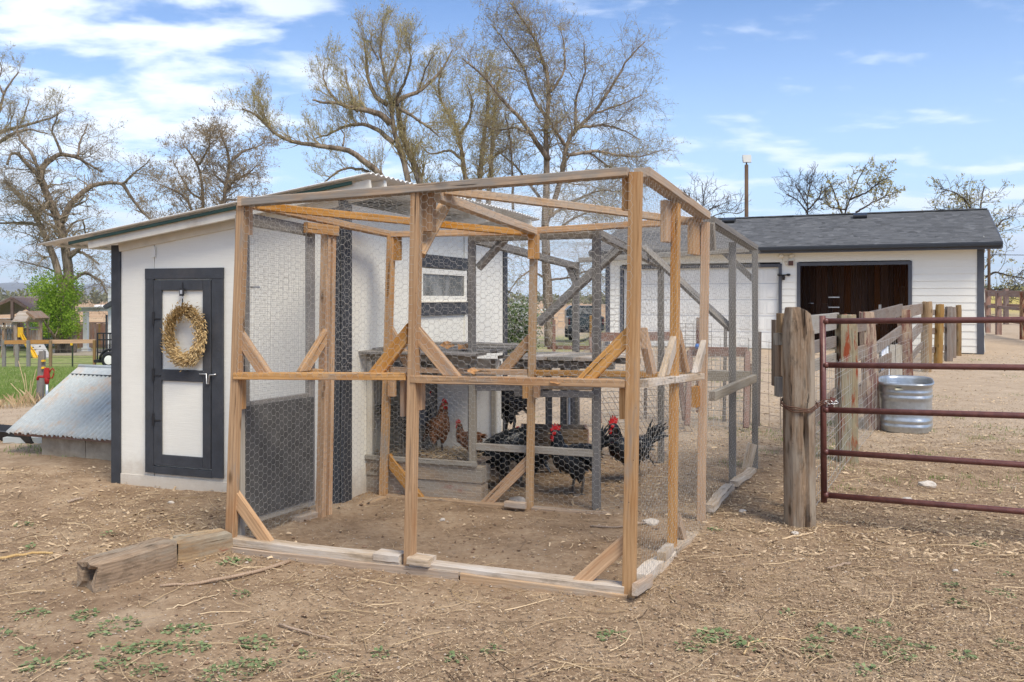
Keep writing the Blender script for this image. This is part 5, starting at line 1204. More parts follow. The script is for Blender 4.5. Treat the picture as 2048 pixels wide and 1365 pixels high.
def tree(name, label, Yt, limbs, seed, leafm, n_leaf, leaf_size=.09, per=(1.0, 2.6, 5.0), ln=(2.6, 1.2, .55), up=.22, trunkm=None, twigm=None, wig=.24, droop=0.0, ldroop=.8, base=None, rmin=.006, wide=.45, ang=(.5, 1.2), group=None, yspread=1.0):
    rs = np.random.RandomState(seed); s = Yt / F
    first = limbs[0]; b = at(first[0][0][0], 0, Yt); gb = G(b.x, b.y); r_ = root(name, label, 'tree', (b.x, b.y, gb), group)
    LP, LR = [], []; parts_ = []
    for li, (pts, w0, w1, *dy) in enumerate(limbs):
        y0, y1 = (dy[0], dy[1]) if len(dy) == 2 else (0.0, rs.uniform(-3, 3) * yspread)
        n = len(pts); P3 = []
        for k, (u, v) in enumerate(pts): P3.append(tuple(at(u, v, Yt + y0 + (y1 - y0) * k / (n - 1))))
        if li == 0 or (len(pts[0]) and pts[0][1] > 597 + 1.5 / Yt * F): P3[0] = (P3[0][0], P3[0][1], G(P3[0][0], P3[0][1]) - .2)
        P, R = resample(P3, (w0 * s * .42, w1 * s * .42), 22); LPk = P.copy(); LPk[1:-1] += rs.normal(0, .010 * w0 * s + .012, LPk[1:-1].shape)
        LP.append(LPk); LR.append(R)
    LP, LR = np.array(LP), np.array(LR); per = (per[0] * 1.35, per[1] * 1.3, per[2] * 1.15)
    V, Fc = tubes(LP, LR, 9, True); wobj('trunk', V, Fc, trunkm or BARK, r_, True)
    big = np.array([l[1] > 18 for l in limbs])
    def sp(a, b, *c):
        X1 = [spawn(LP[k], LR[k], rs, a, b, ang, up, c[0], wig, c[1], t_, .3, c[2], droop=droop) for k, t_ in ((big, .52), (~big, .18)) if k.any()]
        return np.concatenate([x[0] for x in X1]), np.concatenate([x[1] for x in X1])
    P1, R1 = sp(per[0], ln[0], 8, .30, rmin * 1.6)
    P2, R2 = spawn(P1, R1, rs, per[1], ln[1], ang, up, 6, wig, .55, .12, .35, rmin * 1.1, droop=droop)
    P2b, R2b = sp(per[0] * 1.6, ln[1], 6, .2, rmin)
    P2, R2 = np.concatenate([P2, P2b]), np.concatenate([np.minimum(R2, .03), np.minimum(R2b, .03)])
    P3_, R3_ = spawn(P2, R2, rs, per[2], ln[2], ang, up, 4, wig * .9, .6, .1, .4, rmin, droop=droop)
    V, Fc = join([tubes(P1, R1, 5), tubes(P2, R2, 4)]); wobj('limb', V, Fc, twigm or TWIG, r_, True, kind='stuff')
    V, Fc = tubes(P3_, R3_, 3); TWN.append((name, len(P3_))); wobj('twig', V, Fc, twigm or TWIG, r_, True, kind='stuff')
    if n_leaf:
        tips = np.concatenate([P3_[:, 1:].reshape(-1, 3), P2[:, 3:].reshape(-1, 3)]); V, Fq, tn = leaf_quads(tips, rs, n_leaf, leaf_size, .03, droop=ldroop, wide=wide)
        wobj('foliage', V, Fq, leafm, r_, attr=tn, kind='stuff')
    return r_
tree('cottonwood_tree', 'large bare cottonwood with two leaning trunks at the far left', 52, [
    ([(124, 705), (128, 600), (117, 542), (96, 484), (78, 443), (53, 406), (25, 377), (8, 361)], 25, 7, 0, -1),
    ([(140, 705), (140, 600), (137, 542), (129, 472), (117, 439), (98, 402), (84, 369), (82, 341)], 30, 14, 0, 0),
    ([(82, 341), (94, 324), (119, 308), (152, 314), (176, 328), (205, 345)], 15, 4, 0, 2), ([(123, 308), (113, 283), (103, 263), (112, 240), (118, 226)], 7, 2, 0, -1),
    ([(156, 312), (160, 283), (170, 263), (176, 248)], 6, 2, 0, 1), ([(84, 360), (62, 336), (33, 306), (20, 308), (14, 330)], 11, 4, 0, -2),
    ([(80, 345), (62, 304), (41, 283), (33, 263), (36, 240)], 9, 3, 0, 1), ([(123, 445), (140, 410), (164, 386), (185, 371), (217, 365), (246, 369)], 17, 7, 0, 1),
    ([(246, 369), (262, 395), (285, 425), (304, 443), (320, 460)], 9, 3, 1, 2), ([(140, 511), (156, 503), (178, 512), (198, 530)], 9, 3, 0, -1), ([(85, 455), (66, 447), (33, 445), (-2, 447), (-40, 440)], 8, 3, 0, 1),
    ([(246, 369), (270, 345), (290, 330), (300, 318)], 6, 2, 1, 0), ([(120, 440), (90, 425), (70, 395), (40, 380)], 7, 2, 0, -2), ([(135, 520), (160, 500), (172, 470), (165, 440)], 8, 3, 0, -2),
    ([(132, 560), (105, 540), (70, 530), (30, 520)], 5, 2, 0, 2), ([(145, 560), (170, 545), (200, 560), (215, 590)], 9, 3, 0, 1)],
    31, L_TAN, 12000, .085, per=(1.7, 3.2, 4.8), ln=(3.0, 1.6, .7), up=.10, twigm=TWIG, wig=.30, droop=.15)
tree('cottonwood_tree', 'bare cottonwood mostly outside the left edge reaching its limbs into view', 58, [
    ([(-130, 705), (-120, 500), (-90, 380), (-50, 300), (-20, 268)], 50, 16, 0, 0), ([(-60, 300), (0, 263), (41, 254), (82, 242), (103, 238), (118, 225)], 13, 3, 0, 1), ([(-40, 310), (0, 283), (25, 267), (60, 258), (95, 268)], 11, 3, 0, -1),
    ([(-30, 275), (0, 222), (8, 185), (25, 160), (37, 144)], 9, 3, 0, 1), ([(8, 190), (-5, 165), (4, 140), (0, 125)], 5, 2, 0, 0), ([(41, 250), (52, 220), (60, 195)], 5, 2, 0, 0)],
    32, L_SPRING, 5000, .09, per=(1.2, 2.8, 5.0), ln=(2.6, 1.3, .6), up=.25, twigm=TWIG)
tree('cottonwood_tree', 'tan budding cottonwood rising behind the shed roof left of the big central tree', 78, [
    ([(447, 640), (447, 500), (447, 414), (449, 382), (455, 349), (464, 320), (455, 295), (443, 283), (440, 262)], 20, 4, 0, 0), ([(464, 320), (488, 302), (513, 295), (530, 285)], 8, 2, 0, 1),
    ([(404, 640), (406, 500), (406, 418), (404, 349), (394, 324), (382, 312), (372, 296)], 16, 4, 1, 1), ([(398, 330), (410, 310), (420, 290), (418, 272)], 6, 2, 1, 0), ([(404, 500), (390, 440), (377, 402), (353, 382), (320, 369)], 10, 3, 1, -2),
    ([(402, 520), (360, 470), (304, 443), (287, 426), (270, 420)], 10, 3, 1, 2), ([(452, 380), (470, 360), (500, 345), (515, 330)], 7, 2, 0, -2), ([(452, 370), (430, 350), (425, 330)], 7, 2, 0, 1), ([(449, 400), (480, 400), (505, 405)], 6, 2, 0, 1), ([(404, 400), (380, 385), (360, 350), (350, 330)], 6, 2, 1, 0)],
    33, L_TAN, 22000, .14, per=(1.1, 2.4, 4.0), ln=(4.2, 2.2, 1.0), up=.16, rmin=.009)
tree('willow_tree', 'biggest bare willow with long left limb in the centre behind the shed', 44, [
    ([(846, 690), (838, 560), (828, 440), (820, 365), (812, 332), (791, 286), (780, 248), (789, 210), (774, 168), (761, 126), (757, 84), (766, 46)], 27, 3, 0, 0),
    ([(862, 690), (860, 560), (850, 430), (841, 365), (833, 336), (812, 294), (799, 260), (795, 210)], 32, 10, 0, .5),
    ([(780, 248), (766, 231), (736, 221), (707, 218), (677, 206), (648, 206), (625, 200)], 17, 4, 0, -2), ([(786, 286), (757, 260), (728, 248), (690, 252), (661, 269), (631, 277)], 13, 3, 0, 2),
    ([(800, 430), (774, 365), (757, 344), (715, 311), (686, 292), (661, 298), (623, 288), (581, 286), (547, 269), (526, 239), (505, 223), (484, 218)], 19, 4, 0, -3),
    ([(790, 410), (770, 365), (749, 349), (715, 336), (686, 336), (665, 353), (640, 372)], 11, 3, 0, -1), ([(789, 210), (803, 195), (837, 185), (875, 151), (890, 130), (905, 100)], 12, 3, 0, 2),
    ([(799, 218), (829, 235), (858, 256), (880, 275)], 9, 3, 0, -1), ([(715, 223), (703, 189), (694, 168), (690, 140)], 9, 2, -1, 0), ([(774, 210), (749, 193), (736, 155), (732, 109), (728, 80)], 12, 3, 0, 1),
    ([(677, 206), (655, 180), (645, 150), (650, 130)], 7, 2, -1, 0), ([(789, 205), (812, 160), (822, 120), (818, 85)], 9, 2, 0, -2), ([(774, 168), (790, 130), (800, 90), (805, 65)], 7, 2, 0, 1), ([(547, 269), (530, 235), (520, 205)], 5, 2, -2, -2), ([(686, 292), (690, 270), (675, 250)], 5, 2, -1, 0), ([(837, 185), (850, 140), (868, 110)], 6, 2, 1, 0), ([(757, 120), (740, 90), (745, 60)], 5, 2, 0, 1)],
    34, L_SPRING, 22000, .075, per=(1.7, 3.6, 5.2), ln=(2.2, 1.35, .7), up=.30, twigm=TWIG_Y, wig=.20, ang=(.35, 1.0))
tree('willow_tree', 'yellowish budding willow standing between the big central tree and the right one', 50, [
    ([(945, 690), (945, 560), (940, 430), (925, 319), (921, 269), (908, 239), (879, 210), (871, 176), (880, 150)], 22, 4, 0, 0),
    ([(955, 690), (955, 560), (955, 430), (963, 315), (967, 260), (976, 227), (980, 180), (970, 140)], 26, 4, 0, 0), ([(958, 600), (975, 440), (982, 320), (988, 255), (990, 210), (1000, 150)], 20, 4, 0, 1),
    ([(925, 320), (900, 300), (860, 310), (840, 290)], 8, 2, 0, 1), ([(921, 269), (940, 240), (945, 205), (935, 170)], 8, 2, 0, -1), ([(940, 400), (910, 380), (880, 380), (860, 360)], 9, 3, 0, 2), ([(980, 320), (1010, 300), (1030, 290)], 8, 2, 1, 0)],
    35, L_SPRING, 16000, .08, per=(1.9, 3.2, 4.4), ln=(2.4, 1.4, .7), up=.2, twigm=TWIG_Y)
tree('locust_tree', 'wide spreading bare tree with grey trunk seen through the top of the run', 42, [
    ([(1100, 692), (1096, 600), (1093, 520), (1090, 440), (1093, 378), (1097, 319), (1089, 269), (1093, 235), (1102, 185), (1093, 139), (1076, 84), (1039, 25), (1020, 5)], 27, 3, 0, 0),
    ([(1090, 450), (1110, 400), (1129, 336), (1129, 290), (1145, 262), (1181, 235), (1223, 176), (1257, 113), (1290, 84)], 15, 3, 0, 2), ([(1129, 290), (1120, 275), (1105, 255), (1098, 235)], 9, 4, 0, -1),
    ([(1150, 262), (1152, 195), (1170, 147), (1168, 84)], 8, 2, 1, 0), ([(1097, 319), (1089, 311), (1064, 269), (1039, 235), (1001, 197), (963, 147), (925, 118)], 14, 3, 0, -2), ([(1093, 235), (1068, 202), (1043, 126), (1005, 76), (985, 50)], 9, 2, 0, 1),
    ([(1135, 311), (1194, 302), (1236, 311), (1278, 315), (1320, 302)], 9, 2, 0, 2), ([(1160, 255), (1210, 250), (1250, 262), (1280, 280)], 8, 2, 1, 3), ([(1190, 228), (1240, 210), (1285, 190)], 6, 2, 1, 2), ([(1098, 420), (1060, 370), (1030, 330), (990, 300)], 9, 3, 0, 2), ([(1026, 420), (1024, 320), (1020, 270), (1010, 230)], 7, 3, 1, 0),
    ([(1095, 560), (1060, 540), (1035, 560), (1015, 590)], 6, 2, 0, -1), ([(1098, 560), (1140, 556), (1180, 540), (1210, 555)], 6, 2, 0, 1), ([(1092, 470), (1050, 450), (1010, 470), (985, 500)], 8, 2, 0, 1), ([(1093, 480), (1140, 440), (1190, 420), (1230, 440)], 8, 2, 0, -1), ([(1090, 440), (1150, 400), (1200, 380), (1250, 385)], 9, 2, 0, 2), ([(1178, 306), (1205, 325), (1235, 345), (1270, 370), (1290, 400)], 5, 2, .5, 2),
    ([(1102, 185), (1130, 140), (1128, 90), (1120, 50)], 7, 2, 0, 1), ([(1064, 269), (1030, 255), (995, 262), (960, 250)], 6, 2, -1, 1)],
    36, L_SPRING, 20000, .075, per=(2.6, 3.6, 4.2), ln=(2.8, 1.5, .7), up=.06, twigm=TWIG, wig=.30, rmin=.006)
for (nm, lb, Yt, limbs, sd, n) in (
    ('locust_tree', 'small leafing tree above the middle of the garage roof, the bushier of two', 48, [
        ([(1690, 640), (1688, 500), (1686, 432), (1700, 400), (1712, 370), (1722, 348), (1732, 330)], 8, 2, 0, 0), ([(1686, 432), (1672, 400), (1665, 375), (1650, 350)], 5, 2, 0, 1), ([(1700, 400), (1735, 385), (1765, 360), (1782, 355)], 5, 2, 0, -1), ([(1712, 425), (1745, 405), (1770, 395)], 5, 2, 0, 1), ([(1690, 420), (1660, 415), (1650, 400)], 4, 2, 0, 0)], 37, 2600),
    ('locust_tree', 'bare dark little tree left of the leafing one above the garage roof', 48, [
        ([(1618, 640), (1618, 500), (1616, 430), (1612, 405), (1618, 380), (1625, 360)], 7, 2, 0, 0), ([(1616, 430), (1600, 405), (1585, 395), (1572, 390)], 4, 2, 0, 1), ([(1616, 420), (1640, 395), (1645, 370)], 4, 2, 0, -1), ([(1614, 412), (1600, 385), (1590, 370)], 4, 2, 0, 0)], 38, 0),
    ('locust_tree', 'budding tree behind the right end of the garage with branches beside the utility pole', 46, [
        ([(1962, 690), (1960, 560), (1955, 470), (1945, 420), (1930, 395), (1900, 380), (1880, 378)], 10, 2, 0, 0), ([(1955, 470), (1960, 420), (1965, 390), (1968, 372)], 6, 2, 0, 1), ([(1958, 500), (1990, 460), (2005, 440), (2030, 432)], 6, 2, 0, 1), ([(1960, 560), (1990, 545), (2020, 552), (2060, 560)], 6, 2, 0, -1),
        ([(1960, 575), (1985, 580), (2010, 578), (2030, 585)], 4, 2, 0, -1), ([(1950, 440), (1925, 425), (1905, 420)], 4, 2, 0, 0)], 39, 2200),
    ('locust_tree', 'slim bare tree rising behind the left end of the garage roof', 50, [
        ([(1400, 640), (1402, 480), (1404, 430), (1408, 400), (1404, 375)], 6, 2, 0, 0), ([(1404, 430), (1385, 405), (1376, 385)], 4, 2, 0, 1), ([(1404, 435), (1425, 415), (1440, 412)], 4, 2, 0, -1), ([(1404, 440), (1450, 425), (1480, 428)], 3, 1, 0, 1)], 40, 0)):
    tree(nm, lb, Yt, limbs, sd, L_SPRING, n, .10, per=(2.0, 2.8, 3.4), ln=(1.9, 1.0, .5), up=.14, twigm=TWIG_D, trunkm=TWIG_D, wig=.22, rmin=.010, wide=.7)
# bright green maple-like tree by the playset: real branches under a dense leafy crown
rs = np.random.RandomState(50); Yt = 51.5; c = at(112, 0, Yt); g0 = G(c.x, c.y)
gt = root('green_tree', 'round bright green leafy tree beside the wooden playset', 'tree', (c.x, c.y, g0))
lim = [([(115, 704), (112, 685), (108, 672), (95, 655), (80, 630)], 9, 2), ([(115, 690), (116, 672), (122, 640), (128, 590)], 8, 2), ([(112, 680), (118, 650), (112, 600), (108, 560)], 7, 2), ([(108, 672), (92, 645), (84, 600)], 5, 2)]
LP = []; LR = []
for k, (pts, w0, w1) in enumerate(lim):
    P, R = resample([tuple(at(u, v, Yt + (k - 1.5) * .5 * i)) for i, (u, v) in enumerate(pts)], (w0 * Yt / F / 2, w1 * Yt / F / 2), 14); LP.append(P); LR.append(R)
LP[0][0][2] = g0 - .1; V, Fc = tubes(np.array(LP), np.array(LR), 8); wobj('trunk', V, Fc, BARK, gt, True)
P1, R1 = spawn(np.array(LP), np.array(LR), rs, 2.5, 1.3, (.5, 1.1), .2, 6, .2, .5, .2, .3, .01); V, Fc = tubes(P1, R1, 4); wobj('limb', V, Fc, TWIG, gt, True, kind='stuff')
cl = []
for k in range(120):
    t = rs.uniform(0, 1) ** .7; v = 548 + 118 * t; half = 54 * math.sin(math.pi * min(1, .22 + .66 * (1 - abs(t - .55) * 1.3))) * (1 - .25 * (t > .85)); 
    cl.append(tuple(at(109 + rs.uniform(-1, 1) * half + 6 * (t < .3), v, Yt + rs.uniform(-1.2, 1.2))))
V, Fq, tn = leaf_quads(np.array(cl), rs, 15000, .105, .22, (0, 1), .4, .75); wobj('foliage', V, Fq, L_GREEN, gt, attr=tn, kind='stuff')
# white flowering bush past the shed corner
c = at(1032, 0, 36.0); g0 = G(c.x, c.y); bu = root('flowering_bush', 'tall green bush dotted with white blossom just past the shed corner', 'bush', (c.x, c.y, g0)); cl = np.array([tuple(at(1036 + rs.normal(0, 17), rs.uniform(610, 700), 36 + rs.uniform(-1, 1))) for k in range(140)])
V, Fq, tn = leaf_quads(cl, rs, 9000, .09, .18, (0, 1), .2, .7); wobj('foliage', V, Fq, L_BUSH, bu, attr=tn, kind='stuff')
top = cl[cl[:, 2] > np.percentile(cl[:, 2], 45)]; V, Fq, tn = leaf_quads(top, rs, 1500, .085, .22, (0, 1), 0, .9); wobj('blossom', V, Fq, L_FLOWER, bu, attr=tn, kind='stuff')
st = np.stack([np.stack([np.array([c.x + rs.normal(0, .2), 36, g0]) * (1 - t) + np.array(tuple(cl[k])) * t for t in np.linspace(0, 1, 4)]) for k in range(30)]); V, Fc = tubes(st, np.full((30, 4), .012), 4); wobj('stem', V, Fc, TWIG, bu, True, kind='stuff')
# far line of trees at the edge of the fields
cs, sz = [], []
for k in range(620):
    Y_ = rs.uniform(480, 900); u = rs.uniform(-300, 2100); r_ = u; hgt = rs.uniform(3.0, 9.5) * (1.0 if u < 400 else .8) * rs.choice([.6, 1, 1, 1.2]); x = (u - U0) / F * Y_
    if u > 1850: continue
    for q_ in range(12): cs.append((x + rs.normal(0, 2.6), Y_ + rs.normal(0, 2), G(x, Y_) + hgt * rs.uniform(.1, .95)))
V, Fq, tn = leaf_quads(np.array(cs), rs, 26000, 2.0, 1.1, (0, 1), 0, .9); tl = wobj('distant_treeline', V, Fq, L_FAR, None, attr=tn, kind='stuff'); tl['label'] = 'far line of pale green spring trees along the edge of the fields'
# ---------------------------------------------------------------- chickens
def loft(path, radii, sides=14):
    """closed body surface along a path in the XZ plane of the bird; radii (side, vertical)"""
    P = np.array(path, float); n = len(P); T = np.gradient(P, axis=0); T /= np.linalg.norm(T, axis=1)[:, None]; V = []
    for k in range(n):
        t = T[k]; nn = np.array([-t[1], t[0]])
        for i in range(sides):
            a = 2 * math.pi * i / sides; V.append((P[k, 0] + nn[0] * radii[k][1] * math.sin(a), radii[k][0] * math.cos(a), P[k, 1] + nn[1] * radii[k][1] * math.sin(a)))
    Q = [(k * sides + i, (k + 1) * sides + i, (k + 1) * sides + (i + 1) % sides, k * sides + (i + 1) % sides) for k in range(n - 1) for i in range(sides)]
    return np.array(V), [np.array(Q), np.array([[i for i in range(sides)], [(n - 1) * sides + sides - 1 - i for i in range(sides)]])]
def smooth_path(p, r, m=26):
    p = np.array(p, float); r = np.array(r, float); t = np.linspace(0, len(p) - 1, m); k = np.arange(len(p))
    def cr(a):
        out_ = []
        for x in t:
            i = min(int(x), len(a) - 2); f = x - i; p0, p1, p2, p3 = a[max(i - 1, 0)], a[i], a[i + 1], a[min(i + 2, len(a) - 1)]
            out_.append(.5 * ((2 * p1) + (-p0 + p2) * f + (2 * p0 - 5 * p1 + 4 * p2 - p3) * f * f + (-p0 + 3 * p1 - 3 * p2 + p3) * f ** 3))
        return np.array(out_)
    return cr(p), np.maximum(cr(r), .002)
def feathers(base, dirs, L, wd, rs):
    """curved blade feathers"""
    n = len(base); K = 4; V = []; Q = []
    for i in range(n):
        d = dirs[i] / np.linalg.norm(dirs[i]); s = np.cross(d, [0, 0, 1.0]) if rs.rand() < .5 else np.cross(d, rs.normal(0, 1, 3)); s /= np.linalg.norm(s) + 1e-9; p = base[i].copy(); o = len(V); l = L[i]
        for k in range(K + 1):
            w_ = wd[i] * math.sin(math.pi * (.18 + .80 * k / K)); V.append(p - s * w_); V.append(p + s * w_); d = d + np.array([0, 0, -.22]); d /= np.linalg.norm(d); p = p + d * l / K
        for k in range(K): Q.append((o + 2 * k, o + 2 * k + 1, o + 2 * k + 3, o + 2 * k + 2))
    return np.array(V), [np.array(Q)]
def chicken(name, label, loc, heading, size=1.0, pose='stand', m=F_BLACK, neck=None, cat='chicken', comb=1.0, tail='cock', tailm=None, patches=None, seed=0, group=None, legs=True):
    rs = np.random.RandomState(seed); b = root(name, label, cat, loc, group, heading)
    if pose == 'stand':
        path = [(-.20, .335), (-.155, .315), (-.09, .285), (-.01, .265), (.065, .275), (.115, .315), (.135, .365), (.142, .415), (.150, .452), (.178, .462), (.198, .456)]
        rad = [(.012, .014), (.045, .05), (.085, .09), (.102, .105), (.092, .105), (.07, .082), (.048, .056), (.034, .040), (.030, .034), (.022, .023), (.009, .009)]; head = (.165, .462); hd = 0
    elif pose == 'peck':
        path = [(-.20, .40), (-.15, .375), (-.08, .33), (.0, .285), (.07, .25), (.13, .205), (.165, .150), (.185, .105), (.198, .066), (.214, .040), (.222, .022)]
        rad = [(.012, .014), (.045, .05), (.082, .088), (.100, .104), (.09, .095), (.066, .072), (.044, .05), (.033, .038), (.029, .031), (.02, .02), (.009, .009)]; head = (.205, .052); hd = -1.15
    else:  # upright, alert, slim
        path = [(-.15, .24), (-.11, .23), (-.06, .235), (-.01, .25), (.04, .285), (.07, .335), (.085, .385), (.095, .43), (.108, .462), (.135, .470), (.155, .462)]
        rad = [(.012, .014), (.045, .05), (.08, .088), (.09, .10), (.08, .09), (.058, .066), (.042, .046), (.033, .036), (.029, .031), (.021, .022), (.008, .008)]; head = (.122, .472); hd = 0
    P, R = smooth_path(path, rad, 34); V, Fc = loft(P * size, R * size, 18)
    Mb = WM[b.name]
    def part(nm, V, Fc, mm, smooth=True, lab=None):
        o = link(nm, np_mesh(nm, V, Fc, mm, smooth), Mb, b); 
        if lab: o['label'] = lab
        return o
    body = part('body', V, Fc, m)
    # ragged contour feathers over the body
    n = 420; k = rs.randint(3, len(P) - 8, n); a = rs.uniform(0, 2 * math.pi, n); T = np.gradient(P, axis=0); T /= np.linalg.norm(T, axis=1)[:, None]
    base = np.stack([P[k, 0] - T[k, 1] * R[k, 1] * np.sin(a) * .97, R[k, 0] * np.cos(a) * .97, P[k, 1] + T[k, 0] * R[k, 1] * np.sin(a) * .97], 1)
    out_ = np.stack([-T[k, 1] * np.sin(a), np.cos(a), T[k, 0] * np.sin(a)], 1); dr_ = -np.stack([T[k, 0], 0 * a, T[k, 1]], 1) + out_ * .30 + rs.normal(0, .12, (n, 3))
    V, Fc = feathers(base * size, dr_, rs.uniform(.03, .055, n) * size, rs.uniform(.006, .010, n) * size, rs); part('plumage', V, Fc, m, lab=None)['kind'] = 'stuff'
    if neck:
        n = 170; kk = rs.randint(int(len(P) * .48), int(len(P) * .80), n); a = rs.uniform(0, 2 * math.pi, n)
        base = np.stack([P[kk, 0] - T[kk, 1] * R[kk, 1] * np.sin(a), R[kk, 0] * np.cos(a), P[kk, 1] + T[kk, 0] * R[kk, 1] * np.sin(a)], 1); out_ = np.stack([-T[kk, 1] * np.sin(a), np.cos(a), T[kk, 0] * np.sin(a)], 1)
        V, Fc = feathers(base * size, -np.stack([T[kk, 0], 0 * a, T[kk, 1]], 1) + out_ * .2 + [0, 0, -.2], rs.uniform(.05, .08, n) * size, rs.uniform(.005, .009, n) * size, rs); part('neck_plumage', V, Fc, neck)['kind'] = 'stuff'
    # wings
    for s in (-1, 1):
        nW = 12; base = np.array([(.06 - .012 * i, s * (.088 + .004 * math.sin(i)), .30 - .006 * i) for i in range(nW)]); 
        if pose == 'peck': base[:, 2] += -.0 + (-.35 * base[:, 0]) + .01
        if pose == 'alert': base = base * [.8, .85, 1] + [-.01, 0, -.025]
        V, Fc = feathers(base * size, np.array([(-1, s * .05, .12 - .05 * i) for i in range(nW)], float), np.full(nW, .15 * size), np.full(nW, .022 * size), rs); part('wing', V, Fc, m)
    # tail
    tb = np.array([P[1, 0], 0, P[1, 1]]); nT = 26 if tail == 'cock' else 14; ds, Ls = [], []
    for i in range(nT):
        e = rs.uniform(.35, 1.35) if tail == 'cock' else rs.uniform(.3, .9); y = rs.uniform(-.35, .35); ds.append((-math.cos(e), y, math.sin(e) + (.25 if tail == 'cock' else 0))); Ls.append(rs.uniform(.15, .24) if tail == 'cock' else rs.uniform(.09, .14))
    base = tb + rs.normal(0, .014, (nT, 3)) + np.array([.03, 0, -.01]); V, Fc = feathers(base * size, np.array(ds), np.array(Ls) * size, rs.uniform(.012, .02, nT) * size, rs); part('tail', V, Fc, tailm or m)
    # head furniture
    ch_, sh_ = math.cos(hd), math.sin(hd)
    def hp(x, y, z): return ((head[0] + x * ch_ - z * sh_) * size, y * size, (head[1] + x * sh_ + z * ch_) * size)
    V = [hp(.02, .009, .004), hp(.02, -.009, .004), hp(.02, 0, .016), hp(.056, 0, -.006), hp(.02, 0, -.010)]; part('beak', V, [np.array([[0, 2, 3], [2, 1, 3], [1, 4, 3], [4, 0, 3], [0, 1, 2], [0, 4, 1]])], BEAKM, False)
    c_ = comb; pts = [(.030, .010), (.034, .034 * c_), (.022, .026 * c_), (.018, .056 * c_), (.006, .036 * c_), (-.002, .064 * c_), (-.012, .040 * c_), (-.022, .060 * c_), (-.030, .036 * c_), (-.044, .046 * c_), (-.040, .020 * c_), (-.026, .012)]
    n = len(pts); V = [hp(x, .007, z) for x, z in pts] + [hp(x, -.007, z) for x, z in pts]; part('comb', V, [np.array([list(range(n))]), np.array([list(range(2 * n - 1, n - 1, -1))]), np.array([(i, (i + 1) % n, n + (i + 1) % n, n + i) for i in range(n)])[:, ::-1]], COMB, False)
    for s in (-1, 1):
        V, Fc = lathe([(.001, .0), (.010, -.008), (.014 * (.6 + .4 * comb), -.028 * comb), (.008, -.046 * comb), (.001, -.050 * comb)], 8, 1.0, .45); V = np.array([hp(x + .018, y + s * .011, z - .008) for x, y, z in V / 1.0]); part('wattle', V, Fc, COMB)
        V, Fc = lathe([(.0005, .006), (.0045, .004), (.006, 0), (.0045, -.004), (.0005, -.006)], 8); V = np.array([hp(x + .010, y * .5 + s * .0245, z + .008) for x, y, z in V]); part('eye', V, Fc, EYEM)
        V, Fc = lathe([(.001, .014), (.016, .008), (.020, 0), (.015, -.010), (.001, -.016)], 10, 1.0, .35); V = np.array([hp(x + .010, y + s * .0215, z + .0) for x, y, z in V]); part('face_patch', V, Fc, COMB)
    if patches:
        V, Fc = feathers(np.array(patches, float)[:, :3] * size, np.array([(-.6, 0, -.9)] * len(patches)) + rs.normal(0, .2, (len(patches), 3)), np.full(len(patches), .085 * size), np.full(len(patches), .026 * size), rs); part('white_patch', V, Fc, F_WHITE)
    if legs:
        for s, fx in ((-1, .015), (1, -.025)):
            y = s * .048; top = .20 if pose != 'alert' else .17; ptsl = [(fx * .3, y, top), (fx - .018, y, .115), (fx, y, .012)]
            V, Fc = tubes(np.array(ptsl)[None] * size, np.array([[.034, .012, .0085]]) * size, 8, True); part('leg', V, Fc, SHANK)
            toes = np.array([[(fx, y, .012), (fx + .030, y + o_ * .5, .008), (fx + .058, y + o_, .004)] for o_ in (-.030, 0, .030)] + [[(fx, y, .012), (fx - .015, y, .008), (fx - .032, y, .004)]]) * size
            V, Fc = tubes(toes, np.full((4, 3), .0055 * size), 5, True); part('foot', V, Fc, SHANK)
            V, Fc = lathe([(.002, .09), (.030, .13), (.046, .19), (.04, .25)], 10, c=(fx * .3 - .005, y, 0)); part('thigh', V * size, Fc, m)
    return b
PI = math.pi
r1 = at(1152, 0, 6.72); chicken('rooster', 'glossy black rooster with red comb facing left under the low grey rail', (r1.x, r1.y, G(r1.x, r1.y)), PI + .25, 1.04, 'stand', F_BLACK, None, 'rooster', 1.15, seed=1)
r2 = at(1262, 0, 7.15); chicken('rooster', 'dark brown hackled rooster with tall red comb half behind the front corner post', (r2.x, r2.y, G(r2.x, r2.y)), PI + .35, 1.02, 'stand', F_BLACK, F_DARKB, 'rooster', 1.35, seed=2)
h1 = at(1003, 0, 6.86); chicken('hen', 'black hen bending to peck beside the grey post, behind the diagonal brace', (h1.x, h1.y, G(h1.x, h1.y)), PI + .1, 1.15, 'peck', F_BLACK, None, 'hen', .6, 'hen', seed=3)
h2 = at(1060, 0, 7.0); chicken('hen', 'black hen standing low at the back, behind the pecking black hen', (h2.x, h2.y, G(h2.x, h2.y)), PI - .9, .92, 'stand', F_BLACK, F_DARKB, 'hen', .7, 'hen', seed=4)
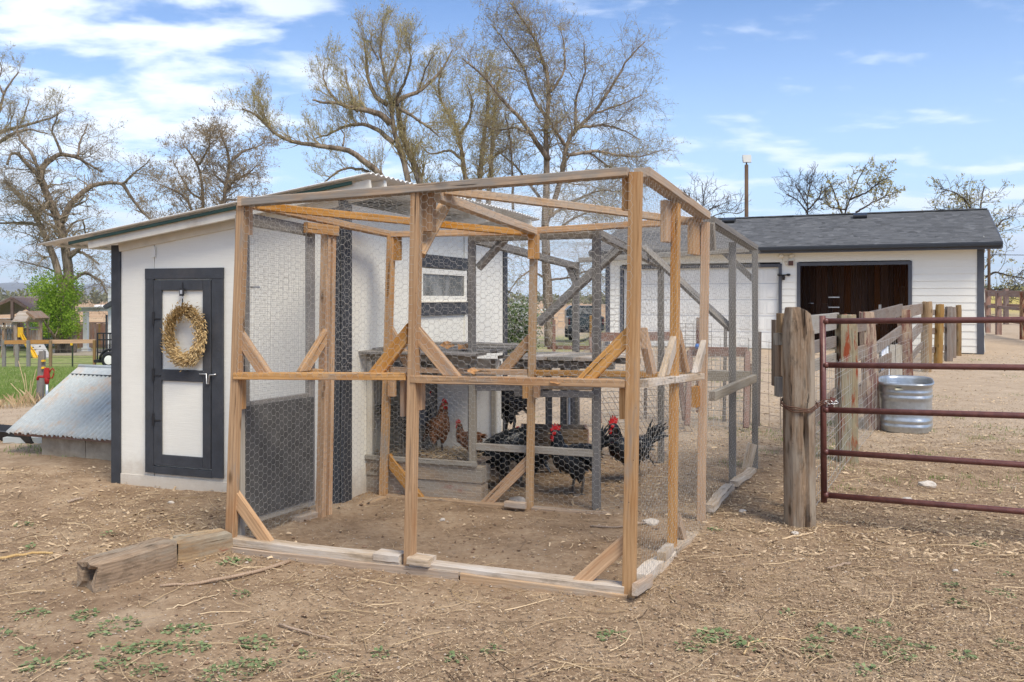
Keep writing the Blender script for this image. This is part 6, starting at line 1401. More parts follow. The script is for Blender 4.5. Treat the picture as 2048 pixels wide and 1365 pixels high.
# platform and upper hens
pz_ = .335; pc = at(992, 0, 7.22)
pf = root('perch_platform', 'rough low wooden perch platform carrying the upper black hens', 'platform', (pc.x, pc.y + .05, 0))
for k in range(3): board('platform_board', (pc.x - .24, pc.y + .02 + k * .13 + .08, pz_ - .012), (pc.x + .25, pc.y + .02 + k * .13 - .09, pz_ - .012), (0, 1, 0), .12, .022, GREY_W, pf, seg=3, jit=.002)
for sx in (-.2, .2):
    for sy in (.03, .30): board('leg', (pc.x + sx, pc.y + sy, -.02), (pc.x + sx, pc.y + sy, pz_ - .025), (1, 0, 0), .04, .04, GREY_W, pf)
chicken('hen', 'black and white splashed hen standing on the perch platform, nearest the coop', (pc.x - .10, pc.y + .08, pz_), PI * .95, 1.15, 'stand', F_GREY, F_BLACK, 'hen', .6, 'hen', patches=[(.150, .045, .43), (.152, .04, .40), (-.02, .115, .24), (.03, .115, .235), (-.08, .105, .26), (.07, .105, .25), (.10, .095, .30), (.0, .118, .26), (.145, .05, .45)], seed=5)
chicken('hen', 'plain black hen on the perch platform with tail raised to the right', (pc.x + .10, pc.y + .20, pz_), PI * 1.05, 1.12, 'stand', F_BLACK, None, 'hen', .5, 'cock', seed=6)
# hens in the coop
ck = lambda s, d: PK.p(s, .285, -d)
p_ = ck(.50, .24); chicken('hen', 'rust-brown hen standing tall in the pale right bay of the coop', tuple(p_), -1.05, .86, 'alert', F_BROWN, None, 'hen', .75, 'hen', seed=7)
p_ = ck(.78, .18); chicken('hen', 'reddish hen tucked low in the right corner of the coop', tuple(p_), PI * .9, .55, 'stand', F_BROWN, F_DARKB, 'hen', 1.2, 'hen', seed=8)
p_ = ck(.20, .30); chicken('hen', 'black hen in the dark left bay of the coop', tuple(p_), PI * .15, 1.0, 'stand', F_BLACK, None, 'hen', .6, 'hen', seed=9)
# brown crate behind the first rooster
c = at(1108, 0, 7.75); cr = root('nest_crate', 'brown slatted nest crate standing behind the black rooster', 'crate', (c.x, c.y, 0))
for k in range(3):
    board('slat', (c.x - .28, c.y - .15, .06 + k * .125), (c.x + .28, c.y - .22, .06 + k * .125), (0, 0, 1), .115, .018, OLDPOST, cr); board('slat', (c.x - .28, c.y + .15, .06 + k * .125), (c.x + .28, c.y + .08, .06 + k * .125), (0, 0, 1), .115, .018, OLDPOST, cr)
board('end_board', (c.x - .28, c.y - .0, 0), (c.x - .28, c.y, .37), (0, 1, 0), .30, .02, REDRAIL, cr); board('end_board', (c.x + .28, c.y - .07, 0), (c.x + .28, c.y - .07, .37), (0, 1, 0), .30, .02, REDRAIL, cr)
# straw on the coop floor, leaves on the rails, stones on the ground inside
rs = np.random.RandomState(12); n = 900; s_ = rs.uniform(.03, KW - .06, n); d_ = rs.uniform(.05, .58, n); base = np.array([tuple(PK.p(a, .285 + rs.uniform(0, .03), -b_)) for a, b_ in zip(s_, d_)])
ag = rs.uniform(0, PI, n); dv = np.stack([np.cos(ag), np.sin(ag), rs.normal(0, .2, n)], 1); segs = np.stack([base, base + dv * rs.uniform(.03, .09, n)[:, None]], 1); V, Fc = tubes(segs, np.full((n, 2), .002), 3); so_ = wobj('bedding_straw', V, Fc, L_STRAW, None, attr=np.repeat(rs.uniform(0, 1, n), 6), kind='stuff'); so_['label'] = 'dry straw bedding on the coop floor'
DL = plain('dead_leaf', (.42, .22, .09), .3, 30, .8)
def dead_leaf(pos, size, label, seed):
    rs = np.random.RandomState(seed); n = 9; V = [(0, 0, .004)]
    for i in range(n): a = 2 * PI * i / n; r = size * (.6 + .4 * abs(math.cos(a * 2.5))) * rs.uniform(.8, 1.1); V.append((r * math.cos(a), r * .7 * math.sin(a), rs.uniform(-.1, .35) * size))
    V = np.array(V) @ np.array(Matrix.Rotation(rs.uniform(.4, 1.0), 3, 'X').transposed()); V[:, 2] -= V[:, 2].min()
    o = link('dead_leaf', np_mesh('dead_leaf', V, [np.array([(0, 1 + i, 1 + (i + 1) % n) for i in range(n)])], DL, False), Matrix.Translation(pos)); tag(o, label, 'leaf'); return o
for i, (u, v, P, of, lb) in enumerate(((947, 748, PFR, 0.02, 'curled tan leaf on the front middle rail left of the centre'), (1113, 762, PFR, .03, 'larger of two tan leaves on the front middle rail right of centre'), (1135, 760, PFR, .02, 'smaller of two tan leaves on the front middle rail right of centre'))):
    p = P.hit(u, v, of); dead_leaf(p + Vector((0, 0, -.015 if i else -.004)), .035 if i != 1 else .042, lb, i)
for i, (s, d, lb) in enumerate(((.62, .12, 'brown dead leaf lying on the coop roof near the shed'), (.80, .10, 'large orange dead leaf at the right front corner of the coop roof'), (.20, .15, 'rust dead leaf at the left front of the coop roof'))): dead_leaf(PK.p(s, 1.115, -d), .06 + .02 * (i == 1), lb, 10 + i)
# ---------------------------------------------------------------- the garden to the west
hyd = at(91, 0, 12.1); hx_, hy_ = hyd.x, hyd.y; HRED = plain('red_hydrant_paint', (.33, .02, .018), .15, 12, .45)
hd_ = root('yard_hydrant', 'red yard hydrant with a loop handle on a grey standpipe', 'hydrant', (hx_, hy_, G(hx_, hy_)))
s_ = 12.1 / F; zz = lambda v: CH - 12.1 * (v - V0) / F
tube_obj('standpipe', [(hx_ + .02, hy_, G(hx_, hy_) - .05), (hx_ + .02, hy_, zz(766))], .019, GALV, hd_, 10)
tube_obj('pump_head', [(hx_ + .02, hy_, zz(768)), (hx_ + .02, hy_, zz(760)), (hx_ + .02, hy_, zz(754))], [.026, .034, .03], HRED, hd_, 12)
board('head_casting', (hx_ + .015, hy_, zz(756)), (hx_ + .02, hy_, zz(736)), (1, 0, 0), .085, .06, HRED, hd_, ch=.012, taper=.72)
tube_obj('spout', [(hx_ - .02, hy_, zz(754)), (hx_ - .09, hy_, zz(754)), (hx_ - .105, hy_, zz(755)), (hx_ - .11, hy_, zz(761))], .018, HRED, hd_, 10)
tube_obj('handle', [(hx_ + .05, hy_, zz(757)), (hx_ + .095, hy_, zz(756)), (hx_ + .115, hy_, zz(748)), (hx_ + .118, hy_, zz(741)), (hx_ + .10, hy_, zz(737)), (hx_ + .075, hy_, zz(740)), (hx_ + .06, hy_, zz(745))], .0095, HRED, hd_, 8)
wp = at(79, 0, 12.45); o = round_post('fence_post', 'grey weathered post with yellow clips behind the red hydrant', wp.x, wp.y, .095, CH - 12.45 * (702 - V0) / F, GREY_W, (.04, 0), 10, .03, 5, 'post', .7)
for v in (722, 736): c = at(87, v, 12.4); tag(wobj('yellow_insulator', *cube_vf(tuple(c), .035, .05, .025), plain('yellow_plastic', (.75, .45, .02), .1, 4) if v == 722 else bpy.data.materials['yellow_plastic'], None), 'yellow fence insulator on the hydrant post, the %s one' % ('upper' if v == 722 else 'lower'), 'insulator')
def gpt(u, Y_): p = at(u, 0, Y_); p.z = G(p.x, p.y); return p
# paddock fence with new top rail
pfn = root('paddock_fence', 'long paddock fence with one new orange top rail in front of the playset', 'fence', tuple(gpt(100, 36)))
NEW = wood('new_rail_timber', (.30, .16, .07), (.48, .29, .15), (.36, .2, .09), grain=12)
a = at(9, 685, 36); b = at(191, 683, 36.5); m_ = (a + b) / 2
board('top_rail', a, m_, (0, 0, 1), .16, .05, NEW, pfn); board('top_rail', m_, b, (0, 0, 1), .16, .05, NEW, pfn)
for u in (-40, 8, 34, 57, 101, 189): p = gpt(u, 36.1); board('post', (p.x, p.y, p.z - .1), (p.x, p.y, CH - 36.1 * (681 - V0) / F), (1, 0, 0), .13 if u in (8, 34, 57) else .10, .1, TREATED if u > 100 else GREY_W, pfn)
p = gpt(145, 35); board('steel_stake', (p.x, p.y, p.z - .1), (p.x, p.y, CH - 35 * (690 - V0) / F), (1, 0, 0), .05, .04, plain('dark_green_stake', (.03, .045, .025), .1, 4), pfn); c = at(143, 689, 34.9); wobj('stake_cap', *cube_vf(tuple(c), .07, .06, .09), bpy.data.materials['yellow_plastic'], pfn)
for v in (700, 716, 728): a = at(-60, v, 36); b = at(192, v - 1, 36.3); tube_obj('fence_wire', [a, b], .008, WIRE_D, pfn, 4)
# playset
ps = root('playset', 'wooden playset tower with plank roof, yellow slide and grey climbing wall', 'playset', tuple(gpt(60, 47))); Yp = 47.0
PXM = Yp / F
def pl(u0, v0, u1, v1, wd, t, m, nm, y0=0.0, y1=0.0, par=ps): return board(nm, at(u0, v0, Yp + y0), at(u1, v1, Yp + y1), (1, 0, 0) if abs(v1 - v0) > abs(u1 - u0) else (0, 0, 1), wd, t, m, par)
for u, y in ((33, 0), (56, 0), (82, 0), (30, 2.2), (80, 2.2)): p = gpt(u, Yp + y); pl(u, 640 if y == 0 else 641, u, V0 + F * (CH - p.z) / (Yp + y), .11, .11, PLAYWOOD, 'tower_post', y, y)
for k, (ua, va, ub, vb) in enumerate(((24, 643, 38, 623), (55, 643, 68, 623))): pass
V = []
for (u, v, y) in ((24, 644, -.2), (52, 644, -.2), (67, 623, 1.2), (38, 623, 1.2)): V.append(tuple(at(u, v, Yp + y)))
for k in range(6):
    f0, f1 = k / 6, (k + 1) / 6 - .012; A1, B1, C1, D1 = [Vector(v) for v in V]; a = A1.lerp(D1, (f0 + f1) / 2); b = B1.lerp(C1, (f0 + f1) / 2); board('roof_plank', a, b, (D1 - A1), (D1 - A1).length / 6 * .96, .03, BROWNROOF, ps)
board('roof_gable', at(67, 624, Yp - .2), at(84, 638, Yp - .2), (0, 0, 1), .12, 1.4, PLAYWOOD, ps); board('roof_gable', at(67, 624, Yp - .2), at(55, 640, Yp - .2), (0, 0, 1), .10, .06, PLAYWOOD, ps)
pl(55, 641, 84, 641, .2, .06, PLAYWOOD, 'tower_beam'); pl(56, 656, 84, 656, .12, .06, PLAYWOOD, 'tower_beam'); pl(34, 683, 84, 683, .16, .06, PLAYWOOD, 'tower_beam')
for k in range(7): pl(58.5 + k * 3.9, 681, 58.5 + k * 3.9, 660, .09, .03, PLAYWOOD, 'deck_plank', -.05, -.05)
for k in range(4): pl(35 + k * 3.6, 681, 35 + k * 3.6, 646, .07, .03, REDRAIL, 'deck_plank', .1, .1)
pl(-40, 644, 32, 646, .26, .1, PLAYWOOD, 'swing_beam')
for u in (5, 13, 21):
    pl(u, 647, u, 655, .02, .02, WIRE, 'swing_chain', -.1, -.1); tube_obj('swing_ring', [at(u + dx_, v, Yp - .1) for dx_, v in ((0, 652), (2.6, 657.5), (-2.6, 657.5), (0, 652))], .025, plain('cream_ring', (.7, .64, .5), .05, 4) if u == 5 else bpy.data.materials['cream_ring'], ps, 6)
for u in (8, -30): pl(u, 646, u - 4, 722, .12, .1, PLAYWOOD, 'swing_leg')
YEL = plain('yellow_slide_plastic', (.72, .42, .03), .08, 3, .4)
sl_ = [(at(40, 672, Yp - .1), at(46, 672, Yp - .1)), (at(48, 690, Yp - .5), at(56, 690, Yp - .5)), (at(60, 706, Yp - 1.0), at(69, 706, Yp - 1.0)), (at(66, 718, Yp - 1.4), at(76, 719, Yp - 1.4))]
V = []
for a, b in sl_:
    for (p, dz_) in ((a, .14), (a, 0), (b, 0), (b, .14)): V.append((p.x, p.y, p.z + dz_))
Q = [(4 * k + i, 4 * k + i + 1, 4 * k + 5 + i, 4 * k + 4 + i) for k in range(3) for i in range(3)]; o = wobj('slide', V, np.array(Q), YEL, ps)
md = o.modifiers.new('thick', 'SOLIDIFY'); md.thickness = .04
pl(41, 655, 41, 675, .28, .06, YEL, 'slide_chute', -.05, -.05)
CW = plain('grey_climbing_board', (.40, .39, .37), .15, 3, .8)
V = [tuple(at(57, 689, Yp - .1)), tuple(at(88, 689, Yp - .1)), tuple(at(107, 723, Yp - 1.6)), tuple(at(73, 723, Yp - 1.6))]; o = wobj('climbing_wall', V, np.array([[0, 3, 2, 1]]), CW, ps); md = o.modifiers.new('thick', 'SOLIDIFY'); md.thickness = .05
for (u, v) in ((66, 695), (80, 693), (70, 700), (79, 704), (88, 702), (86, 711), (77, 712), (96, 718), (83, 719)): c = at(u, v, Yp - .1 - (v - 689) / 34 * 1.5 - .06); wobj('climbing_hold', *lathe([(0, -.03), (.035, -.02), (.04, .02), (0, .03)], 7, c=tuple(c)), BLACK, o)
# rope ladder right of the tower
for v in (664, 677, 690): pl(84, v, 99, v + 1, .03, .03, BLACK, 'ladder_rung', .3, .3)
for u in (86, 97): pl(u, 660, u, 693, .02, .02, BLACK, 'ladder_rope', .3, .3)
# covered pavilion behind
pv3 = root('garden_pavilion', 'open pavilion with brown gabled roof on posts behind the playset', 'pavilion', tuple(gpt(25, 56))); Yv = 56.0
pk, rr_, ll = (25, 596), (82, 632), (-60, 632)
for (ua, va), (ub, vb) in ((pk, rr_), (pk, ll)):
    a0, b0 = at(ua, va, Yv), at(ub, vb, Yv); a1, b1 = a0 + Vector((0, 5, 0)), b0 + Vector((0, 5, 0)); V = [tuple(x) for x in (a0, b0, b1, a1)]; o = wobj('roof_slope', V, np.array([[0, 1, 2, 3]]), BROWNROOF if ub < 0 else REDRAIL, pv3); md = o.modifiers.new('thick', 'SOLIDIFY'); md.thickness = .12
    board('barge_board', a0 + Vector((0, -.05, -.05)), b0 + Vector((0, -.05, -.05)), (0, 0, 1), .2, .06, REDRAIL, pv3)
a, b = at(-60, 642, Yv), at(82, 642, Yv); board('tie_beam', a, b, (0, 0, 1), .28, .15, PLAYWOOD, pv3)
board('king_post', at(25, 598, Yv), at(25, 641, Yv), (1, 0, 0), .18, .15, REDRAIL, pv3)
for u in (-30, 36, 78):
    p = gpt(u, Yv); board('post', (p.x, p.y, p.z), (p.x, p.y, CH - Yv * (642 - V0) / F), (1, 0, 0), .18, .18, PLAYWOOD, pv3)
for k in range(13): u = -25 + k * 6.2; pl(u, 690, u, 655, .09, .04, PLAYWOOD, 'railing_picket', 9.2, 9.2, pv3)
a, b = at(-40, 655, Yv), at(60, 655, Yv); board('railing', a, b, (0, 0, 1), .1, .08, PLAYWOOD, pv3)
hc = plain('far_house_white', (.62, .64, .66), .06, 2, .7)
hs = root('white_outbuilding', 'low white outbuilding wall seen behind the green tree', 'outbuilding', tuple(gpt(80, 62)))
a, b = at(-10, 690, 62), at(136, 690, 62); g0 = G(a.x, a.y)
for k in range(6): z = g0 + k * .33; board('wall_board', (a.x, a.y, z + .16), (b.x, b.y, z + .16), (0, .05, 1), .34, .04, hc, hs)
a, b = at(-20, 655, 61), at(140, 655, 61); board('roof', a, b, (0, 1, .3), 3.0, .12, GREY_W, hs)
# white pergola porch, board screen, house corner
pg = root('white_pergola', 'white porch beam on square columns beside the green tree', 'pergola', tuple(gpt(172, 54))); Yg = 54.0; gg = gpt(172, Yg); WH2 = plain('porch_white', (.66, .67, .66), .06, 3, .6)
board('column', (gg.x, gg.y, gg.z + .25), (gg.x, gg.y, CH - Yg * (624 - V0) / F), (1, 0, 0), .26, .26, WH2, pg); board('column_base', (gg.x, gg.y, gg.z), (gg.x, gg.y, gg.z + .33), (1, 0, 0), .38, .38, WH2, pg)
board('beam', at(157, 620, Yg), at(300, 617, Yg), (0, 0, 1), .24, .3, WH2, pg); board('beam_cap', at(155, 616, Yg), at(300, 613, Yg), (0, 0, 1), .08, .5, WH2, pg)
sc_ = root('board_screen', 'tall brown vertical board fence behind the white porch column', 'fence', tuple(gpt(180, 60)))
for k in range(22): u = 136 + k * 4.2; p = gpt(u, 60); board('fence_board', (p.x, p.y, p.z), (p.x, p.y, CH - 60 * (648 + RB.uniform(-1, 1) - V0) / F), (1, 0, 0), .135, .03, REDRAIL if k % 5 else TREATED, sc_)
board('top_rail', at(135, 646, 60), at(230, 646, 60), (0, 0, 1), .08, .08, REDRAIL, sc_)
hw = root('white_house', 'corner of a white sided house with dark gable edge at the shed wall', 'house', tuple(gpt(222, 52))); p = gpt(216, 52)
for k in range(13): z = p.z + k * .3; board('siding_board', (p.x, p.y, z + .15), (p.x + 5, p.y, z + .15), (0, .06, 1), .31, .03, WH2, hw)
board('gable_edge', at(211, 615, 51.6), at(300, 560, 51.6), (0, 0, 1), .2, .5, CHAR, hw); board('downpipe', (p.x - .05, p.y - .08, p.z), (p.x - .05, p.y - .08, CH - 52 * (630 - V0) / F), (1, 0, 0), .09, .09, CHAR, hw)
pt = wobj('patio_slab', [tuple(gpt(105, 49)), tuple(gpt(260, 49)), tuple(gpt(260, 58)), tuple(gpt(105, 58))], np.array([[0, 1, 2, 3]]), CONC, None, kind='structure'); pt.location.z += .06; pt.modifiers.new('thick', 'SOLIDIFY').thickness = .1
# black utility trailer
tl_ = root('utility_trailer', 'black utility trailer with raised mesh ramp at the shed corner', 'trailer', tuple(gpt(205, 36))); Yt_ = 36.0; g0 = gpt(205, Yt_).z
def zt_(v, Y_=Yt_): return CH - Y_ * (v - V0) / F
xs_ = lambda u: (u - U0) / F * Yt_
for u in (195, 207, 220, 234): board('ramp_bar', (xs_(u), Yt_, zt_(722)), (xs_(u), Yt_, zt_(666)), (1, 0, 0), .05, .04, BLACK, tl_)
for v in (667, 680, 706, 722): board('ramp_bar', (xs_(194), Yt_ + .01, zt_(v)), (xs_(262), Yt_ + .01, zt_(v)), (0, 0, 1), .05, .04, BLACK, tl_)
grid_wire('ramp_mesh', ((xs_(195), Yt_ + .03, zt_(706)), (xs_(262), Yt_ + .03, zt_(706)), (xs_(262), Yt_ + .03, zt_(690)), (xs_(195), Yt_ + .03, zt_(690))), 24, 8, .008, BLACK, tl_)
board('bed_frame', (xs_(194), Yt_ + .3, zt_(722)), (xs_(320), Yt_ + .3, zt_(722)), (0, 0, 1), .12, 1.2, BLACK, tl_); board('bed_frame', (xs_(215), Yt_ + .2, zt_(700)), (xs_(320), Yt_ + .2, zt_(700)), (0, 0, 1), .05, .05, BLACK, tl_)
V, Fc = lathe([(0, -.1), (.17, -.1), (.17, -.12), (.30, -.11), (.34, -.06), (.34, .06), (.30, .11), (0, .11)], 24); V = V[:, [0, 2, 1]] + [xs_(228), Yt_ - .35, g0 + .33]; wobj('wheel', V, Fc, BLACK, tl_, True)
V, Fc = lathe([(0, -.135), (.10, -.135), (.185, -.125)], 20); V = V[:, [0, 2, 1]] + [xs_(228), Yt_ - .35, g0 + .33]; wobj('wheel_rim', V, Fc, WHITE_D, tl_, True)
ar = [(xs_(228) + .42 * math.cos(t), Yt_ - .35, g0 + .34 + .42 * math.sin(t)) for t in np.linspace(0, PI, 9)]; tube_obj('mudguard', ar, .05, BLACK, tl_, 8)
# two hay bales in the far field, left
for i, (u, lb) in enumerate(((197, 'left of two pale wrapped bales in the far field'), (209, 'right of two pale wrapped bales in the far field'))):
    p = at(u, 612, 250); V, Fc = lathe([(0, -1.0), (.7, -1.0), (.78, -.8), (.78, .8), (.7, 1.0), (0, 1.0)], 16); V = V[:, [2, 0, 1]] + [p.x, 250, G(p.x, 250) + .75]; o = wobj('wrapped_bale', V, Fc, plain('bale_wrap', (.75, .75, .74), .03, 1) if i == 0 else bpy.data.materials['bale_wrap'], None, True); tag(o, lb, 'bale', 'bales in the far field')
# far right: red rail fences and a small far building on the hill
rf = root('red_rail_fence', 'dull red plank rail fence crossing the slope right of the garage', 'fence', tuple(gpt(2000, 30)))
fr = [(1975, 31.5), (2047, 27.5), (2130, 24.0)]; fr2 = [(1967, 38), (2012, 37), (2060, 36), (2130, 35)]
for q in (fr, fr2):
    Pp = [gpt(u, Y_) for u, Y_ in q]
    for a, b in zip(Pp[:-1], Pp[1:]):
        a = a - (b - a) * .02
        for z, h in (((1.42, .20), (.95, .10), (.55, .16)) if q is fr else ((1.35, .14), (.8, .12))): board('fence_rail', (a.x, a.y, a.z + z), (b.x, b.y, b.z + z), (0, 0, 1), h, .05, REDRAIL, rf, seg=4, jit=.004)
    for j, a in enumerate(Pp): board('fence_post', (a.x, a.y, a.z - .1), (a.x, a.y, a.z + 1.5), (1, 0, 0), .17, .15, REDPOST if j == 1 and q is fr else REDRAIL, rf)
a = gpt(1997, 30.2); board('fence_post', (a.x, a.y, a.z - .1), (a.x, a.y, a.z + 1.45), (1, 0, 0), .17, .12, REDRAIL, rf)
p = at(2010, 594, 240); fb = root('far_shed', 'tiny pale far building on the yellow slope at the right edge', 'shed', (p.x, p.y, G(p.x, p.y))); zb = G(p.x, 240)
board('wall', (p.x - 1.1, 240, zb + .6), (p.x + 1.1, 240, zb + .6), (0, 0, 1), 1.3, 2, plain('far_green_wall', (.25, .38, .35), .05, 1), fb); board('roof', (p.x - 1.3, 240, zb + 1.35), (p.x + 1.3, 240, zb + 1.35), (0, 1, 0), 2.6, .25, CHAR, fb)
rs = np.random.RandomState(77); cs = []
for k in range(60): Y_ = rs.uniform(260, 420); x = rs.uniform(.53, .75) * Y_; [cs.append((x + rs.normal(0, 1.5), Y_, G(x, Y_) + rs.uniform(.2, 3))) for q_ in range(8)]
V, Fq, tn = leaf_quads(np.array(cs), rs, 3500, .8, .6, (0, .7), 0, .9); o = wobj('hill_scrub', V, Fq, L_FAR, None, attr=tn, kind='stuff')
tube_obj_ = tube_obj('overhead_wire', [at(1985, 510, 42), at(2200, 512, 42)], .015, BLACK, None, 4); tag(tube_obj_, 'thin overhead wire running right from the utility pole', 'wire')
# ---------------------------------------------------------------- litter, straw, stones, weeds, grass
def inside_shed(x, y):
    dx_, dy_ = x - FL.x, y - FL.y; s = dx_ * SA[0] + dy_ * SA[1]; t = dx_ * SB[0] + dy_ * SB[1]; return (s > -.02) & (s < WID + .02) & (t > -.02) & (t < LEN)
def scatter(n, rs, y0, y1, dens=None, pw=1.6):
    y = y0 + (y1 - y0) * rs.uniform(0, 1, n * 2) ** pw; x = rs.uniform(-.68, .68, n * 2) * y; k = ~inside_shed(x, y)
    if dens is not None: k &= rs.uniform(0, 1, n * 2) < dens(x, y)
    k &= ~((x < -2.95) & (y > 7.7) & (y < 9.6) & (x > -5.2))
    x, y = x[k][:n], y[k][:n]; return x, y, gz(x, y)
def inrun(x, y):
    s = (x - A_.x) * SA[0] + (y - A_.y) * SA[1]; t = (x - A_.x) * SB[0] + (y - A_.y) * SB[1]; return (s > 0) & (s < 2.45) & (t > 0) & (t < 1.6)
def patchy(x, y): return .5 + .5 * np.sin(1.9 * x + 1.3 * np.sin(1.1 * y)) * np.sin(1.6 * y + 1.7 * np.sin(.8 * x))
rs = np.random.RandomState(101)
dens = lambda x, y: np.clip(.10 + .45 * np.clip((x + .3) / 2.0, 0, 1) + .55 * patchy(x, y), 0, 1) * np.where(inrun(x, y), .30, 1.0)
def chips(name, n, y0, y1, L0, L1, W0, W1, m, seed, lift=.012, tint=(0, 1), pw=1.6, label=None, flat=.25):
    rs = np.random.RandomState(seed); x, y, z = scatter(n, rs, y0, y1, dens, pw); n = len(x); a = rs.uniform(0, PI * 2, n); t = rs.normal(0, flat, n); d = np.stack([np.cos(a) * np.cos(t), np.sin(a) * np.cos(t), np.sin(t)], 1)
    s = np.stack([-np.sin(a), np.cos(a), rs.normal(0, flat * 1.2, n)], 1); L = rs.uniform(L0, L1, n)[:, None] * rs.uniform(.4, 1, n)[:, None]; W = rs.uniform(W0, W1, n)[:, None]; c = np.stack([x, y, z + rs.uniform(.001, lift, n) + .004], 1); up_ = np.array([0, 0, 1.0]) * W * .45
    V = np.stack([c - d * L / 2 - s * W / 2, c + d * L / 2 - s * W * .3, c + d * L / 2 + s * W * .35, c - d * L / 2 + s * W / 2, c + up_, ], 1); b = np.arange(n)[:, None] * 5
    o = wobj(name, V.reshape(-1, 3), [np.concatenate([b + [[0, 1, 4]], b + [[1, 2, 4]], b + [[2, 3, 4]], b + [[3, 0, 4]]])], m, None, attr=np.repeat(np.clip(rs.beta(1.6, 1.8, n) * (tint[1] - tint[0]) + tint[0], 0, 1), 5), kind='stuff'); o['label'] = label or name; return o
chips('wood_chips', 60000, 2.3, 10.5, .007, .028, .0025, .008, L_CHIP, 1, label='tan wood chips scattered over the dirt')
chips('leaf_litter', 30000, 2.3, 13, .006, .024, .004, .012, L_LITTER, 2, label='crumbled dry leaf litter on the ground')
chips('pale_chips', 9000, 5.0, 22, .02, .07, .008, .022, L_CHIP, 3, tint=(.3, 1), pw=1.2, label='pale chips and bark over the far yard')
def straws(name, n, y0, y1, L0, L1, r, m, seed, label, K=4, curve=.5, tint=(0, 1), pw=1.5):
    rs = np.random.RandomState(seed); x, y, z = scatter(n, rs, y0, y1, dens, pw); n = len(x); a = rs.uniform(0, PI * 2, n); P = np.empty((n, K, 3)); cv = rs.normal(0, curve, n); L = rs.uniform(L0, L1, n); px, py = x.copy(), y.copy()
    for k in range(K):
        P[:, k, 0], P[:, k, 1] = px, py; P[:, k, 2] = gz(px, py) + .007 + rs.uniform(0, .010, n); px = px + np.cos(a) * L / (K - 1); py = py + np.sin(a) * L / (K - 1); a = a + cv / K
    R = (r * rs.uniform(.6, 1.3, n))[:, None] * np.linspace(1, .6, K)[None]; V, Fc = tubes(P, R, 3); o = wobj(name, V, Fc, m, None, attr=np.repeat(np.clip(rs.uniform(tint[0], tint[1], n), 0, 1), K * 3), kind='stuff'); o['label'] = label; return o
straws('dry_straw', 5200, 2.4, 9.5, .03, .16, .0013, L_STRAW, 11, 'fine dry straw and stalks strewn over the ground')
straws('dry_stalks', 520, 2.5, 9, .15, .42, .0024, L_STRAW, 12, 'longer pale dry stalks lying on the ground', 6, .9)
straws('fallen_twigs', 700, 2.5, 10, .05, .20, .0028, L_LITTER, 13, 'short brown twigs lying about', 4, .6, (0, .5))
def pebbles(name, n, y0, y1, r0, r1, seed, m, label):
    rs = np.random.RandomState(seed); x, y, z = scatter(n, rs, y0, y1, None); n = len(x); ic = np.array([[0, 0, 1], [.9, 0, .2], [.28, .86, .2], [-.73, .53, .2], [-.73, -.53, .2], [.28, -.86, .2], [0, 0, -.6]]); f = [(0, i, i % 5 + 1) for i in range(1, 6)] + [(6, i % 5 + 1, i) for i in range(1, 6)]
    V = ic[None] * (1 + rs.uniform(-.25, .25, (n, 7, 1))) * (rs.uniform(r0, r1, n) * rs.uniform(.4, 1, n))[:, None, None] * np.stack([rs.uniform(.7, 1.3, n), rs.uniform(.7, 1.3, n), rs.uniform(.4, .8, n)], 1)[:, None]; V += np.stack([x, y, z + .003], 1)[:, None]
    Fc = (np.arange(n)[:, None, None] * 7 + np.array(f)[None]).reshape(-1, 3); o = wobj(name, V.reshape(-1, 3), Fc, m, None, kind='stuff', attr=np.repeat(rs.uniform(0, 1, n), 7)); o['label'] = label
PEB = leaf_m('pebble_mix', (.20, .14, .10), (.55, .48, .40), 0.0)
pebbles('gravel', 9000, 2.3, 12, .003, .011, 21, PEB, 'small gravel and soil crumbs'); pebbles('dirt_clods', 2600, 2.3, 10, .008, .020, 22, leaf_m('clod_mix', (.14, .088, .055), (.30, .20, .13), 0.0), 'clods of dry earth')
# weeds: low rosettes of lobed grey-green leaves
def rosettes(name, cents, m, seed, label, leaf=.024, nl=62):
    rs = np.random.RandomState(seed); C, D, Z, Ln = [], [], [], []
    for (x, y, r) in cents:
        n = int(nl * (r / .07) ** 1.4); a = rs.uniform(0, 2 * PI, n); q_ = r * np.sqrt(rs.uniform(0, 1, n)); cx, cy = x + q_ * np.cos(a) * 1.3, y + q_ * np.sin(a); C.append(np.stack([cx, cy, gz(cx, cy) + rs.uniform(.004, .03, n) * (1.2 - q_ / r)], 1)); D.append(np.stack([np.cos(a) + rs.normal(0, .5, n), np.sin(a) + rs.normal(0, .5, n), rs.uniform(-.1, .6, n)], 1))
    C, D = np.concatenate(C), np.concatenate(D); D /= np.linalg.norm(D, axis=1)[:, None]; n = len(C); s = np.cross(D, np.array([0, 0, 1.0]) + rs.normal(0, .3, (n, 3))); s /= np.linalg.norm(s, axis=1)[:, None]; L = leaf * rs.uniform(.5, 1.2, n)[:, None]
    V = np.stack([C, C + D * L * .4 + s * L * .33, C + D * L * .8 + s * L * .30, C + D * L * .95, C + D * L * .8 - s * L * .30, C + D * L * .4 - s * L * .33], 1); V[:, 2:5, 2] -= .003; V[:, :, 2] = np.maximum(V[:, :, 2], gz(V[:, :, 0], V[:, :, 1]) + .003)
    o = wobj(name, V.reshape(-1, 3), (np.arange(n)[:, None] * 6 + np.arange(6)[None]), m, None, attr=np.repeat(rs.uniform(0, 1, n), 6), kind='stuff'); o['label'] = label
gw = lambda u, v: ((u - U0) / F * CH * F / (v - V0), CH * F / (v - V0))
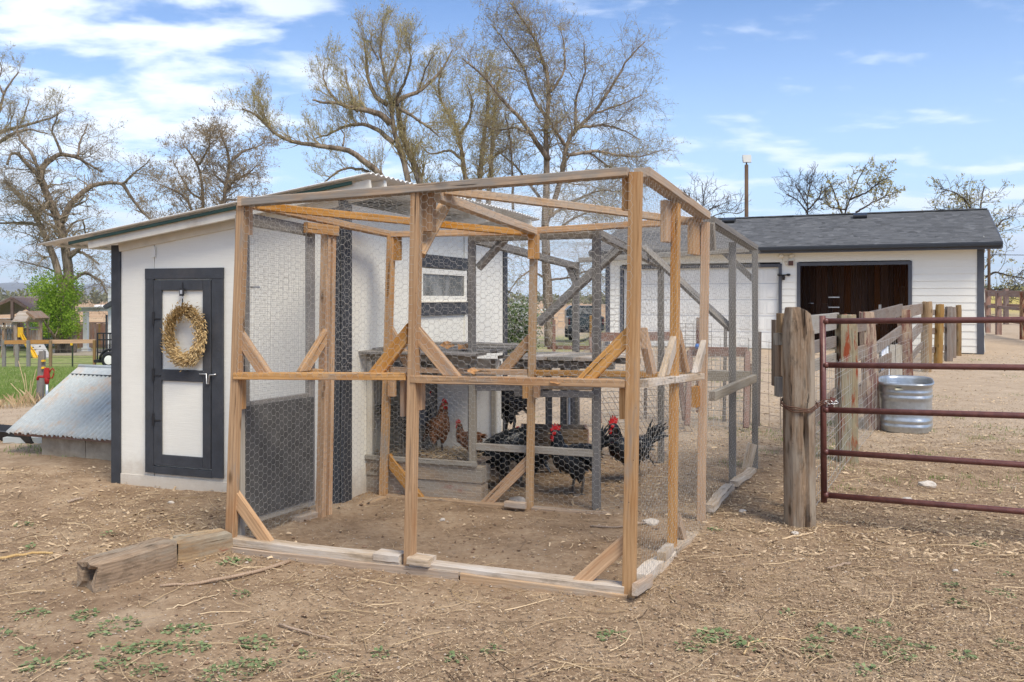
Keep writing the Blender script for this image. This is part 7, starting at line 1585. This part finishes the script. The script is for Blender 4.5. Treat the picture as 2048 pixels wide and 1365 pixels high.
wl_ = [(62, 1232, .06), (172, 1232, .045), (236, 1254, .07), (195, 1275, .03), (370, 1268, .07), (390, 1262, .05), (345, 1268, .04), (512, 1285, .06), (520, 1290, .05), (385, 1302, .055), (345, 1302, .06), (245, 1305, .06), (290, 1300, .06), (225, 1335, .06), (85, 1338, .06), (158, 1318, .035), (55, 1308, .03), (450, 1350, .08), (490, 1335, .07), (530, 1330, .05), (460, 1125, .05), (485, 1125, .04), (487, 1188, .03), (215, 1068, .03), (45, 1048, .04), (610, 1310, .03), (985, 1300, .035), (1225, 1275, .05), (1440, 1275, .07), (1410, 1275, .05), (1380, 1295, .045), (1500, 1292, .05), (1640, 1312, .05), (1635, 1290, .05), (1650, 1265, .04), (1710, 1275, .05), (1790, 1295, .07), (1800, 1320, .05), (1925, 1316, .04), (2015, 1292, .04), (1760, 1252, .04), (1905, 1180, .04), (2010, 1148, .03), (1960, 1090, .04), (1915, 1212, .04), (1730, 1345, .05), (10, 1272, .03), (160, 1238, .03), (760, 1302, .03), (915, 1315, .035), (1575, 1055 + 180, .03), (1850, 1300, .04), (2000, 1190, .05), (1428, 1064, .035), (60, 1092, .03), (300, 1345, .05), (690, 1355, .05)]
rosettes('weed_rosettes', [(*gw(u, v), r) for u, v, r in wl_], L_WEED, 31, 'low grey-green weed rosettes dotted over the dirt')
far_w = []
rs = np.random.RandomState(5)
for k in range(60): u, v = rs.choice([rs.uniform(1400, 1700), rs.uniform(1700, 2048)]), rs.uniform(690, 980); x, y = gw(u, v); far_w.append((x, y, rs.uniform(.05, .12)))
for (u, v) in ((100, 902), (70, 905), (160, 908), (30, 900), (1480, 862), (1530, 868), (1560, 880), (1660, 850), (1672, 870), (1650, 880), (1645, 900), (1700, 700), (1545, 750)): 
    x, y = gw(u, v); far_w.append((x, y, .13)); far_w.append((x + .1, y + .1, .1))
def blades(name, n, pos, h, wd, m, seed, label, lean=.35):
    rs = np.random.RandomState(seed); x, y = pos(rs, n); z = gz(x, y); n = len(x); a = rs.uniform(0, 2 * PI, n); hh = h * rs.uniform(.5, 1.3, n); base = np.stack([x, y, z - .005], 1); d = np.stack([np.cos(a), np.sin(a), 0 * a], 1); ww = (wd * rs.uniform(.6, 1.2, n))[:, None]; perp = np.stack([-np.sin(a), np.cos(a), 0 * a], 1)
    le = (rs.uniform(0, lean, n) * hh)[:, None]; up_ = np.stack([0 * a, 0 * a, hh], 1); V = np.stack([base - perp * ww / 2, base + perp * ww / 2, base + up_ * .6 + d * le * .4 + perp * ww * .35, base + up_ + d * le, base + up_ * .6 + d * le * .4 - perp * ww * .35], 1)
    o = wobj(name, V.reshape(-1, 3), (np.arange(n)[:, None] * 5 + np.arange(5)[None]), m, None, attr=np.repeat(rs.beta(2, 2, n), 5), kind='stuff'); o['label'] = label
def tufts(rs, n):
    c = np.array([(a, b) for a, b, r in far_w]); r = np.array([r for a, b, r in far_w]); k = rs.randint(0, len(c), n); return c[k, 0] + rs.normal(0, 1, n) * r[k], c[k, 1] + rs.normal(0, 1, n) * r[k]
blades('grass_tufts', 3600, tufts, .035, .006, L_GRASS, 41, 'sparse short grass tufts in the yard')
def lawn(rs, n):
    y = 12.6 + (36 - 12.6) * rs.uniform(0, 1, n * 2) ** 1.5; x = -y * rs.uniform(.30, .64, n * 2); k = (rs.uniform(0, 1, n * 2) < .35 + .6 * patchy(x * .8, y * .6)) & (y > 12.7 + .35 * np.sin(x * 3)); return x[k][:n], y[k][:n]
blades('lawn_grass', 42000, lawn, .075, .011, L_GRASS, 42, 'fresh green paddock grass west of the shed')
def dry(rs, n): c = np.array([gw(u, v) for u, v in ((55, 812), (25, 812), (70, 808), (8, 815), (100, 800))]); k = rs.randint(0, len(c), n); return c[k, 0] + rs.normal(0, .16, n), c[k, 1] + rs.normal(0, .10, n)
blades('dry_grass', 170, dry, .17, .007, L_STRAW, 43, 'dry yellow grass along the edge of the paddock', .9)
x0, y0 = gw(57, 808); rs = np.random.RandomState(6); P = []
for (du, dv, hh) in ((-.08, 0, .62), (.06, .0, .50), (.02, .05, .35), (-.14, 0, .30), (.12, 0, .40), (-.03, 0, .45)): P.append([(x0 + du * .2, y0, G(x0, y0)), (x0 + du * .8, y0, G(x0, y0) + hh * .5), (x0 + du * 1.8, y0, G(x0, y0) + hh)])
V, Fc = tubes(np.array(P), np.full((6, 3), .005), 4); o = wobj('dry_weed_stalks', V, Fc, L_STRAW, None, attr=np.full(len(V), .7)); tag(o, 'tall dry yellow weed stalks at the paddock edge left of the hydrant', 'weed stalks')
# named sticks, stones and bits
def stick(pts, r0, r1, label, m=None, name='fallen_stick'):
    P = []
    for i, (u, v) in enumerate(pts): x, y = gw(u, v); P.append((x, y, G(x, y) + r0 * .9 + .004 + .003 * (i % 2)))
    P, R = resample(P, (r0, r1), 12); P[1:-1] += np.random.RandomState(len(label)).normal(0, .0025, P[1:-1].shape); o = tube_obj(name, P, R, m or STK, None, 7); tag(o, label, 'stick'); return o
STK = wood('stick_bark', (.20, .14, .10), (.40, .30, .22), (.25, .18, .12), grain=60)
STKP = wood('peeled_stick', (.42, .29, .15), (.66, .50, .30), (.5, .34, .18), grain=60)
stick([(320, 1178), (400, 1172), (455, 1160), (530, 1142), (580, 1124)], .007, .011, 'long pale branch lying in front of the run\'s left corner')
stick([(0, 1117), (40, 1111), (75, 1104), (105, 1107)], .009, .007, 'peeled tan branch at the left edge of the ground', STKP)
stick([(333, 1223), (370, 1214), (410, 1200), (440, 1188)], .004, .0025, 'thin straw-coloured branch below the long pale branch', STKP)
stick([(558, 1252), (600, 1262), (660, 1275)], .006, .004, 'dark thin branch on the dirt in the lower left')
stick([(1488, 1310), (1500, 1290), (1530, 1281), (1570, 1283), (1602, 1290)], .004, .003, 'arched peeled stem curling near the bottom right', STKP)
stick([(1550, 1298), (1575, 1310), (1600, 1322)], .005, .004, 'short peeled stick below the arched stem', STKP)
stick([(1565, 1083), (1600, 1076), (1632, 1065)], .006, .005, 'split pale stick lying in front of the gate post', STKP)
stick([(1300, 1047), (1240, 1060), (1180, 1056)], .006, .006, 'dark flat lath on the dirt inside the timber run', STK)
stick([(136, 1006), (152, 1002), (165, 999)], .010, .008, 'small dark stick on the bare ground left of the shed', STK)
stick([(1700, 1132), (1655, 1142)], .008, .006, 'grey bark splinter on the chips right of the run')
def stone(u, v, r, label, seed, m=STONE):
    x, y = gw(u, v); rs = np.random.RandomState(seed); bm = bmesh.new(); bmesh.ops.create_icosphere(bm, subdivisions=2, radius=r)
    sc_ = rs.uniform(.8, 1.3, 3) * [1.2, 1, .6]
    for vv in bm.verts: vv.co = Vector([vv.co[i] * sc_[i] for i in range(3)]) * (1 + .18 * math.sin(vv.co.x / r * 3 + seed) * math.sin(vv.co.z / r * 4) + rs.uniform(-.06, .06))
    me = bpy.data.meshes.new('stone'); bm.to_mesh(me); bm.free(); me.materials.append(m); o = link('stone', me, Matrix.Translation((x, y, G(x, y) + r * .25))); tag(o, label, 'stone')
stone(119, 910, .06, 'pale flat stone lying before the concrete kerb of the tin hatch', 1); stone(342, 1007, .022, 'small tan stone on the dirt near the shed sill', 2); stone(1036, 1002, .055, 'white angular rock at the foot of the pecking hen', 3); stone(1302, 1048, .035, 'flat grey stone inside the run next to the front corner post', 4)
stone(1590, 1070, .022, 'small pale stone in front of the gate post', 5); stone(1485, 1023, .020, 'round white stone between the run and the gate post', 6); stone(885, 1042, .020, 'small white stone on the dirt inside the run', 7); stone(1815, 1002, .030, 'white stone on the chips below the gate', 8); stone(1912, 1143, .018, 'small white stone at the lower right among weeds', 9)
stone(1855, 975, .05, 'flat tan rock under the bottom gate bar', 10); stone(480, 992, .020, 'little stone beside the shed wall foot', 11)
print('TWIGS', TWN, 'tris', sum(len(o.data.polygons) * 2 for o in bpy.data.objects if o.type == 'MESH'))
